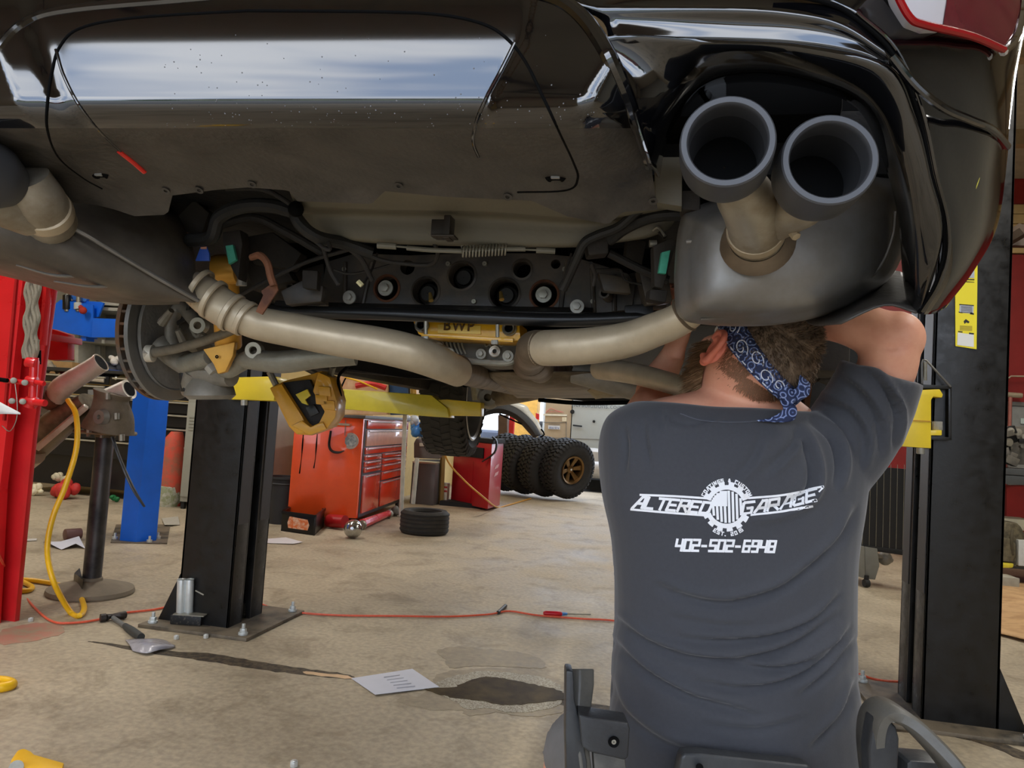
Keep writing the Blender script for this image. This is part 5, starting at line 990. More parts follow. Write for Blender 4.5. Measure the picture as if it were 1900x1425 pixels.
# right arm: open loop
w2 = [(1632, 1500, 1.13), (1622, 1430, 1.12), (1618, 1370, 1.11), (1626, 1330, 1.10), (1648, 1318, 1.09), (1682, 1334, 1.08), (1720, 1368, 1.06), (1760, 1412, 1.04), (1800, 1470, 1.03)]
ps = [PD(*p) for p in w2]; ps = spline(ps, 5); R = []
for i, p in enumerate(ps):
    t_ = (ps[min(i+1, len(ps)-1)]-ps[max(i-1, 0)]).normalized(); nn = t_.cross(CF).normalized(); R.append([p+nn*a+CF*b for a, b in ((.006, -.026), (.010, -.018), (.010, .03), (.004, .036), (-.008, .036), (-.011, .03), (-.011, -.018), (-.006, -.026))])
o = MB().rings(R).build('armrest', m_cht, chr_, ang=50)
MB().prism([PD(x, y, 1.085) for x, y in ((1622, 1332), (1640, 1322), (1664, 1350), (1670, 1372), (1664, 1500), (1616, 1500), (1613, 1390))], CF*.03).build('arm_side', m_ch, o, bev=.006, bseg=3)
MB().prism([PD(x, y, 1.10) for x, y in ((1683, 1416), (1690, 1412), (1748, 1416), (1760, 1440), (1760, 1480), (1684, 1480))], CF*.05).build('arm_bracket', m_ch, o, bev=.005)
# ================================================================ left foreground: red post, pole stand, hoses, hammer
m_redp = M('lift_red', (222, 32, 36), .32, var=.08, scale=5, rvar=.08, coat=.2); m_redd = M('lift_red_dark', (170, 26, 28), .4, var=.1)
def PYl(q, y): return [PY(a, b, y) for a, b in q]
def PZl(q, z): return [PZ(a, b, z) for a, b in q]
rb = PZ(20, 1160, 0); red = thing('lift_post', 'red lift column at far left with rope bundle and red pipe fittings', 'car lift', rb)
xr = PZ(-14, 1160, 0); yr = xr.y
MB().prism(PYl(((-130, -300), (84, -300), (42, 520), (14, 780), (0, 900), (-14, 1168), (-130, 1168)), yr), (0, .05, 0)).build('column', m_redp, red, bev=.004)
MB().prism(PYl(((80, -300), (176, -300), (100, 530), (62, 800), (27, 1156), (-20, 1166), (0, 900)), yr+.09), (0, .03, 0)).build('column_side', M('lift_red_shaded', (196, 28, 32), .35, var=.1, scale=5), red, bev=.003)  # side face in a darker red, its shade put into the colour
for q in (((63, 440), (73, 440), (70, 520), (60, 640), (54, 640), (64, 520)), ((84, 440), (92, 440), (84, 560), (76, 640), (72, 640), (80, 520))): MB().prism(PYl(q, yr+.05), (0, .04, 0)).build('column_rib', m_redp, red, bev=.003)
MB().prism(PYl(((34, 440), (38, 440), (8, 780), (4, 780)), yr-.012), (0, .012, 0)).build('weld_edge', m_redd, red)
for k in range(5):
    q = []
    for i in range(12): v = i/11; q.append(PY(52+k*5+math.sin(i*1.7+k)*3-v*6, 500+v*165, yr-.03-.01*(k % 2)))
    MB().tube(q, .010, 8, 4).build('rope', M('rope_grey', (148, 140, 122), .9, bump=.4, bscale=150), red)
MB().tube([PY(a, b, yr-.03) for a, b in ((46, 640), (48, 662), (58, 668), (66, 655), (70, 630))], .010, 8, 5).build('rope_loop', MATS['rope_grey'], red)
MB().tube([PY(64, 664, yr-.05), PY(60, 752, yr-.05)], .02, 16, 1).tube([PY(58, 745, yr-.05), PY(54, 755, yr-.05)], .03, 16, 1).build('pipe', m_redp, red)
for y0_ in (672, 706, 744): MB().tube([PY(50, y0_, yr-.06), PY(68, y0_+3, yr-.05)], .026, 16, 1).build('pipe_tee', m_redp, red, bev=.003)
for (a, b), (c, d), r in (((8, 706), (50, 710), .013), ((62, 708), (82, 712), .012), ((40, 744), (84, 748), .017)): MB().tube([PY(a, b, yr-.06), PY(c, d, yr-.06)], r, 14, 1).build('pipe_branch', m_redp, red)
for a, b in ((46, 710), (42, 745), (25, 706), (22, 744)): MB().tube([PY(a, b, yr-.10), PY(a+1, b, yr-.07)], .015, 12, 1).build('fitting', m_zinc, red, bev=.002)
MB().tube([PY(-10, 703, yr-.12), PY(14, 706, yr-.11)], .011, 10, 1).build('hose_end', m_seam, red)
MB().tube([PY(a, b, yr-.1) for a, b in ((28, 712), (32, 750), (30, 780), (18, 800), (4, 790))], .0022, 6, 5).build('thin_wire', m_zinc, red)
MB().patch([[PY(-20, 735, yr-.13), PY(4, 748, yr-.13), PY(38, 766, yr-.12)], [PY(-20, 770, yr-.13), PY(6, 768, yr-.14), PY(38, 769, yr-.12)]], 4, 3).build('paper_tag', M('paper_white', (226, 226, 224), .8), red, solid=.002)
MB().tp([(72, 645, 3.85), (72, 676, 3.85)], 4, 8, 1).build('valve_stem', m_seam, red); MB().tp([(72, 640, 3.84), (72, 650, 3.84)], 8, 6, 1).build('valve_cap', m_redp, red)
MB().prism(PYl(((82, 612), (95, 610), (126, 620), (125, 667), (92, 668), (80, 664)), yr+.3), (0, .05, 0)).prism(PYl(((78, 618), (86, 618), (86, 630), (78, 630)), yr+.1), (0, .25, 0)).build('control_box', m_redd, red, bev=.004)
# blue post of the next bay
bb = PZ(258, 1004, 0); blue = thing('lift_post', 'bright blue lift column of the next bay behind the pole stand', 'car lift', bb)
m_blue = M('lift_blue', (16, 108, 236), .35, var=.08, scale=4); m_blued = M('lift_blue_dark', (8, 74, 172), .35)
MB().prism([PZ(222, 1003, .01), PZ(252, 1006, .01), PZ(290, 1003, .01), PZ(284, 985, .01), PZ(228, 985, .01)], (0, 0, 1.62)).build('column', m_blue, blue, bev=.004)
MB().prism([PZ(205, 1008, .0), PZ(310, 1010, .0), PZ(316, 975, .0), PZ(215, 975, .0)], (0, 0, .01)).build('base_plate', MATS['base_plate'], blue)
for a, b in ((213, 1000), (277, 1006), (293, 999)): c = PZ(a, b, .01); MB().cyl(c, c+ZU*.02, .022, seg=12).cyl(c+ZU*.02, c+ZU*.05, .010, seg=8).build('anchor_bolt', MATS['bright_zinc'], blue)
bx = thing('steel_bracket', 'blue folded steel tray holding damper struts above the white shelves', 'bracket', PY(150, 600, 6.72))
MB().prism(PYl(((95, 570), (112, 556), (172, 566), (172, 624), (168, 626), (94, 612)), 6.72), (0, .03, 0)).prism(PYl(((172, 590), (220, 592), (220, 626), (170, 626)), 6.66), (0, .03, 0)).prism(PYl(((112, 556), (186, 560), (192, 562), (182, 588), (172, 590)), 6.80), (0, .03, 0)).build('tray', m_blue, bx, bev=.003)
MB().prism(PYl(((128, 548), (162, 540), (168, 546), (158, 560), (134, 556)), 6.78), (0, .05, 0)).build('tray_tab', M('blue_light', (70, 130, 220), .4), bx, bev=.004)
for i, (x, l_) in enumerate(((125, 'black and silver damper strut standing leftmost in the blue tray'), (146, 'silver damper strut with a white sleeve in the blue tray'))):
    y0_ = 530 if i == 0 else 534; o = thing('damper_strut', l_, 'strut', PY(x, 575, 6.74)); MB().tube([PY(x, y0_, 6.72), PY(x-1, 578, 6.72)], .027, 14, 1).build('rod', m_zinc, o)
    MB().tube([PY(x-1, y0_+(28 if i else 18), 6.72), PY(x-1, 574, 6.72)], .05, 16, 1).build('body', m_pad if i == 0 else M('sleeve_white', (200, 204, 200), .4), o, bev=.003); MB().tube([PY(x, y0_, 6.70), PY(x, y0_+5, 6.70)], .044, 14, 1).build('top_cap', m_pad, o)
o = tag(MB().ball(PY(154, 576, 6.62), .048, 12, 8).ball(PY(150, 570, 6.64), .03, 10, 6).build('rag', M('red_rag', (190, 60, 48), .9), None), 'small red rag in the blue steel tray', 'rag')
# pole stand with the old axle knuckle and cut-off exhaust
ps_ = PZ(168, 1100, 0); dpt = pj(ps_)[2]; st = thing('pole_stand', 'tall grey pole stand with round concrete-dusted foot', 'stand', ps_)
m_pole = M('pole_steel', (78, 76, 74), .42, .5, rgb2=(46, 46, 47), scale=5, rvar=.1)
MB().lathe([(.001, .03), (.06, .075), (.15, .055), (.235, .03), (.24, .01), (.235, 0), (.001, 0)], ps_, ZU, 48).build('foot', M('dusty_foot', (130, 118, 98), .8, var=.12, scale=12, bump=.1), st)
MB().tube([ps_+ZU*.04, V((ps_.x, ps_.y, .045))+ZU*.05], .06, 20, 1).build('socket', M('dusty_foot', (130, 118, 98)), st, bev=.01)
tp_ = PD(194, 806, dpt); MB().tube([ps_+ZU*.05, V((ps_.x, ps_.y, tp_.z))], .052, 28, 1).build('pole', m_pole, st)
tpc = V((ps_.x, ps_.y, tp_.z)); MB().lathe([(.001, .02), (.17, .02), (.175, .01), (.17, 0), (.06, 0), (.055, -.02)], tpc, ZU, 40).build('top_plate', m_sh, st)
for a in (.5, 2.2, 3.9, 5.2): c = tpc+V((.09*math.cos(a), .09*math.sin(a), -.02)); MB().cyl(c, c+ZU*.06, .012, seg=8).build('plate_bolt', m_zinc, st)
MB().prism([PZ(146, 1072, .05), PZ(136, 1082, .05), PZ(152, 1095, .05)], (0, 0, .06)).build('foot_lug', m_pole, st)
ho = thing('gearbox_housing', 'dusty cast iron hub housing bolted on top of the pole stand', 'housing', tpc+ZU*.03)
dz = dpt-.05
MB().tp([(200, 798, dz), (205, 775, dz), (206, 745, dz), (210, 728, dz)], [46, 40, 30, 34], 16, 5).build('casting', M('dusty_iron', (104, 92, 74), .75, var=.25, scale=14, bump=.4, bscale=40), ho)
MB().lathe([(.012, .0), (.014, -.01), (.040, -.012), (.042, .0), (.05, .02)], PD(186, 774, dz-.13), (.1, 1, 0), 24).build('hub_flange', M('grey_iron', (128, 124, 116), .5, .4), ho)
MB().ball(PD(208, 748, dz), .05, 10, 7).ball(PD(228, 760, dz), .04, 10, 7).ball(PD(236, 796, dz), .03, 8, 6).ball(PD(172, 790, dz), .05, 10, 7).build('casting_lump', MATS['dusty_iron'], ho)
for a, b in ((200, 735), (216, 772), (226, 812), (165, 797)): MB().tp([(a, b-6, dz-.1), (a, b+6, dz-.1)], 5, 8, 1).build('stud', m_zinc, ho)
MB().tube([PD(208, 810, dz), PD(222, 850, dz), PD(246, 905, dz-.02), (PD(268, 940, dz-.05))], [.012, .012, .013, .008], 8, 3, flat=.6).build('lever', m_pole, ho)
ex = thing('cut_exhaust', 'raw steel exhaust with two open pipes leaning on the pole stand', 'exhaust', PD(110, 800, dz+.1))
m_raw = M('raw_steel', (214, 206, 192), .38, .2, rgb2=(184, 172, 152), scale=9, rvar=.1, thr=(.35, .7))
de = dz-.05
MB().tp([(104, 740, de+.02), (112, 722, de), (135, 705, de), (160, 690, de), (186, 674, de)], [18, 20, 19, 18, 18], 24, 5).build('outlet_pipe', m_raw, ex)
MB().lathe([(.052, .0), (.054, -.004), (.058, -.004), (.059, .006)], PD(187, 673, de-.002), (PD(150, 696, de)-PD(187, 673, de)), 28).build('pipe_rim', m_raw, ex)
MB().lathe([(.001, -.001), (.048, -.0015)], PD(187, 673, de), (PD(150, 696, de)-PD(187, 673, de)), 24).build('pipe_dark', m_seam, ex)  # black disc painted in for the shaded pipe mouth
MB().tp([(88, 742, de+.03), (100, 730, de+.01)], 24, 20, 1).build('collar', m_rust, ex)
MB().tp([(195, 742, de+.1), (240, 722, de+.08)], 19, 24, 1).build('outlet_pipe', m_raw, ex)
MB().lathe([(.001, -.002), (.046, -.002)], PD(240, 722, de+.08), (PD(195, 742, de+.1)-PD(240, 722, de+.08)), 24).build('pipe_dark', m_seam, ex)  # second mouth, its inner shade also a black disc
for q, w_, nm in ((((50, 845, de+.2), (80, 812, de+.15), (120, 776, de+.1), (168, 746, de+.08)), 36, 'silencer'), (((30, 800, de+.4), (62, 770, de+.35), (90, 745, de+.25)), 42, 'silencer')):
    MB().tp(q, [w_*.85, w_, w_, w_*.8], 24, 5, flat=.62).build(nm, m_sh, ex) if len(q) == 4 else MB().tp(q, w_, 24, 5, flat=.7).build(nm, m_sh, ex)
MB().tp([(68, 832, de+.0), (160, 754, de-.02)], 7, 4, 1).build('folded_seam', m_raw, ex, bev=.003)
MB().tp([(35, 865, de+.2), (64, 842, de+.12)], 20, 20, 1).build('inlet_pipe', m_pipe, ex)
# yellow air hose, orange cord
m_yh = M('hose_yellow', (245, 190, 28), .38, var=.05)
f = lambda x, y: PZ(x, y, .016)
tag(MB().tube([PD(126, 742, 4.25), PD(141, 770, 4.2), PD(142, 830, 4.15), PD(122, 900, 4.1), PD(98, 960, 4.05), PD(88, 1020, 4.0), PD(100, 1080, 3.95), f(130, 1135), f(148, 1142), f(156, 1125), f(140, 1098), f(95, 1082), f(40, 1076), f(60, 1090), f(36, 1096), f(-40, 1080)], .0145, 12, 8).build('air_hose', m_yh, None), 'yellow air hose hanging from the stand and looping on the floor', 'hose')
tag(MB().tube([f(-30, 1262), f(8, 1264), f(22, 1270), f(0, 1276), f(-30, 1275)], .02, 12, 6).build('air_hose', m_yh, None), 'short end of yellow hose on the floor at the left edge', 'hose')
m_or = M('cord_orange', (226, 92, 60), .5, var=.12, scale=80, bump=.2, bscale=200); g = lambda x, y: PZ(x, y, .008)
tag(MB().tube([PD(-30, 960, 3.7), PD(0, 1035, 3.72), g(30, 1085), g(62, 1125), g(95, 1152), g(130, 1156), g(180, 1150), g(225, 1138), g(285, 1131), g(330, 1122), g(400, 1114), g(470, 1117), g(510, 1130), g(570, 1138), g(640, 1142), g(740, 1143), g(830, 1144), g(905, 1140), g(945, 1134), g(1000, 1142), g(1080, 1148), g(1150, 1153), g(1300, 1178), g(1500, 1225), g(1590, 1250), g(1632, 1262), g(1700, 1267), g(1780, 1278), g(1840, 1318), g(1930, 1370)], .006, 8, 7).build('extension_cord', m_or, None), 'orange extension cord running across the whole floor', 'cord')
# hammer
hb = f(215, 1145); hm = thing('hammer', 'hammer with dark grey grip lying on the floor beside the left lift foot', 'hammer', hb)
MB().tube([PZ(196, 1146, .02), PZ(208, 1143, .02), PZ(222, 1142, .022), PZ(232, 1141, .02)], [.019, .012, .018, .02], 12, 3).tube([PZ(186, 1147, .02), PZ(196, 1146, .02)], .022, 12, 1).build('head', M('forged_dark', (64, 58, 54), .5, .6), hm)
MB().tube([PZ(210, 1146, .018), PZ(236, 1164, .018)], .011, 12, 1).build('neck', M('fibre_grey', (104, 104, 100), .5), hm); MB().tube([PZ(232, 1161, .02), PZ(246, 1171, .02), PZ(262, 1182, .02)], [.014, .019, .018], 14, 3).build('grip', M('grip_dark', (52, 54, 52), .6), hm)
# papers, bag, nuts, screwdriver
MB_ = MB
def sheet(nm, px, label, cat, col, z=.004, bend=.004):
    P4 = PZl(px, z); m = len(P4); mb = MB().prism([p+ZU*(bend*(i % 2)) for i, p in enumerate(P4)], (0, 0, .0015)); return tag(mb.build(nm, M(nm+'_%d' % col[0], col, .7, var=.03), None), label, cat)
pp_ = sheet('paper_sheet', ((652, 1259), (765, 1243), (815, 1275), (696, 1291)), 'white printed sheet of paper lying by the oily puddle', 'paper', (206, 206, 214))
for k in range(5): MB().prism(PZl(((712+k*6, 1256+k*5), (742+k*7, 1252+k*5), (742+k*7, 1253+k*5), (712+k*6, 1257+k*5)), .010), (0, 0, .0006)).build('print_line', M('print_grey', (168, 168, 176), .8), pp_)
sheet('paper_scrap', ((482, 1001), (530, 998), (562, 1006), (545, 1010), (498, 1008)), 'torn pale paper on the floor right of the left lift column', 'paper', (212, 206, 206))
sheet('paper_scrap', ((80, 1006), (112, 1012), (140, 1000), (146, 1002), (158, 1018), (140, 1016), (114, 1020), (84, 1012)), 'crumpled white paper on the floor beside the pole stand', 'paper', (206, 206, 214), bend=.03)
sheet('paper_scrap', ((300, 962), (330, 962), (334, 974), (305, 978)), 'clear plastic scrap on the floor right of the blue column', 'plastic scrap', (176, 170, 156), bend=.02)
sheet('paper_strip', ((40, 1001), (68, 1000), (68, 1003), (41, 1005)), 'thin white strip on the floor near the red column', 'paper', (196, 190, 180))
bag_ = MB().patch([[PZ(232, 1187, .004), PZ(262, 1185, .02), PZ(300, 1186, .016), PZ(322, 1196, .004)], [PZ(240, 1196, .012), PZ(268, 1196, .03), PZ(300, 1196, .03), PZ(325, 1198, .012)], [PZ(246, 1208, .004), PZ(272, 1212, .012), PZ(300, 1205, .012), PZ(322, 1202, .004)]], 6, 6).build('plastic_bag', M('clear_bag', (176, 172, 176), .15, var=.12, scale=18, alpha=.8, bump=.5, bscale=30), None, solid=.0012)
tag(bag_, 'clear plastic parts bag lying on the floor by the hammer', 'bag')
m_nut = M('nut_zinc', (214, 214, 208), .35, .4)
for (x, y), l_ in (((327, 1186), 'zinc nut beside the clear plastic bag'), ((57, 1153), 'zinc bolt on the pink-stained floor by the red column'), ((382, 1184), 'tiny pink pebble at the left lift base plate'), ((545, 1422), 'white pebble on the floor at the bottom edge')):
    c = PZ(x, y, .0); o = MB().prism([c+V((.014*math.cos(k*PI/3), .014*math.sin(k*PI/3), 0)) for k in range(6)], ZU*.018).lathe([(.009, .018), (.009, .021), (.001, .021)], c, ZU, 10).build('nut' if 'nut' in l_ else ('bolt' if 'bolt' in l_ else 'pebble'), m_nut, None, bev=.003); tag(o, l_, 'nut' if 'nut' in l_ else ('bolt' if 'bolt' in l_ else 'pebble'))
sd_ = thing('screwdriver', 'red and blue handled screwdriver on the floor left of the mechanic', 'screwdriver', PZ(1045, 1140, .012))
MB().tube([PZ(1009, 1138, .016), PZ(1014, 1138, .016), PZ(1034, 1139, .016), PZ(1042, 1139, .016)], [.010, .016, .017, .013], 12, 3).build('handle', M('handle_red', (206, 30, 44), .3), sd_); MB().tube([PZ(1042, 1139, .016), PZ(1052, 1139, .015)], [.013, .008], 12, 1).build('collar', M('handle_blue', (70, 140, 210), .3), sd_); MB().tube([PZ(1052, 1139, .012), PZ(1096, 1140, .006)], .004, 8, 1).build('blade', m_zinc, sd_)
tag(MB().tube([PZ(924, 1137, .01), PZ(938, 1124, .01)], .012, 8, 1).build('punch', M('dark_punch', (50, 48, 44), .5, .5), None), 'small dark punch on the floor behind the orange cord', 'tool')
o = thing('drink_can', 'brown can lying on its side behind the pole stand', 'can', PZ(135, 992, .03)); a_, b_ = PZ(120, 992, .045), PZ(150, 990, .045); MB().tube([a_, b_], .045, 24, 1).build('body', M('can_brown', (98, 66, 58), .5), o, bev=.006); MB().lathe([(.001, -.003), (.034, -.003), (.042, -.002)], b_, b_-a_, 20).build('open_end', m_seam, o)
tb = thing('yellow_lever', 'yellow painted tool end on the floor at the bottom left corner', 'tool', PZ(50, 1420, .02)); MB().prism(PZl(((18, 1430), (30, 1412), (42, 1408), (56, 1414), (62, 1420), (118, 1436), (110, 1460), (20, 1460)), .01), ZU*.035).build('bar', m_yh, tb, bev=.008); MB().cyl(PZ(30, 1424, .04), PZ(30, 1424, .052), .02, seg=16).build('knob', m_zinc, tb)
# floor: slab joint, puddle and stains that lie on it
m_wet = M('oily_water', (54, 42, 24), .5, rgb2=(86, 72, 46), scale=9, thr=(.35, .7), ior=1.2, spec=.15); m_damp = M('damp_concrete', (134, 120, 96), .6, rgb2=(162, 147, 121), scale=26, thr=(.35, .65), rvar=.12); m_frost = M('dry_residue', (184, 176, 156), .6, rgb2=(112, 98, 72), scale=160, thr=(.40, .62), bump=.2, bscale=160)
def blotch(pts, z, m, nm, label=None, cat=None, kind='stuff'):
    q = cspline([V((a, b, 0)) for a, b in pts], 6); rr = random.Random(len(pts)); q = [V((p.x+rr.uniform(-1, 1)*3, p.y+rr.uniform(-1, 1)*1.2, 0)) for p in q]
    o = MB().prism([PZ(p.x, p.y, z) for p in q], (0, 0, .0012)).build(nm, m, None); o['kind'] = kind
    if label: tag(o, label, cat)
    else: o.parent = bpy.data.objects['floor']
    return o
blotch([(738, 1302), (752, 1290), (778, 1292), (800, 1272), (812, 1252), (850, 1244), (900, 1240), (960, 1242), (1010, 1250), (1050, 1272), (1062, 1300), (1040, 1322), (980, 1330), (920, 1322), (872, 1328), (850, 1318), (800, 1318), (770, 1310)], .0004, m_damp, 'damp_patch', 'damp ring of wet concrete around the oily puddle', 'stain')
blotch([(800, 1276), (840, 1256), (900, 1246), (960, 1250), (1020, 1262), (1046, 1286), (1030, 1312), (960, 1322), (900, 1314), (866, 1316), (842, 1300)], .0018, m_frost, 'residue', 'pale speckled residue at the rim of the puddle', 'stain')
blotch([(790, 1278), (840, 1276), (870, 1262), (910, 1256), (950, 1262), (990, 1270), (1040, 1282), (1050, 1296), (1000, 1304), (940, 1308), (890, 1300), (850, 1296), (812, 1288)], .0032, m_wet, 'puddle', 'brown oily puddle on the floor beside the white paper', 'puddle')
m_crk = M('crack_dirt', (50, 40, 28), .7, rgb2=(92, 78, 56), scale=30)
blotch([(164, 1190), (230, 1198), (320, 1208), (400, 1214), (480, 1228), (560, 1240), (648, 1252), (650, 1260), (560, 1252), (470, 1240), (390, 1228), (320, 1218), (230, 1204)], .0004, m_crk, 'floor_joint')
blotch([(572, 1247), (648, 1255), (648, 1260), (572, 1251)], .0018, M('copper_glint', (214, 180, 140), .4), 'joint_glint')  # glint in the joint, painted as a pale copper strip
blotch([(1000, 1298), (1048, 1300), (1100, 1306), (1200, 1320), (1500, 1345), (1700, 1350), (1800, 1362), (1910, 1400), (1910, 1414), (1800, 1374), (1700, 1360), (1500, 1353), (1200, 1328), (1050, 1310)], .0005, m_crk, 'floor_joint')
blotch([(810, 1208), (850, 1200), (900, 1204), (960, 1210), (1000, 1222), (1010, 1240), (960, 1238), (880, 1236), (838, 1240), (826, 1224)], .0004, m_damp, 'damp_patch', 'damp smear on the floor above the puddle', 'stain')
blotch([(0, 1172), (40, 1160), (90, 1156), (120, 1170), (80, 1186), (0, 1196)], .0004, M('pink_stain', (176, 120, 100), .7, rgb2=(158, 138, 112), scale=10), 'paint_stain', 'pink paint overspray on the floor at the red column', 'stain')

MB().prism(PYl(((150, 624), (160, 624), (160, 632), (150, 632)), 6.76), (0, .2, 0)).build('hanger', m_blue, bx)
# ================================================================ background left: benches, chests, lockers
m_blkc = M('chest_black', (22, 23, 26), .35, var=.2); m_hand = M('drawer_pull', (196, 192, 176), .35, .5); m_lock = M('locker_grey', (150, 150, 138), .5, var=.05)
YB = 6.0
tcs = thing('tool_chest', 'long black tool chest with pale drawer handles under the bench', 'tool chest', PZ(150, 918, 0))
xl, xr2 = PY(40, 850, YB).x, PY(352, 850, YB).x
MB().box(((xl+xr2)/2, YB+.35, .62), (xr2-xl, .66, 1.02)).build('cabinet', m_blkc, tcs, bev=.006)
zt = PY(200, 690, YB).z
MB().box(((xl+xr2)/2, YB+.33, zt+.0), (xr2-xl+.06, .74, .04)).build('worktop', M('worktop_dark', (44, 44, 44), .5), tcs, bev=.004)
for cx0, cx1 in ((xl, xl+(xr2-xl)*.5), (xl+(xr2-xl)*.5, xr2)):
    z = zt-.05
    for h in (.11, .13, .15, .16, .2, .22):
        z1 = z-h; 
        if z1 < .1: break
        dr = MB().box(((cx0+cx1)/2, YB-.01, (z+z1)/2), (cx1-cx0-.02, .025, h-.012)).build('drawer', m_blkc, tcs, bev=.003)
        MB().box(((cx0+cx1)/2, YB-.032, z-.022), (cx1-cx0-.10, .02, .018)).build('handle', m_hand, dr, bev=.003); z = z1
text_mesh('DRIVE', .085, m_hand, lambda x, y: PY(168, 733, YB-.03)+V((x, 0, y)), 'lettering', tcs, .001, offset=.002) if False else None
lg = MB().prism(PYl(((163, 723), (184, 723), (184, 733), (163, 733)), YB-.028), (0, .002, 0)).build('badge', M('badge_grey', (120, 120, 118), .5), tcs)
rk = thing('leaning_rail', 'long bare steel tube lying on the bench top', 'tube', PY(190, 704, YB-.02)); MB().tube([PY(158, 702, YB-.0), PY(196, 706, YB-.0)], .035, 14, 1).build('tube', m_raw, rk)
# clutter on the bench
def lump(nm, lbl, cat, px, py, y, r, col, n=5, sc=(1, 1, .8), seed=1, rough=.6, metal=0, ground=0):
    rr = random.Random(seed); c0 = PY(px, py, y); d = pj(c0)[2]; mb = MB()
    for i in range(n):
        c = c0+V((rr.uniform(-1, 1)*r*.7, rr.uniform(-.6, .6)*r, rr.uniform(-.5, .5)*r*.7))*(d/F); q = r*rr.uniform(.4, .75)*d/F
        mb.ball(c, q, 10, 7, Euler((rr.random()*3, rr.random()*3, 0)).to_matrix(), (1, .8, .7))
    if ground:
        zm = min(v.z for v in mb.v); mb.v = [v-ZU*zm for v in mb.v]
    o = mb.build(nm, M(nm+cat.replace(' ', '')+str(int(col[0])), col, rough, metal, var=.3, scale=14, bump=.3, bscale=30), None, ang=60); return tag(o, lbl, cat)
lump('plastic_wrap', 'crumpled clear wrap on the bench by the red column', 'wrap', 93, 682, YB+.1, 15, (150, 138, 116), 6, seed=2)
lump('rag', 'red rag on the bench behind the cut exhaust', 'rag', 118, 690, YB+.2, 9, (180, 30, 50), 4, seed=3)
lump('tool_pile', 'pile of dark tools on the bench behind the brake disc', 'tools', 205, 690, YB+.2, 20, (34, 38, 48), 8, seed=4)
lump('white_gloves', 'white gloves lying on the bench left of the brake disc', 'gloves', 214, 668, YB+.15, 11, (206, 200, 190), 5, seed=5)
lump('chrome_sockets', 'bright chrome sockets on the bench below the dark tools', 'sockets', 214, 702, YB-.02, 6, (225, 225, 220), 3, seed=6, rough=.15, metal=.8)
tag(MB().prism(PYl(((185, 684), (228, 688), (228, 694), (186, 692)), YB+.05), (0, .1, 0)).build('blue_bar', m_blued, None, bev=.01), 'blue handled bar lying across the bench tools', 'tool')
lump('red_cable_coil', 'orange-red coil on the bench next to the chrome sockets', 'coil', 232, 706, YB+.0, 8, (190, 60, 36), 4, seed=8)
# wall shelves with white cabinets and boxes
shf = thing('wall_shelf', 'white metal shelving with open cubbies above the bench', 'shelf', PY(180, 640, 7.2))
m_shelf = M('shelf_white', (186, 184, 168), .5)
for a in (((124, 556), (232, 562), (232, 568), (124, 562)), ((124, 566), (232, 572), (232, 578), (124, 572)), ((128, 626), (246, 634), (246, 641), (128, 633)), ((136, 690), (250, 690), (250, 698), (136, 698))): MB().prism(PYl(a, 6.9), (0, .5, 0)).build('shelf_board', m_shelf, shf, bev=.003)
for x in (140, 300): MB().prism(PYl(((x, 500), (x+7, 500), (x+5, 690), (x-2, 690)), 6.9), (0, .5, 0)).build('upright', m_shelf, shf, bev=.003)
MB().prism(PYl(((100, 520), (420, 540), (420, 690), (100, 690)), 7.42), (0, .02, 0)).build('back_panel', m_lock, shf)
MB().prism(PYl(((148, 640), (186, 642), (186, 682), (148, 682)), 7.2), (0, .02, 0)).build('divider', m_lock, shf)
for (q, l_) in ((((76, 668), (134, 672), (134, 694), (80, 694)), 'flat cardboard box on the bench beside the red column'), (((124, 645), (140, 645), (138, 668), (124, 668)), 'small cardboard box standing at the end of the shelf'), (((178, 560), (202, 552), (204, 530), (180, 530)), 'dark carton at the back of the top shelf')):
    tag(MB().prism(PYl(q, 6.6 if 'bench' in l_ else 6.95), (0, .25, 0)).build('cardboard_box', M('cardboard', (176, 138, 88), .8) if 'dark' not in l_ else m_dark2, None, bev=.004), l_, 'box')
# floor clutter under the chest
lump('white_mask', 'white plastic welding mask on the floor in front of the black chest', 'mask', 74, 880, YB-.3, 15, (226, 216, 180), 5, seed=11, ground=1)
lump('red_bag', 'red and white shop bag slumped on the floor behind the yellow hose', 'bag', 122, 905, YB-.3, 24, (196, 50, 44), 9, seed=12, ground=1)
lump('white_bundle', 'off-white cloth bundle lying on the red bag', 'cloth', 110, 888, YB-.25, 14, (196, 186, 156), 5, seed=13)
lump('green_bottle', 'green bottle on the floor beside the blue column', 'bottle', 216, 898, YB-.2, 9, (16, 110, 56), 3, seed=14, ground=1)
rbg = thing('rag_bag', 'tall orange-red bag of rags standing right of the blue column', 'bag', PZ(312, 940, 0))
c0 = PZ(312, 938, 0); MB().rings([[c0+V((w_*math.cos(a)+dx, .14*math.sin(a)*(w_/.12), z)) for a in [2*PI*k/18 for k in range(18)]] for w_, z, dx in ((.12, .0, 0), (.135, .12, 0), (.13, .35, .01), (.12, .6, .0), (.10, .76, .01), (.06, .84, .03))]).build('sack', M('sack_red', (214, 84, 62), .7, rgb2=(170, 100, 76), scale=9, bump=.5, bscale=20), rbg)
MB().rings([[c0+V((w_*math.cos(a), .15*math.sin(a)*(w_/.12)-.01, z)) for a in [2*PI*k/14 for k in range(14)]] for w_, z in ((.12, .0), (.14, .1), (.13, .22), (.06, .28))]).build('clear_wrap', M('wrap_green', (150, 156, 120), .3, rgb2=(200, 200, 186), scale=20, bump=.5), rbg)
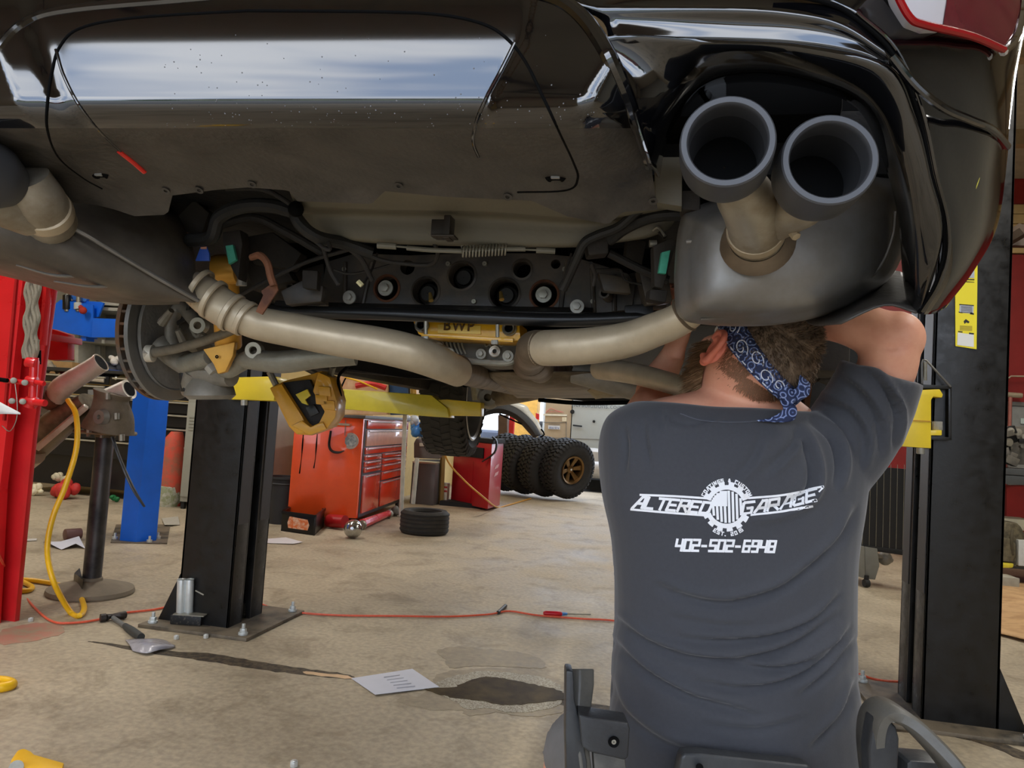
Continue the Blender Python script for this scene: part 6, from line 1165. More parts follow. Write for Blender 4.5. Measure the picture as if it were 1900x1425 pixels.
# grey lockers
for i, (x0_, x1_, yb_, lbl) in enumerate(((330, 376, 944, 'narrow grey steel locker right of the red rag bag'), (378, 548, 942, 'wide grey steel cabinet behind the black lift column'))):
    A = PZ(x0_, yb_, .0); B_ = PZ(x1_, yb_, .0); B_.y = A.y; zt_ = 1.22 if i == 0 else 1.28
    o = thing('locker', lbl, 'cabinet', (A+B_)/2); MB().box(((A.x+B_.x)/2, A.y+.28, zt_/2+.04), (B_.x-A.x, .52, zt_-.08)).build('cabinet', m_lock, o, bev=.005)
    n_ = 1 if i == 0 else 3
    for k in range(n_):
        w_ = (B_.x-A.x)/n_; cx_ = A.x+w_*(k+.5); d_ = MB().box((cx_, A.y+.012, zt_/2+.05), (w_-.02, .02, zt_-.18)).build('door', M('locker_door', (158, 158, 146), .45, var=.04), o, bev=.003)
        for j in range(5): MB().box((cx_, A.y-.001, zt_-.2-j*.035), (w_*.55, .006, .012)).build('louvre', m_lock, d_)
    for s in (-1, 1): MB().box((A.x+.03 if s < 0 else B_.x-.03, A.y+.05, .04), (.04, .04, .08)).build('foot', m_dark, o)
# trash can, crate
tcn = thing('trash_can', 'black plastic trash can between the grey cabinet and orange chest', 'bin', PZ(522, 975, 0)); c0 = PZ(521, 970, 0)
MB().lathe([(.001, 0), (.14, .0), (.165, .45), (.18, .46), (.18, .48), (.160, .48), (.14, .03), (.001, .03)], c0, ZU, 32).build('bin', M('bin_black', (44, 44, 44), .6), tcn)
MB().lathe([(.166, .40), (.174, .41), (.166, .42)], c0, ZU, 32).build('bin_rim', M('bin_black', (44, 44, 44)), tcn)
lump('white_rag', 'small white rag on the floor left of the trash can', 'rag', 490, 948, PZ(490, 952, 0).y, 9, (210, 206, 196), 4, seed=21, ground=1)
# orange rolling tool chest, turned about its corner
A = PZ(661, 962, .10); Lf = PZ(533, 957, .10); Rg = PZ(748, 928, .10)
H_ = 1.03; uL = (Lf-A); uR = (Rg-A); uL.z = 0; uR.z = 0
och = thing('tool_chest', 'orange rolling tool chest with drawers and round dial on its side', 'tool chest', (A+(uL+uR)*.5)*1)
och.location.z = 0; BASE[och.name] = V(och.location)
m_orc = M('chest_orange', (246, 88, 30), .28, var=.04, coat=.4); m_orr = M('chest_orange_face', (214, 62, 28), .2, var=.08, coat=.5)
MB().prism([A, A+uL, A+uL+uR, A+uR], ZU*H_).build('cabinet', m_orc, och, bev=.006)
nL = -uR.normalized(); nR = -uL.normalized()      # outward normals of the left side and of the drawer face
def OF(u, v, o=0): return A+uR*u+ZU*(v*H_)+nR*o    # drawer face
def OS(u, v, o=0): return A+uL*u+ZU*(v*H_)+nL*o    # plain side
MB().prism([A+ZU*H_+nL*.02+nR*.02, A+uL-nR*.02+ZU*H_+nL*.02, A+uL+uR-nL*.02-nR*.02+ZU*H_, A+uR+ZU*H_+nR*.02-nL*.02], ZU*.035).build('top_tray', M('chest_top', (92, 94, 98), .5), och, bev=.005)
MB().prism([OF(.02, .0, .003), OF(.98, .0, .003), OF(.98, .99, .003), OF(.02, .99, .003)], nR*.003).build('face_frame', m_blkc, och)
DR = [(.05, .95, .90, .985), (.05, .95, .72, .885), (.05, .95, .64, .705), (.05, .36, .575, .625), (.05, .36, .51, .562), (.05, .36, .45, .5), (.40, .95, .575, .625), (.40, .95, .51, .562), (.40, .95, .43, .5), (.40, .95, .33, .42), (.05, .36, .04, .42), (.40, .95, .04, .31)]
for k, (u0, u1, v0, v1) in enumerate(DR):
    d_ = MB().prism([OF(u0, v0, .006), OF(u1, v0, .006), OF(u1, v1, .006), OF(u0, v1, .006)], nR*.016).build('door' if v1-v0 > .3 else 'drawer', m_orr if k != 1 else M('open_drawer', (206, 150, 130), .3, coat=.5), och, bev=.002)
    MB().prism([OF(u0+.02, v1-.018, .022), OF(u1-.02, v1-.018, .022), OF(u1-.02, v1-.004, .022), OF(u0+.02, v1-.004, .022)], nR*.012).build('handle', M('pull_steel', (206, 190, 186), .25, .6), d_, bev=.002)
c_ = OS(.10, .0); 
def disc_(u, v, r, nm, m, o): c = OS(u, v, o); return MB().lathe([(.001, .006), (r*.98, .006), (r, .0)], c, nL, 32, False).build(nm, m, och)
cc = PD(651, 818, pj(OS(.1, .8))[2]); uu = (cc-A).dot(uL)/uL.length_squared; vv = (cc.z-A.z)/H_
disc_(uu, vv, .085, 'dial_rim', M('dial_chrome', (206, 206, 202), .2, .6), .006); disc_(uu, vv, .062, 'dial_face', M('dial_face', (120, 130, 134), .3, rgb2=(190, 194, 190), scale=30), .011)
MB().tube([OS(.05+.42, .93, .01), OS(.47, .93, .06), OS(.18, .93, .06), OS(.18, .93, .01)], .014, 10, 1).build('side_handle', M('chrome2', (210, 208, 202), .15, .8), och)
q = [OS(u, v, .02) for u, v in ((.46, .86), (.47, .72), (.42, .66), (.32, .65), (.24, .67))]; MB().tube(q, [.018, .02, .022, .02, .008], 10, 5, flat=.5).build('hook', m_dark, och)
for u in (.86, .66): MB().tube([OS(u, .86, .008), OS(u, .7, .008), OS(u, .58, .008), OS(u+.01, .42 if u > .8 else .48, .01)], [.003, .012, .004, .010], 8, 4, flat=.5).build('hanging_strap', m_seam, och)
MB().tube([OS(.26, .98, .01), OS(.255, .82, .012)], .004, 6, 1).build('hanging_rod', m_zinc, och)
for k, p in enumerate((A+(uL+uR)*.06, A+uL*.94+uR*.06, A+uR*.94+uL*.06, A+uL*.94+uR*.94)):
    c = V((p.x, p.y, .062)); MB().tube([V((p.x, p.y, .1)), V((p.x, p.y, .13))], .03, 10, 1).build('caster_bracket', m_dark, och)
    if k: MB().lathe([(.001, -.02), (.055, -.02), (.06, 0), (.055, .02), (.001, .02)], c, (1, .2, 0), 24).build('caster', m_blkc, och)
c = PD(656, 972, 7.15); tag(MB().ball(V((c.x, c.y, .088)), .088, 28, 18).build('mirror_ball', M('mirror_ball', (190, 190, 186), .12, .9, bump=.6, bscale=22), None), 'crumpled silver ball on the floor under the orange chest corner', 'ball')
# things on top of the orange chest
ch_z = .10+H_+.035
def top_at(px, y): p = PY(px, 740, y); return V((p.x, p.y, ch_z))
pb = thing('paper_bag', 'peach-coloured paper sack on top of the orange tool chest', 'bag', PD(668, 724, 7.4)); bz = PD(668, 724, 7.45)
MB().prism([PD(x, y, 7.35) for x, y in ((622, 770), (626, 690), (632, 680), (650, 676), (658, 684), (664, 670), (680, 672), (696, 676), (706, 678), (716, 686), (720, 700), (718, 770))], FW*.25).build('sack', M('peach_paper', (240, 206, 160), .8, rgb2=(226, 176, 130), scale=6, bump=.4, bscale=14), pb, bev=.02, bseg=3)
MB().tp([(660, 716, 7.3), (690, 712, 7.3), (716, 720, 7.3)], 5, 8, 3).build('red_band', M('red_band', (206, 40, 30), .5), pb)
MB().tp([(644, 668, 7.28), (652, 684, 7.28), (640, 704, 7.28), (632, 722, 7.28)], 1.6, 6, 4).build('dark_cord', m_seam, pb); MB().tp([(640, 700, 7.28), (668, 708, 7.28), (700, 722, 7.28)], 1.8, 6, 4).build('yellow_cord', m_yh, pb)
for q, d, m, nm, l_, cat in (([(718, 694), (760, 690), (772, 700), (772, 770), (720, 770)], 7.7, M('cream_carton', (236, 214, 150), .7), 'carton', 'cream carton at the back of the orange tool chest', 'box'), ([(722, 704), (756, 696), (757, 770), (724, 770)], 7.4, M('navy_box', (18, 62, 98), .5), 'blue_box', 'navy blue box on the orange tool chest beside the sack', 'box'),
  ([(762, 704), (772, 702), (773, 770), (763, 770)], 7.5, M('amber_tube', (214, 160, 50), .5), 'amber_tube', 'amber tube standing at the right end of the orange chest', 'tube')):
    tag(MB().prism([PD(x, y, d) for x, y in q], FW*.2).build(nm, m, None, bev=.006), l_, cat)
cr2 = thing('plastic_crate', 'black plastic crate with orange label in front of the orange chest', 'crate', PZ(560, 992, 0))
a_, b_, c__ = PZ(521, 985, 0), PZ(583, 994, 0), PZ(600, 978, 0); d4 = a_+c__-b_
for p, q in ((a_, b_), (b_, c__), (c__, d4), (d4, a_)):
    n_ = (q-p).cross(ZU).normalized(); MB().prism([p, q, q+ZU*.19, p+ZU*.19], -n_*.012).build('side', m_pad, cr2, bev=.002); MB().prism([p+ZU*.17, q+ZU*.17, q+ZU*.195, p+ZU*.195], n_*.01).build('crate_rim', m_pad, cr2)
MB().prism([a_, b_, c__, d4], ZU*.01).build('base', m_pad, cr2); ux = b_-a_; n_ = ux.cross(ZU).normalized()
MB().prism([a_+ux*u+ZU*v+n_*.003 for u, v in ((.22, .04), (.80, .04), (.84, .09), (.78, .14), (.24, .15), (.19, .09))], n_*.002).build('crate_label', M('crate_label', (230, 120, 60), .5, rgb2=(240, 200, 170), scale=30), cr2)
fj = thing('floor_jack', 'red floor jack parked under the orange tool chest', 'floor jack', PZ(690, 965, 0)); p0, p1 = PZ(672, 972, .06), PZ(722, 952, .06)
MB().tube([p0, p1], [.05, .035], 8, 1).build('frame', m_redp, fj, bev=.004)
MB().tp([(640, 968, 7.6), (610, 966, 7.7)], 12, 12, 1).build('jack_arm', m_redd, fj)
for p in (p0, p1): MB().lathe([(.001, -.02), (.045, -.02), (.05, 0), (.045, .02), (.001, .02)], V((p.x, p.y, .05)), (.3, 1, 0), 20).build('wheel', m_zinc, fj)
for i, (a, b, l_) in enumerate((((752, 822), (744, 958), 'white broom handle leaning against the orange tool chest'), ((774, 850), (766, 935), 'white pole leaning on the dark cabinet'))):
    tag(MB().tp([(a[0], a[1]-(60 if i == 0 else 0), 7.9), (b[0], b[1], 7.9)], 4, 10, 1).build('broom_handle', M('pole_white', (206, 204, 190), .5), None), l_, 'pole')
lump('hub_parts', 'small grey metal hub parts on the floor by the broom handle', 'parts', 736, 948, PZ(736, 958, 0).y, 12, (130, 128, 122), 6, seed=31, ground=1, metal=.4)
# middle background: cabinets, machine, tyres
def fbox(nm, q, z0, h, m, par, back=.4): A_, B_ = PZ(*q[0], z0), PZ(*q[1], z0); A_ = V((A_.x, A_.y, z0)); B_ = V((B_.x, B_.y, z0)); n_ = (B_-A_).cross(ZU).normalized(); return MB().prism([A_, B_, B_-n_*back, A_-n_*back], ZU*h).build(nm, m, par, bev=.006), A_, B_, n_
lt = thing('spare_tyre', 'worn narrow tyre lying flat on the floor beside the red machine', 'tyre', PZ(788, 978, 0)); c0 = PZ(788, 968, .115)
MB().lathe([(.15, -.09), (.17, -.115), (.22, -.12), (.245, -.095), (.25, 0), (.245, .095), (.22, .12), (.17, .115), (.15, .09), (.15, -.09)], c0, ZU, 56).build('tyre', m_rubd, lt)
for k in range(5): MB().lathe([(.2495, -.08+k*.04-.003), (.252, -.08+k*.04-.002), (.252, -.08+k*.04+.012), (.2495, -.08+k*.04+.013)], c0, ZU, 56).build('tread_rib', m_rub, lt)
MB().lathe([(.001, -.02), (.16, -.02)], c0, ZU, 32).build('tyre_inner', m_dark, lt)
db = thing('steel_case', 'dark grey steel case standing upright beside the orange chest', 'case', PZ(782, 935, 0)); o, A_, B_, n_ = fbox('case', ((760, 934), (803, 938)), 0, .56, M('case_grey', (96, 94, 96), .4, var=.05), db, .3)
MB().prism([A_+(B_-A_)*.15+n_*.004+ZU*z for z in (.2,)]+[A_+(B_-A_)*.28+n_*.004+ZU*.2, A_+(B_-A_)*.28+n_*.004+ZU*.52, A_+(B_-A_)*.15+n_*.004+ZU*.52], n_*.01).build('case_grip', m_dark, db)
MB().box((A_+B_)/2+ZU*.57+V((0, .15, 0)), ((B_-A_).length, .3, .02)).build('case_lid', m_hand, db)
g2 = thing('storage_bin', 'dark grey storage bin stacked on the steel case', 'bin', PD(795, 850, 10.2)); MB().prism([PD(x, y, 10.1) for x, y in ((768, 822), (772, 814), (812, 816), (818, 812), (816, 852), (768, 850))], FW*.35).build('bin', M('bin_grey', (98, 94, 92), .5), g2, bev=.008); MB().prism([PD(x, y, 10.08) for x, y in ((778, 822), (788, 822), (788, 828), (778, 828))], FW*.01).build('sticker', m_hand, g2)
MB().prism([PD(x, y, 10.75) for x, y in ((766, 856), (820, 856), (820, 940), (766, 936))], FW*.3).build('lower_bin', m_dark, g2, bev=.01)
lump('blue_bag', 'blue and white plastic bag on the storage bin', 'bag', 778, 796, 8.55, 18, (70, 140, 220), 8, seed=41, rough=.3)
lump('white_bag', 'white crumpled plastic bag beside the blue one', 'bag', 766, 780, 8.5, 14, (196, 206, 220), 5, seed=42, rough=.3)
jg = thing('jug', 'white jug with red stripe standing left of the red machine', 'jug', PZ(817, 935, 0)); o, A_, B_, n_ = fbox('jug_body', ((804, 934), (828, 936)), 0, .29, M('jug_white', (206, 196, 176), .5), jg, .14)
for z in (.17, .225): MB().prism([A_+ZU*z+n_*.003, B_+ZU*z+n_*.003, B_+ZU*(z+.025)+n_*.003, A_+ZU*(z+.025)+n_*.003], n_*.002).build('jug_stripe', M('jug_red', (190, 50, 40), .5), jg)
m_ = (A_+B_)/2-n_*.07; MB().cyl(m_+ZU*.29, m_+ZU*.35, .03, .02).build('jug_cap', m_hand, jg)
cbn = thing('wood_board', 'narrow wooden board leaning beside the red machine', 'board', PZ(828, 925, 0)); MB().tp([(824, 790, 10.5), (818, 934, 10.5)], 5, 4, 1).build('board', M('wood_board', (140, 112, 60), .7, sc3=(8, 8, 1)), cbn)
mc = thing('service_machine', 'red fluid service machine with dark handle tray', 'machine', PZ(885, 940, 0)); m_mc = M('machine_red', (176, 24, 34), .35, var=.06, coat=.3)
P_ = [PZ(836, 930, .03), PZ(905, 945, .03), PZ(927, 938, .03)]; P_.append(P_[0]+P_[2]-P_[1])
MB().prism(P_, ZU*.87).build('housing', m_mc, mc, bev=.012)
e_ = P_[1]-P_[0]; n_ = e_.cross(ZU).normalized()
MB().prism([P_[0]+e_*u+ZU*v+n_*.004 for u, v in ((.08, .66), (.82, .66), (.82, .80), (.08, .80))], n_*.02).build('recess_panel', m_dark, mc, bev=.004)
MB().prism([P_[0]+e_*u+ZU*v+n_*.003 for u, v in ((.56, .02), (.565, .02), (.565, .6), (.56, .6))], n_*.004).build('panel_gap', m_redd, mc)
e2 = P_[2]-P_[1]; n2_ = e2.cross(ZU).normalized()
for v in (.42, .52): MB().prism([P_[1]+e2*u+ZU*z+n2_*.004 for u, z in ((.3, v), (.6, v+.02), (.7, v+.07), (.4, v+.05))], n2_*.002).build('decal', M('decal_pale', (206, 150, 150), .5), mc)
MB().prism([p+ZU*.87+(p-(P_[0]+P_[2])/2)*.06 for p in P_], ZU*.06).build('top_tray', m_dark, mc, bev=.006)
MB().tube([P_[1]+ZU*.96, P_[1]+n2_*.06+ZU*.9, P_[1]+n2_*.05+e_*-.02+ZU*.75, P_[1]+e_*-.1+n_*.08+ZU*.62], [.03, .03, .028, .018], 8, 4, flat=.5).build('strap', m_pad, mc)
MB().box((P_[0]+P_[1])/2+V((-.1, .1, -.0)), (.6, .3, .06)).build('base', m_dark, mc)
tag(MB().tube([PD(820, 798, 8.8), PD(828, 850, 8.9), PD(860, 890, 9.2), PD(900, 925, 9.4), PZ(922, 941, .012), PZ(940, 938, .012), PZ(985, 925, .012)], .011, 8, 7).build('air_line', M('line_amber', (206, 150, 50), .45), None), 'thin amber air line running down past the red machine', 'hose')
m_bz = M('bronze_wheel', (120, 92, 54), .35, .7, var=.1)
for i, (px, py, zc, lbl) in enumerate(((1050, 930, 0, 'frontmost mud-terrain wheel with bronze six-spoke rim leaning in the doorway'), (1010, 926, 0, 'mud-terrain wheel second from the bronze rim in the leaning row'), (973, 921, 0, 'mud-terrain wheel third in the leaning row'), (938, 915, 0, 'rearmost mud-terrain wheel partly behind the red machine'))):
    fp = PZ(px, py, 0); axd = V((.74, -.64, -.16-.02*i)).normalized()
    o = thing('mud_tyre', lbl, 'wheel', fp, 'mud-terrain wheels leaning in the doorway'); R_, W_ = .455, .34
    up_ = (ZU-axd*ZU.dot(axd)).normalized(); ct = fp+up_*R_*1.03+V((0, 0, .05)) - axd*W_*.3
    tyre(o, ct, axd, R_, W_, .225, m_rub, 40 if i < 3 else 30, .022, 4)
    MB().lathe([(.225, .14), (.232, .15), (.225, .165), (.20, .15), (.195, .05), (.19, -.1)], ct, axd, 40).build('rim', m_bz, o)
    if i < 2:
        a, b, n_ = basis(axd); mb = MB()
        for k in range(6):
            th = 2*PI*k/6+.2; u = a*math.cos(th)+b*math.sin(th); t_ = -a*math.sin(th)+b*math.cos(th)
            MB().prism([ct+u*.03-t_*.022+n_*.08, ct+u*.198-t_*.042+n_*.125, ct+u*.198+t_*.042+n_*.125, ct+u*.03+t_*.022+n_*.08], n_*-.03).build('spoke', m_bz, o, bev=.003)
        MB().lathe([(.06, .05), (.06, .09), (.03, .10), (.001, .10)], ct, axd, 24).build('hub', m_bz, o); MB().lathe([(.018, .10), (.018, .112), (.001, .112)], ct, axd, 16).build('hub_cap', M('chrome_cap', (220, 220, 220), .1, .8), o)
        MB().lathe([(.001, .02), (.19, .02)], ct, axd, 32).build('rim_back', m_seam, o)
# ================================================================ outside the far door: van, fender, cars
vy = 14.3; van = thing('cargo_van', 'white cargo van with tan left door panel parked outside the far door', 'van', PZ(1110, 905, 0)); V0 = PY(1003, 800, vy).x; V1 = PY(1170, 800, vy).x+.75
m_van = M('van_white', (176, 180, 176), .3, var=.02); m_vtan = M('van_tan', (178, 158, 130), .5, var=.04)
MB().box(((V0+V1)/2, vy+2.6, 1.42), (V1-V0, 5.0, 2.0)).build('body', m_van, van, bev=.12, bseg=3)
xs = PY(1059, 800, vy).x
MB().prism([V((V0+.08, vy+.0, .5)), V((xs-.01, vy, .5)), V((xs-.01, vy, 2.2)), V((V0+.08, vy, 2.2))], (0, .12, 0)).build('rear_door', m_vtan, van, bev=.01)
MB().prism([V((xs+.01, vy+.0, .5)), V((V1-.1, vy, .5)), V((V1-.1, vy, 2.2)), V((xs+.01, vy, 2.2))], (0, .12, 0)).build('rear_door', m_van, van, bev=.01)
def vq(q, dy, m, nm, t_=.01): return MB().prism(PYl(q, vy-dy), (0, t_, 0)).build(nm, m, van)
m_vl = M('van_line', (120, 116, 108), .5)
vq(((1008, 768), (1052, 769), (1052, 772), (1008, 771)), .02, M('van_strip', (226, 220, 200), .4), 'door_strip', .02); vq(((1008, 783), (1052, 784), (1052, 785), (1008, 784)), .01, m_vl, 'panel_gap'); vq(((1008, 811), (1052, 813), (1052, 814), (1008, 812)), .01, m_vl, 'panel_gap'); vq(((1050, 770), (1051, 770), (1051, 812), (1050, 812)), .01, m_vl, 'panel_gap')
vq(((1043, 774), (1051, 774), (1051, 782), (1043, 782)), .02, M('van_hinge', (222, 210, 180), .5), 'latch'); pt = vq(((1017, 789), (1039, 790), (1039, 797), (1017, 796)), .02, M('plate_pale', (206, 206, 206), .5), 'licence_plate')
e0 = PY(1028, 796, vy-.035); text_mesh('800 974', .065, M('plate_blue', (90, 100, 140), .6), lambda x, y: e0+V((x, 0, y)), 'plate_lettering', pt, .002)
vq(((1018, 786), (1039, 787), (1039, 788), (1018, 787)), .02, m_vl, 'plate_lamp')
e1_ = PY(1059, 754, vy-.02); text_mesh('siersolutions.com', .155, M('van_letter', (120, 124, 124), .6), lambda x, y: e1_+V((x, 0, y-.0*x)), 'van_lettering', van, .002, align='LEFT')
for a, b, r in ((1062, 764, .045), (1102, 782, .028)): MB().lathe([(.001, -.02), (r, -.015), (r, .01)], PY(a, b, vy-.02), (0, 1, 0), 20).build('door_badge', m_dark, van)
MB().tube([PY(1063, 789, vy-.03), PY(1080, 791, vy-.03)], .016, 8, 1).build('door_handle', m_dark, van)
MB().tube([PY(a, b, vy-.02) for a, b in ((1014, 764), (1022, 758), (1030, 761), (1044, 765))], .008, 6, 3).tube([PY(a, b, vy-.02) for a, b in ((1012, 766), (1020, 764), (1046, 765))], .006, 6, 3).build('red_logo', M('logo_red', (196, 110, 96), .6), van)
vq(((994, 766), (1000, 768), (1000, 779), (994, 777)), .05, M('van_lamp', (214, 40, 50), .3), 'tail_light', .06)
vq(((1002, 828), (1160, 836), (1160, 842), (1002, 834)), .06, m_vl, 'rear_bumper', .2); vq(((1062, 836), (1110, 838), (1108, 852), (1062, 850)), .0, m_dark, 'tow_bracket', .1)
vq(((1056, 813), (1150, 816), (1150, 817), (1056, 814)), .01, m_vl, 'panel_gap')
for x in (V0+.25, V1-.25): MB().lathe([(.001, -.1), (.2, -.11), (.34, -.1), (.36, 0), (.34, .1), (.001, .1)], V((x, vy+1.0, .36)), (1, 0, 0), 32).build('wheel', m_rub, van)
cr3 = thing('sedan', 'low white car parked in front of the van, only its corner in view', 'car', PZ(1100, 912, 0)); c = PY(1100, 880, 12.9)
MB().tube([V((c.x-.55, 13.0, .36)), V((c.x-.1, 12.9, .40)), V((c.x+.8, 12.9, .40)), V((c.x+1.6, 13.0, .4))], [.10, .16, .17, .16], 16, 5).build('bumper', M('sedan_white', (190, 186, 180), .25), cr3); MB().box((c.x+.7, 13.45, .62), (2.0, .9, .36)).build('body', MATS['sedan_white'], cr3, bev=.12, bseg=3)
MB().box((c.x+.7, 13.5, .10), (1.9, .9, .2)).build('underside', m_dark, cr3)
fn = thing('loose_fender', 'white loose fender with black wheel-arch liner standing above the mud tyres', 'fender', PD(950, 800, 8.6)); df_ = 11.0
arc = [(890, 770), (908, 752), (930, 748), (955, 756), (975, 770), (992, 788), (1003, 808)]
inn = [(884, 778), (905, 769), (926, 766), (948, 772), (965, 784), (978, 798), (990, 811)]
MB().patch([[PD(x, y, df_) for x, y in arc], [PD((x+u)/2, (y+v)/2+1, df_-.1) for (x, y), (u, v) in zip(arc, inn)], [PD(x, y, df_+.05) for x, y in inn]], 4, 3).build('arch_liner', M('liner_black', (46, 46, 46), .7), fn, solid=.02)
MB().patch([[PD(x, y, df_+.05) for x, y in ((905, 752), (926, 745), (950, 746), (975, 752), (984, 764), (998, 782), (1010, 806))], [PD(x, y, df_+.0) for x, y in arc]], 4, 2).build('fender_skin', M('fender_white', (214, 214, 206), .3), fn, solid=.01)
MB().tube([PD(926, 768, df_), PD(945, 777, df_), PD(968, 787, df_)], .012, 8, 3).build('support_rod', m_seam, fn); MB().tube([PD(1004, 796, df_), PD(1010, 806, df_), PD(1002, 811, df_)], .012, 8, 2).build('edge_trim', m_seam, fn)
pc = thing('parked_car', 'dark car parked on the street beyond the lawn', 'car', PZ(975, 815, 0)); c = V((PY(985, 790, 24).x, 24, .6)); MB().box(c, (3.6, 1.7, .7)).build('body', M('car_dark', (60, 66, 80), .3), pc, bev=.2, bseg=3); MB().box(c+ZU*.5, (2.0, 1.5, .5)).build('cabin', m_dark, pc, bev=.18, bseg=3)
for s in (-1.1, 1.1): MB().lathe([(.001, -.1), (.3, -.1), (.3, .1), (.001, .1)], V((c.x+s, c.y-.75, .3)), (0, 1, 0), 20).build('wheel', m_rub, pc)
ob = thing('orange_sign', 'orange-yellow site cabin seen above the fender outside', 'cabin', (PY(968, 760, 17).x, 17, 0)); c = PY(972, 762, 17); MB().box((c.x, 17.4, 1.3), (.62, .5, 2.64)).build('panel', M('amber_panel', (224, 170, 80), .6), ob, bev=.01)
MB().box((c.x, 17.13, 2.3), (.5, .03, .4)).build('window', m_dark, ob)
# ================================================================ right background
YR = 6.0
bn_ = thing('workbench', 'dark steel workbench against the red wall', 'workbench', PZ(1870, 1085, 0)); xa = PY(1790, 900, YR).x; m_bench = M('bench_grey', (72, 74, 74), .45, var=.1)
ztop = PY(1860, 868, YR).z
MB().box((xa+1.0, YR+.35, ztop-.035), (2.1, .75, .07)).build('worktop', m_bench, bn_, bev=.005); zl = PY(1860, 1046, YR-.0).z
MB().box((xa+1.0, YR-.01, ztop-.10), (2.1, .03, .09)).build('apron', m_bench, bn_, bev=.003)
MB().box((xa+1.0, YR+.35, zl), (2.1, .7, .07)).build('lower_shelf', m_bench, bn_, bev=.005)
for x in (xa+.05, xa+1.95): MB().box((x, YR+.1, ztop/2), (.06, .06, ztop)).build('leg', m_bench, bn_)
def bq(nm, q, y, t_, m, l_, cat, bev=.006): return tag(MB().prism(PYl(q, y), (0, t_, 0)).build(nm, m, None, bev=bev), l_, cat)
tb_ = thing('teal_crate', 'teal plastic crate at the end of the workbench', 'crate', PY(1835, 866, YR+.1)); MB().prism(PYl(((1820, 832), (1846, 834), (1850, 868), (1820, 866)), YR+.02), (0, .3, 0)).build('crate', M('teal_plastic', (120, 190, 170), .5), tb_, bev=.006)
for j in range(2):
    for k in range(4): MB().prism(PYl(((1823+k*5, 837+j*12), (1825+k*5, 837+j*12), (1826+k*5, 844+j*12), (1824+k*5, 844+j*12)), YR+.012), (0, .01, 0)).build('slot', m_dark, tb_)
eng = thing('engine_block', 'greasy aluminium engine block on the workbench', 'engine', PY(1875, 866, YR+.2)); rr = random.Random(9)
for k in range(34):
    px, py = rr.uniform(1832, 1912), rr.uniform(798, 858); c = PY(px, py, YR+rr.uniform(.12, .32)); s_ = rr.uniform(.03, .085)
    mb = MB()
    if k % 3: mb.box(c, (s_*1.3, s_, s_*.9), (0, rr.uniform(-.5, .5), rr.uniform(-.4, .4)))
    else: mb.lathe([(.001, -.03), (s_*.5, -.03), (s_*.5, .03)], c, (rr.uniform(-.3, .3), 1, 0), 14)
    mb.build(('casting', 'flange', 'pipe_stub')[k % 3], (M('engine_alu', (142, 136, 122), .5, .3, var=.25, scale=20), m_dark, M('engine_grey', (108, 102, 92), .6, .2, var=.3))[(k*7) % 3], eng, bev=.004)
MB().prism(PYl(((1828, 800), (1850, 790), (1920, 792), (1920, 862), (1850, 862), (1846, 836)), YR+.34), (0, .2, 0)).build('block', MATS['engine_grey'], eng, bev=.01)
bq('wall_panel', ((1828, 898), (1868, 900), (1868, 962), (1826, 958)), YR+.6, .02, m_redwall, 'red panel showing under the workbench top', 'panel'); 
bq('white_case', ((1816, 958), (1920, 966), (1920, 986), (1816, 980)), YR+.2, .3, M('case_white', (216, 206, 176), .5), 'white folded sheet on the lower bench shelf', 'sheet')
bp = thing('backpack', 'olive brown backpack on the lower shelf of the workbench', 'backpack', PY(1870, 1044, YR)); 
MB().rings([[PY(1868+dx, py, YR+.05)+V((w_*math.cos(a), .14*math.sin(a), .0)) for a in [2*PI*k/22 for k in range(22)]] for py, w_, dx in ((1046, .12, 2), (1036, .16, 2), (1010, .17, 0), (988, .15, -2), (974, .10, 0), (968, .05, 2))]).build('bag', M('pack_olive', (112, 102, 78), .85, rgb2=(80, 72, 54), scale=14, bump=.5, bscale=40), bp)
MB().rings([[PY(1862, py, YR-.09)+V((w_*math.cos(a), .05*math.sin(a), .0)) for a in [2*PI*k/16 for k in range(16)]] for py, w_ in ((1040, .08), (1030, .10), (1008, .10), (998, .06))]).build('front_pocket', MATS['pack_olive'], bp)
for x in (1852, 1880): MB().tube([PY(x, 975, YR-.05), PY(x-3, 1000, YR-.14), PY(x-1, 1030, YR-.13)], .012, 8, 3, flat=.5).build('pack_strap', M('strap_olive', (78, 70, 52), .9), bp)
bq('monitor', ((1890, 1002), (1930, 1004), (1930, 1052), (1890, 1050)), YR-.14, .06, M('white_plastic', (206, 206, 200), .4), 'white framed screen on the lower shelf at the right edge', 'screen')
o = bq('yellow_gloves', ((1824, 1038), (1838, 1034), (1862, 1044), (1882, 1046), (1880, 1054), (1852, 1054), (1838, 1046)), YR-.14, .08, M('glove_yellow', (226, 206, 60), .7), 'yellow work gloves on the lower bench shelf', 'gloves', .012)
cb2 = tag(MB().patch([[PZ(1790, 1072, .02), PZ(1850, 1078, .05), PZ(1930, 1084, .03)], [PZ(1790, 1120, .04), PZ(1850, 1128, .02), PZ(1930, 1130, .06)], [PZ(1790, 1162, .01), PZ(1860, 1176, .02), PZ(1940, 1196, .03)]], 8, 8).build('cardboard_sheet', M('kraft_paper', (206, 166, 118), .8, rgb2=(180, 140, 96), scale=6, bump=.5, bscale=10), None, solid=.006), 'crumpled sheet of brown kraft paper on the floor behind the right column', 'paper')
tag(MB().box(PZ(1830, 1078, .06), (.45, .2, .12), (0, 0, .1)).build('white_box', M('box_offwhite', (170, 164, 148), .7), None, bev=.004), 'low off-white box on the floor under the workbench', 'box')
dr_ = struct(MB().prism(PYl(((1878, 752), (1960, 756), (1960, 900), (1876, 900)), 7.78), (0, .05, 0)).build('door_1', M('door_grey', (140, 140, 134), .5), None, bev=.01))
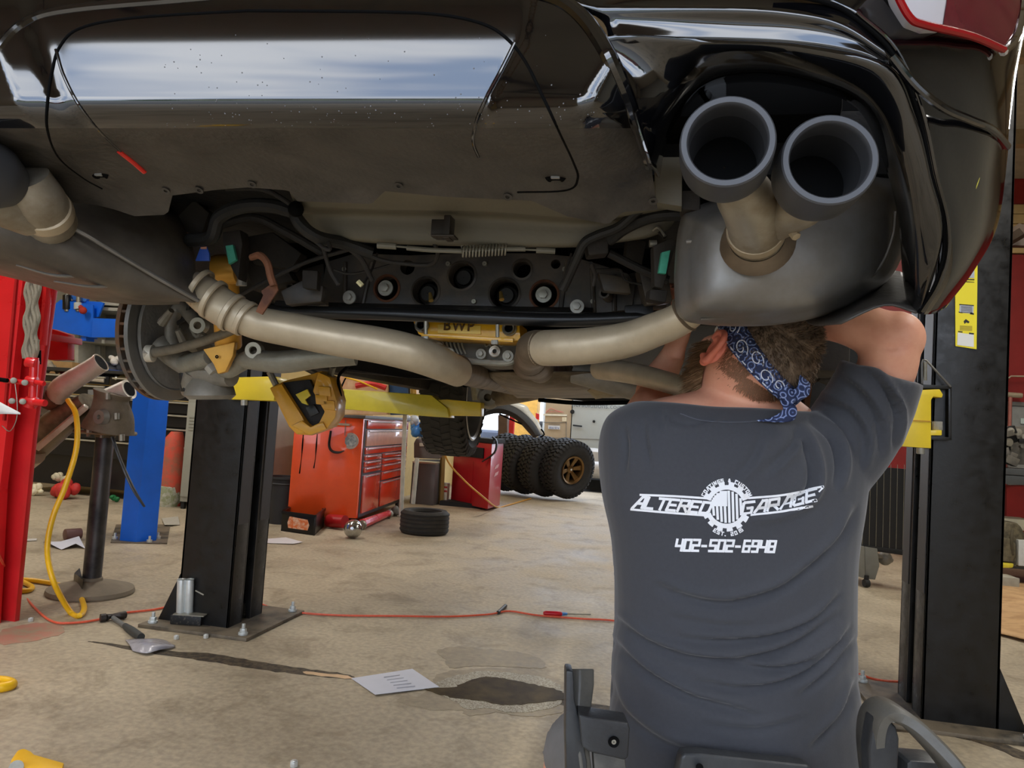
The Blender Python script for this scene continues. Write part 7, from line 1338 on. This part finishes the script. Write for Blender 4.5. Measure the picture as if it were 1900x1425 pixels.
MB().prism(PYl(((1872, 745), (1960, 749), (1960, 756), (1878, 752), (1876, 900), (1870, 900)), 7.76), (0, .06, 0)).build('door_frame', M('door_frame', (112, 110, 104), .5), dr_)
MB().prism(PYl(((1894, 776), (1930, 777), (1930, 787), (1894, 786)), 7.76), (0, .01, 0)).build('notice', M('notice_pale', (196, 214, 206), .6), dr_)
pipe_ = bpy.data.objects['wall_right_back']
for q, r, m in ((((1832, 640), (1826, 800)), .022, m_pipe), (((1838, 560), (1834, 640)), .026, m_pipe), (((1875, 732), (1873, 800)), .018, M('pipe_pink', (176, 110, 96), .6)), (((1866, 732), (1896, 734)), .03, m_pipe), (((1856, 762), (1856, 800)), .04, M('valve_pink', (220, 110, 92), .6)), (((1868, 704), (1876, 698), (1930, 699)), .010, m_pipe)):
    MB().tube([PY(a, b, 7.7) for a, b in q], r, 10, 1).build('wall_pipe', m, pipe_)
MB().tube([PY(1845, 480, 7.5), PY(1862, 462, 7.5), PY(1878, 449, 7.5)], .022, 8, 4).build('lamp_tube', M('tube_white', (236, 226, 216), .4), pipe_)
MB().prism(PYl(((1815, 476), (1847, 478), (1847, 560), (1847, 614), (1812, 612)), 7.2), (0, .2, 0)).build('wall_column', M('column_dark', (40, 44, 42), .5), pipe_)
# trolley with a radiator stack beyond the mechanic's right side
tr2 = thing('radiator_cart', 'grey cart on casters carrying tall black radiators behind the mechanic', 'cart', PZ(1606, 1092, 0)); yq = PZ(1606, 1090, 0).y
MB().prism(PYl(((1588, 1012), (1604, 1014), (1606, 1074), (1586, 1068)), yq), (0, .4, 0)).prism(PYl(((1604, 1014), (1628, 1018), (1632, 1050), (1624, 1076), (1606, 1074)), yq+.02), (0, .4, 0)).build('cart_body', M('cart_grey', (120, 118, 108), .5, var=.1), tr2, bev=.006)
c = PZ(1607, 1090, .0); MB().lathe([(.001, -.02), (.032, -.02), (.036, 0), (.032, .02), (.001, .02)], V((c.x, c.y, .036)), (1, .3, 0), 20).build('caster', m_rub, tr2); MB().tube([V((c.x, c.y, .05)), V((c.x, c.y, .1))], .02, 8, 1).build('caster_fork', m_dark, tr2)
rd = thing('radiator', 'tall black finned radiator standing on the grey cart', 'radiator', PY(1640, 1015, yq)); 
MB().prism(PYl(((1560, 860), (1700, 872), (1700, 1026), (1560, 1006)), yq+.05), (0, .06, 0)).build('core', m_pad, rd)
MB().prism(PYl(((1560, 1006), (1700, 1024), (1700, 1034), (1560, 1014)), yq+.03), (0, .1, 0)).build('end_tank', m_dark, rd, bev=.006)
for k in range(11): x = 1575+k*12.5; MB().tube([PY(x+3, 862, yq+.045), PY(x, 1008+k*1.6, yq+.045)], .0022, 6, 1).build('fin_rod', m_zinc, rd)
MB().ball(PY(1642, 1036, yq+.2), .06, 10, 7).tube([PY(1625, 1030, yq+.15), PY(1655, 1040, yq+.2)], .02, 8, 1).build('cart_coupling', m_knu, tr2)
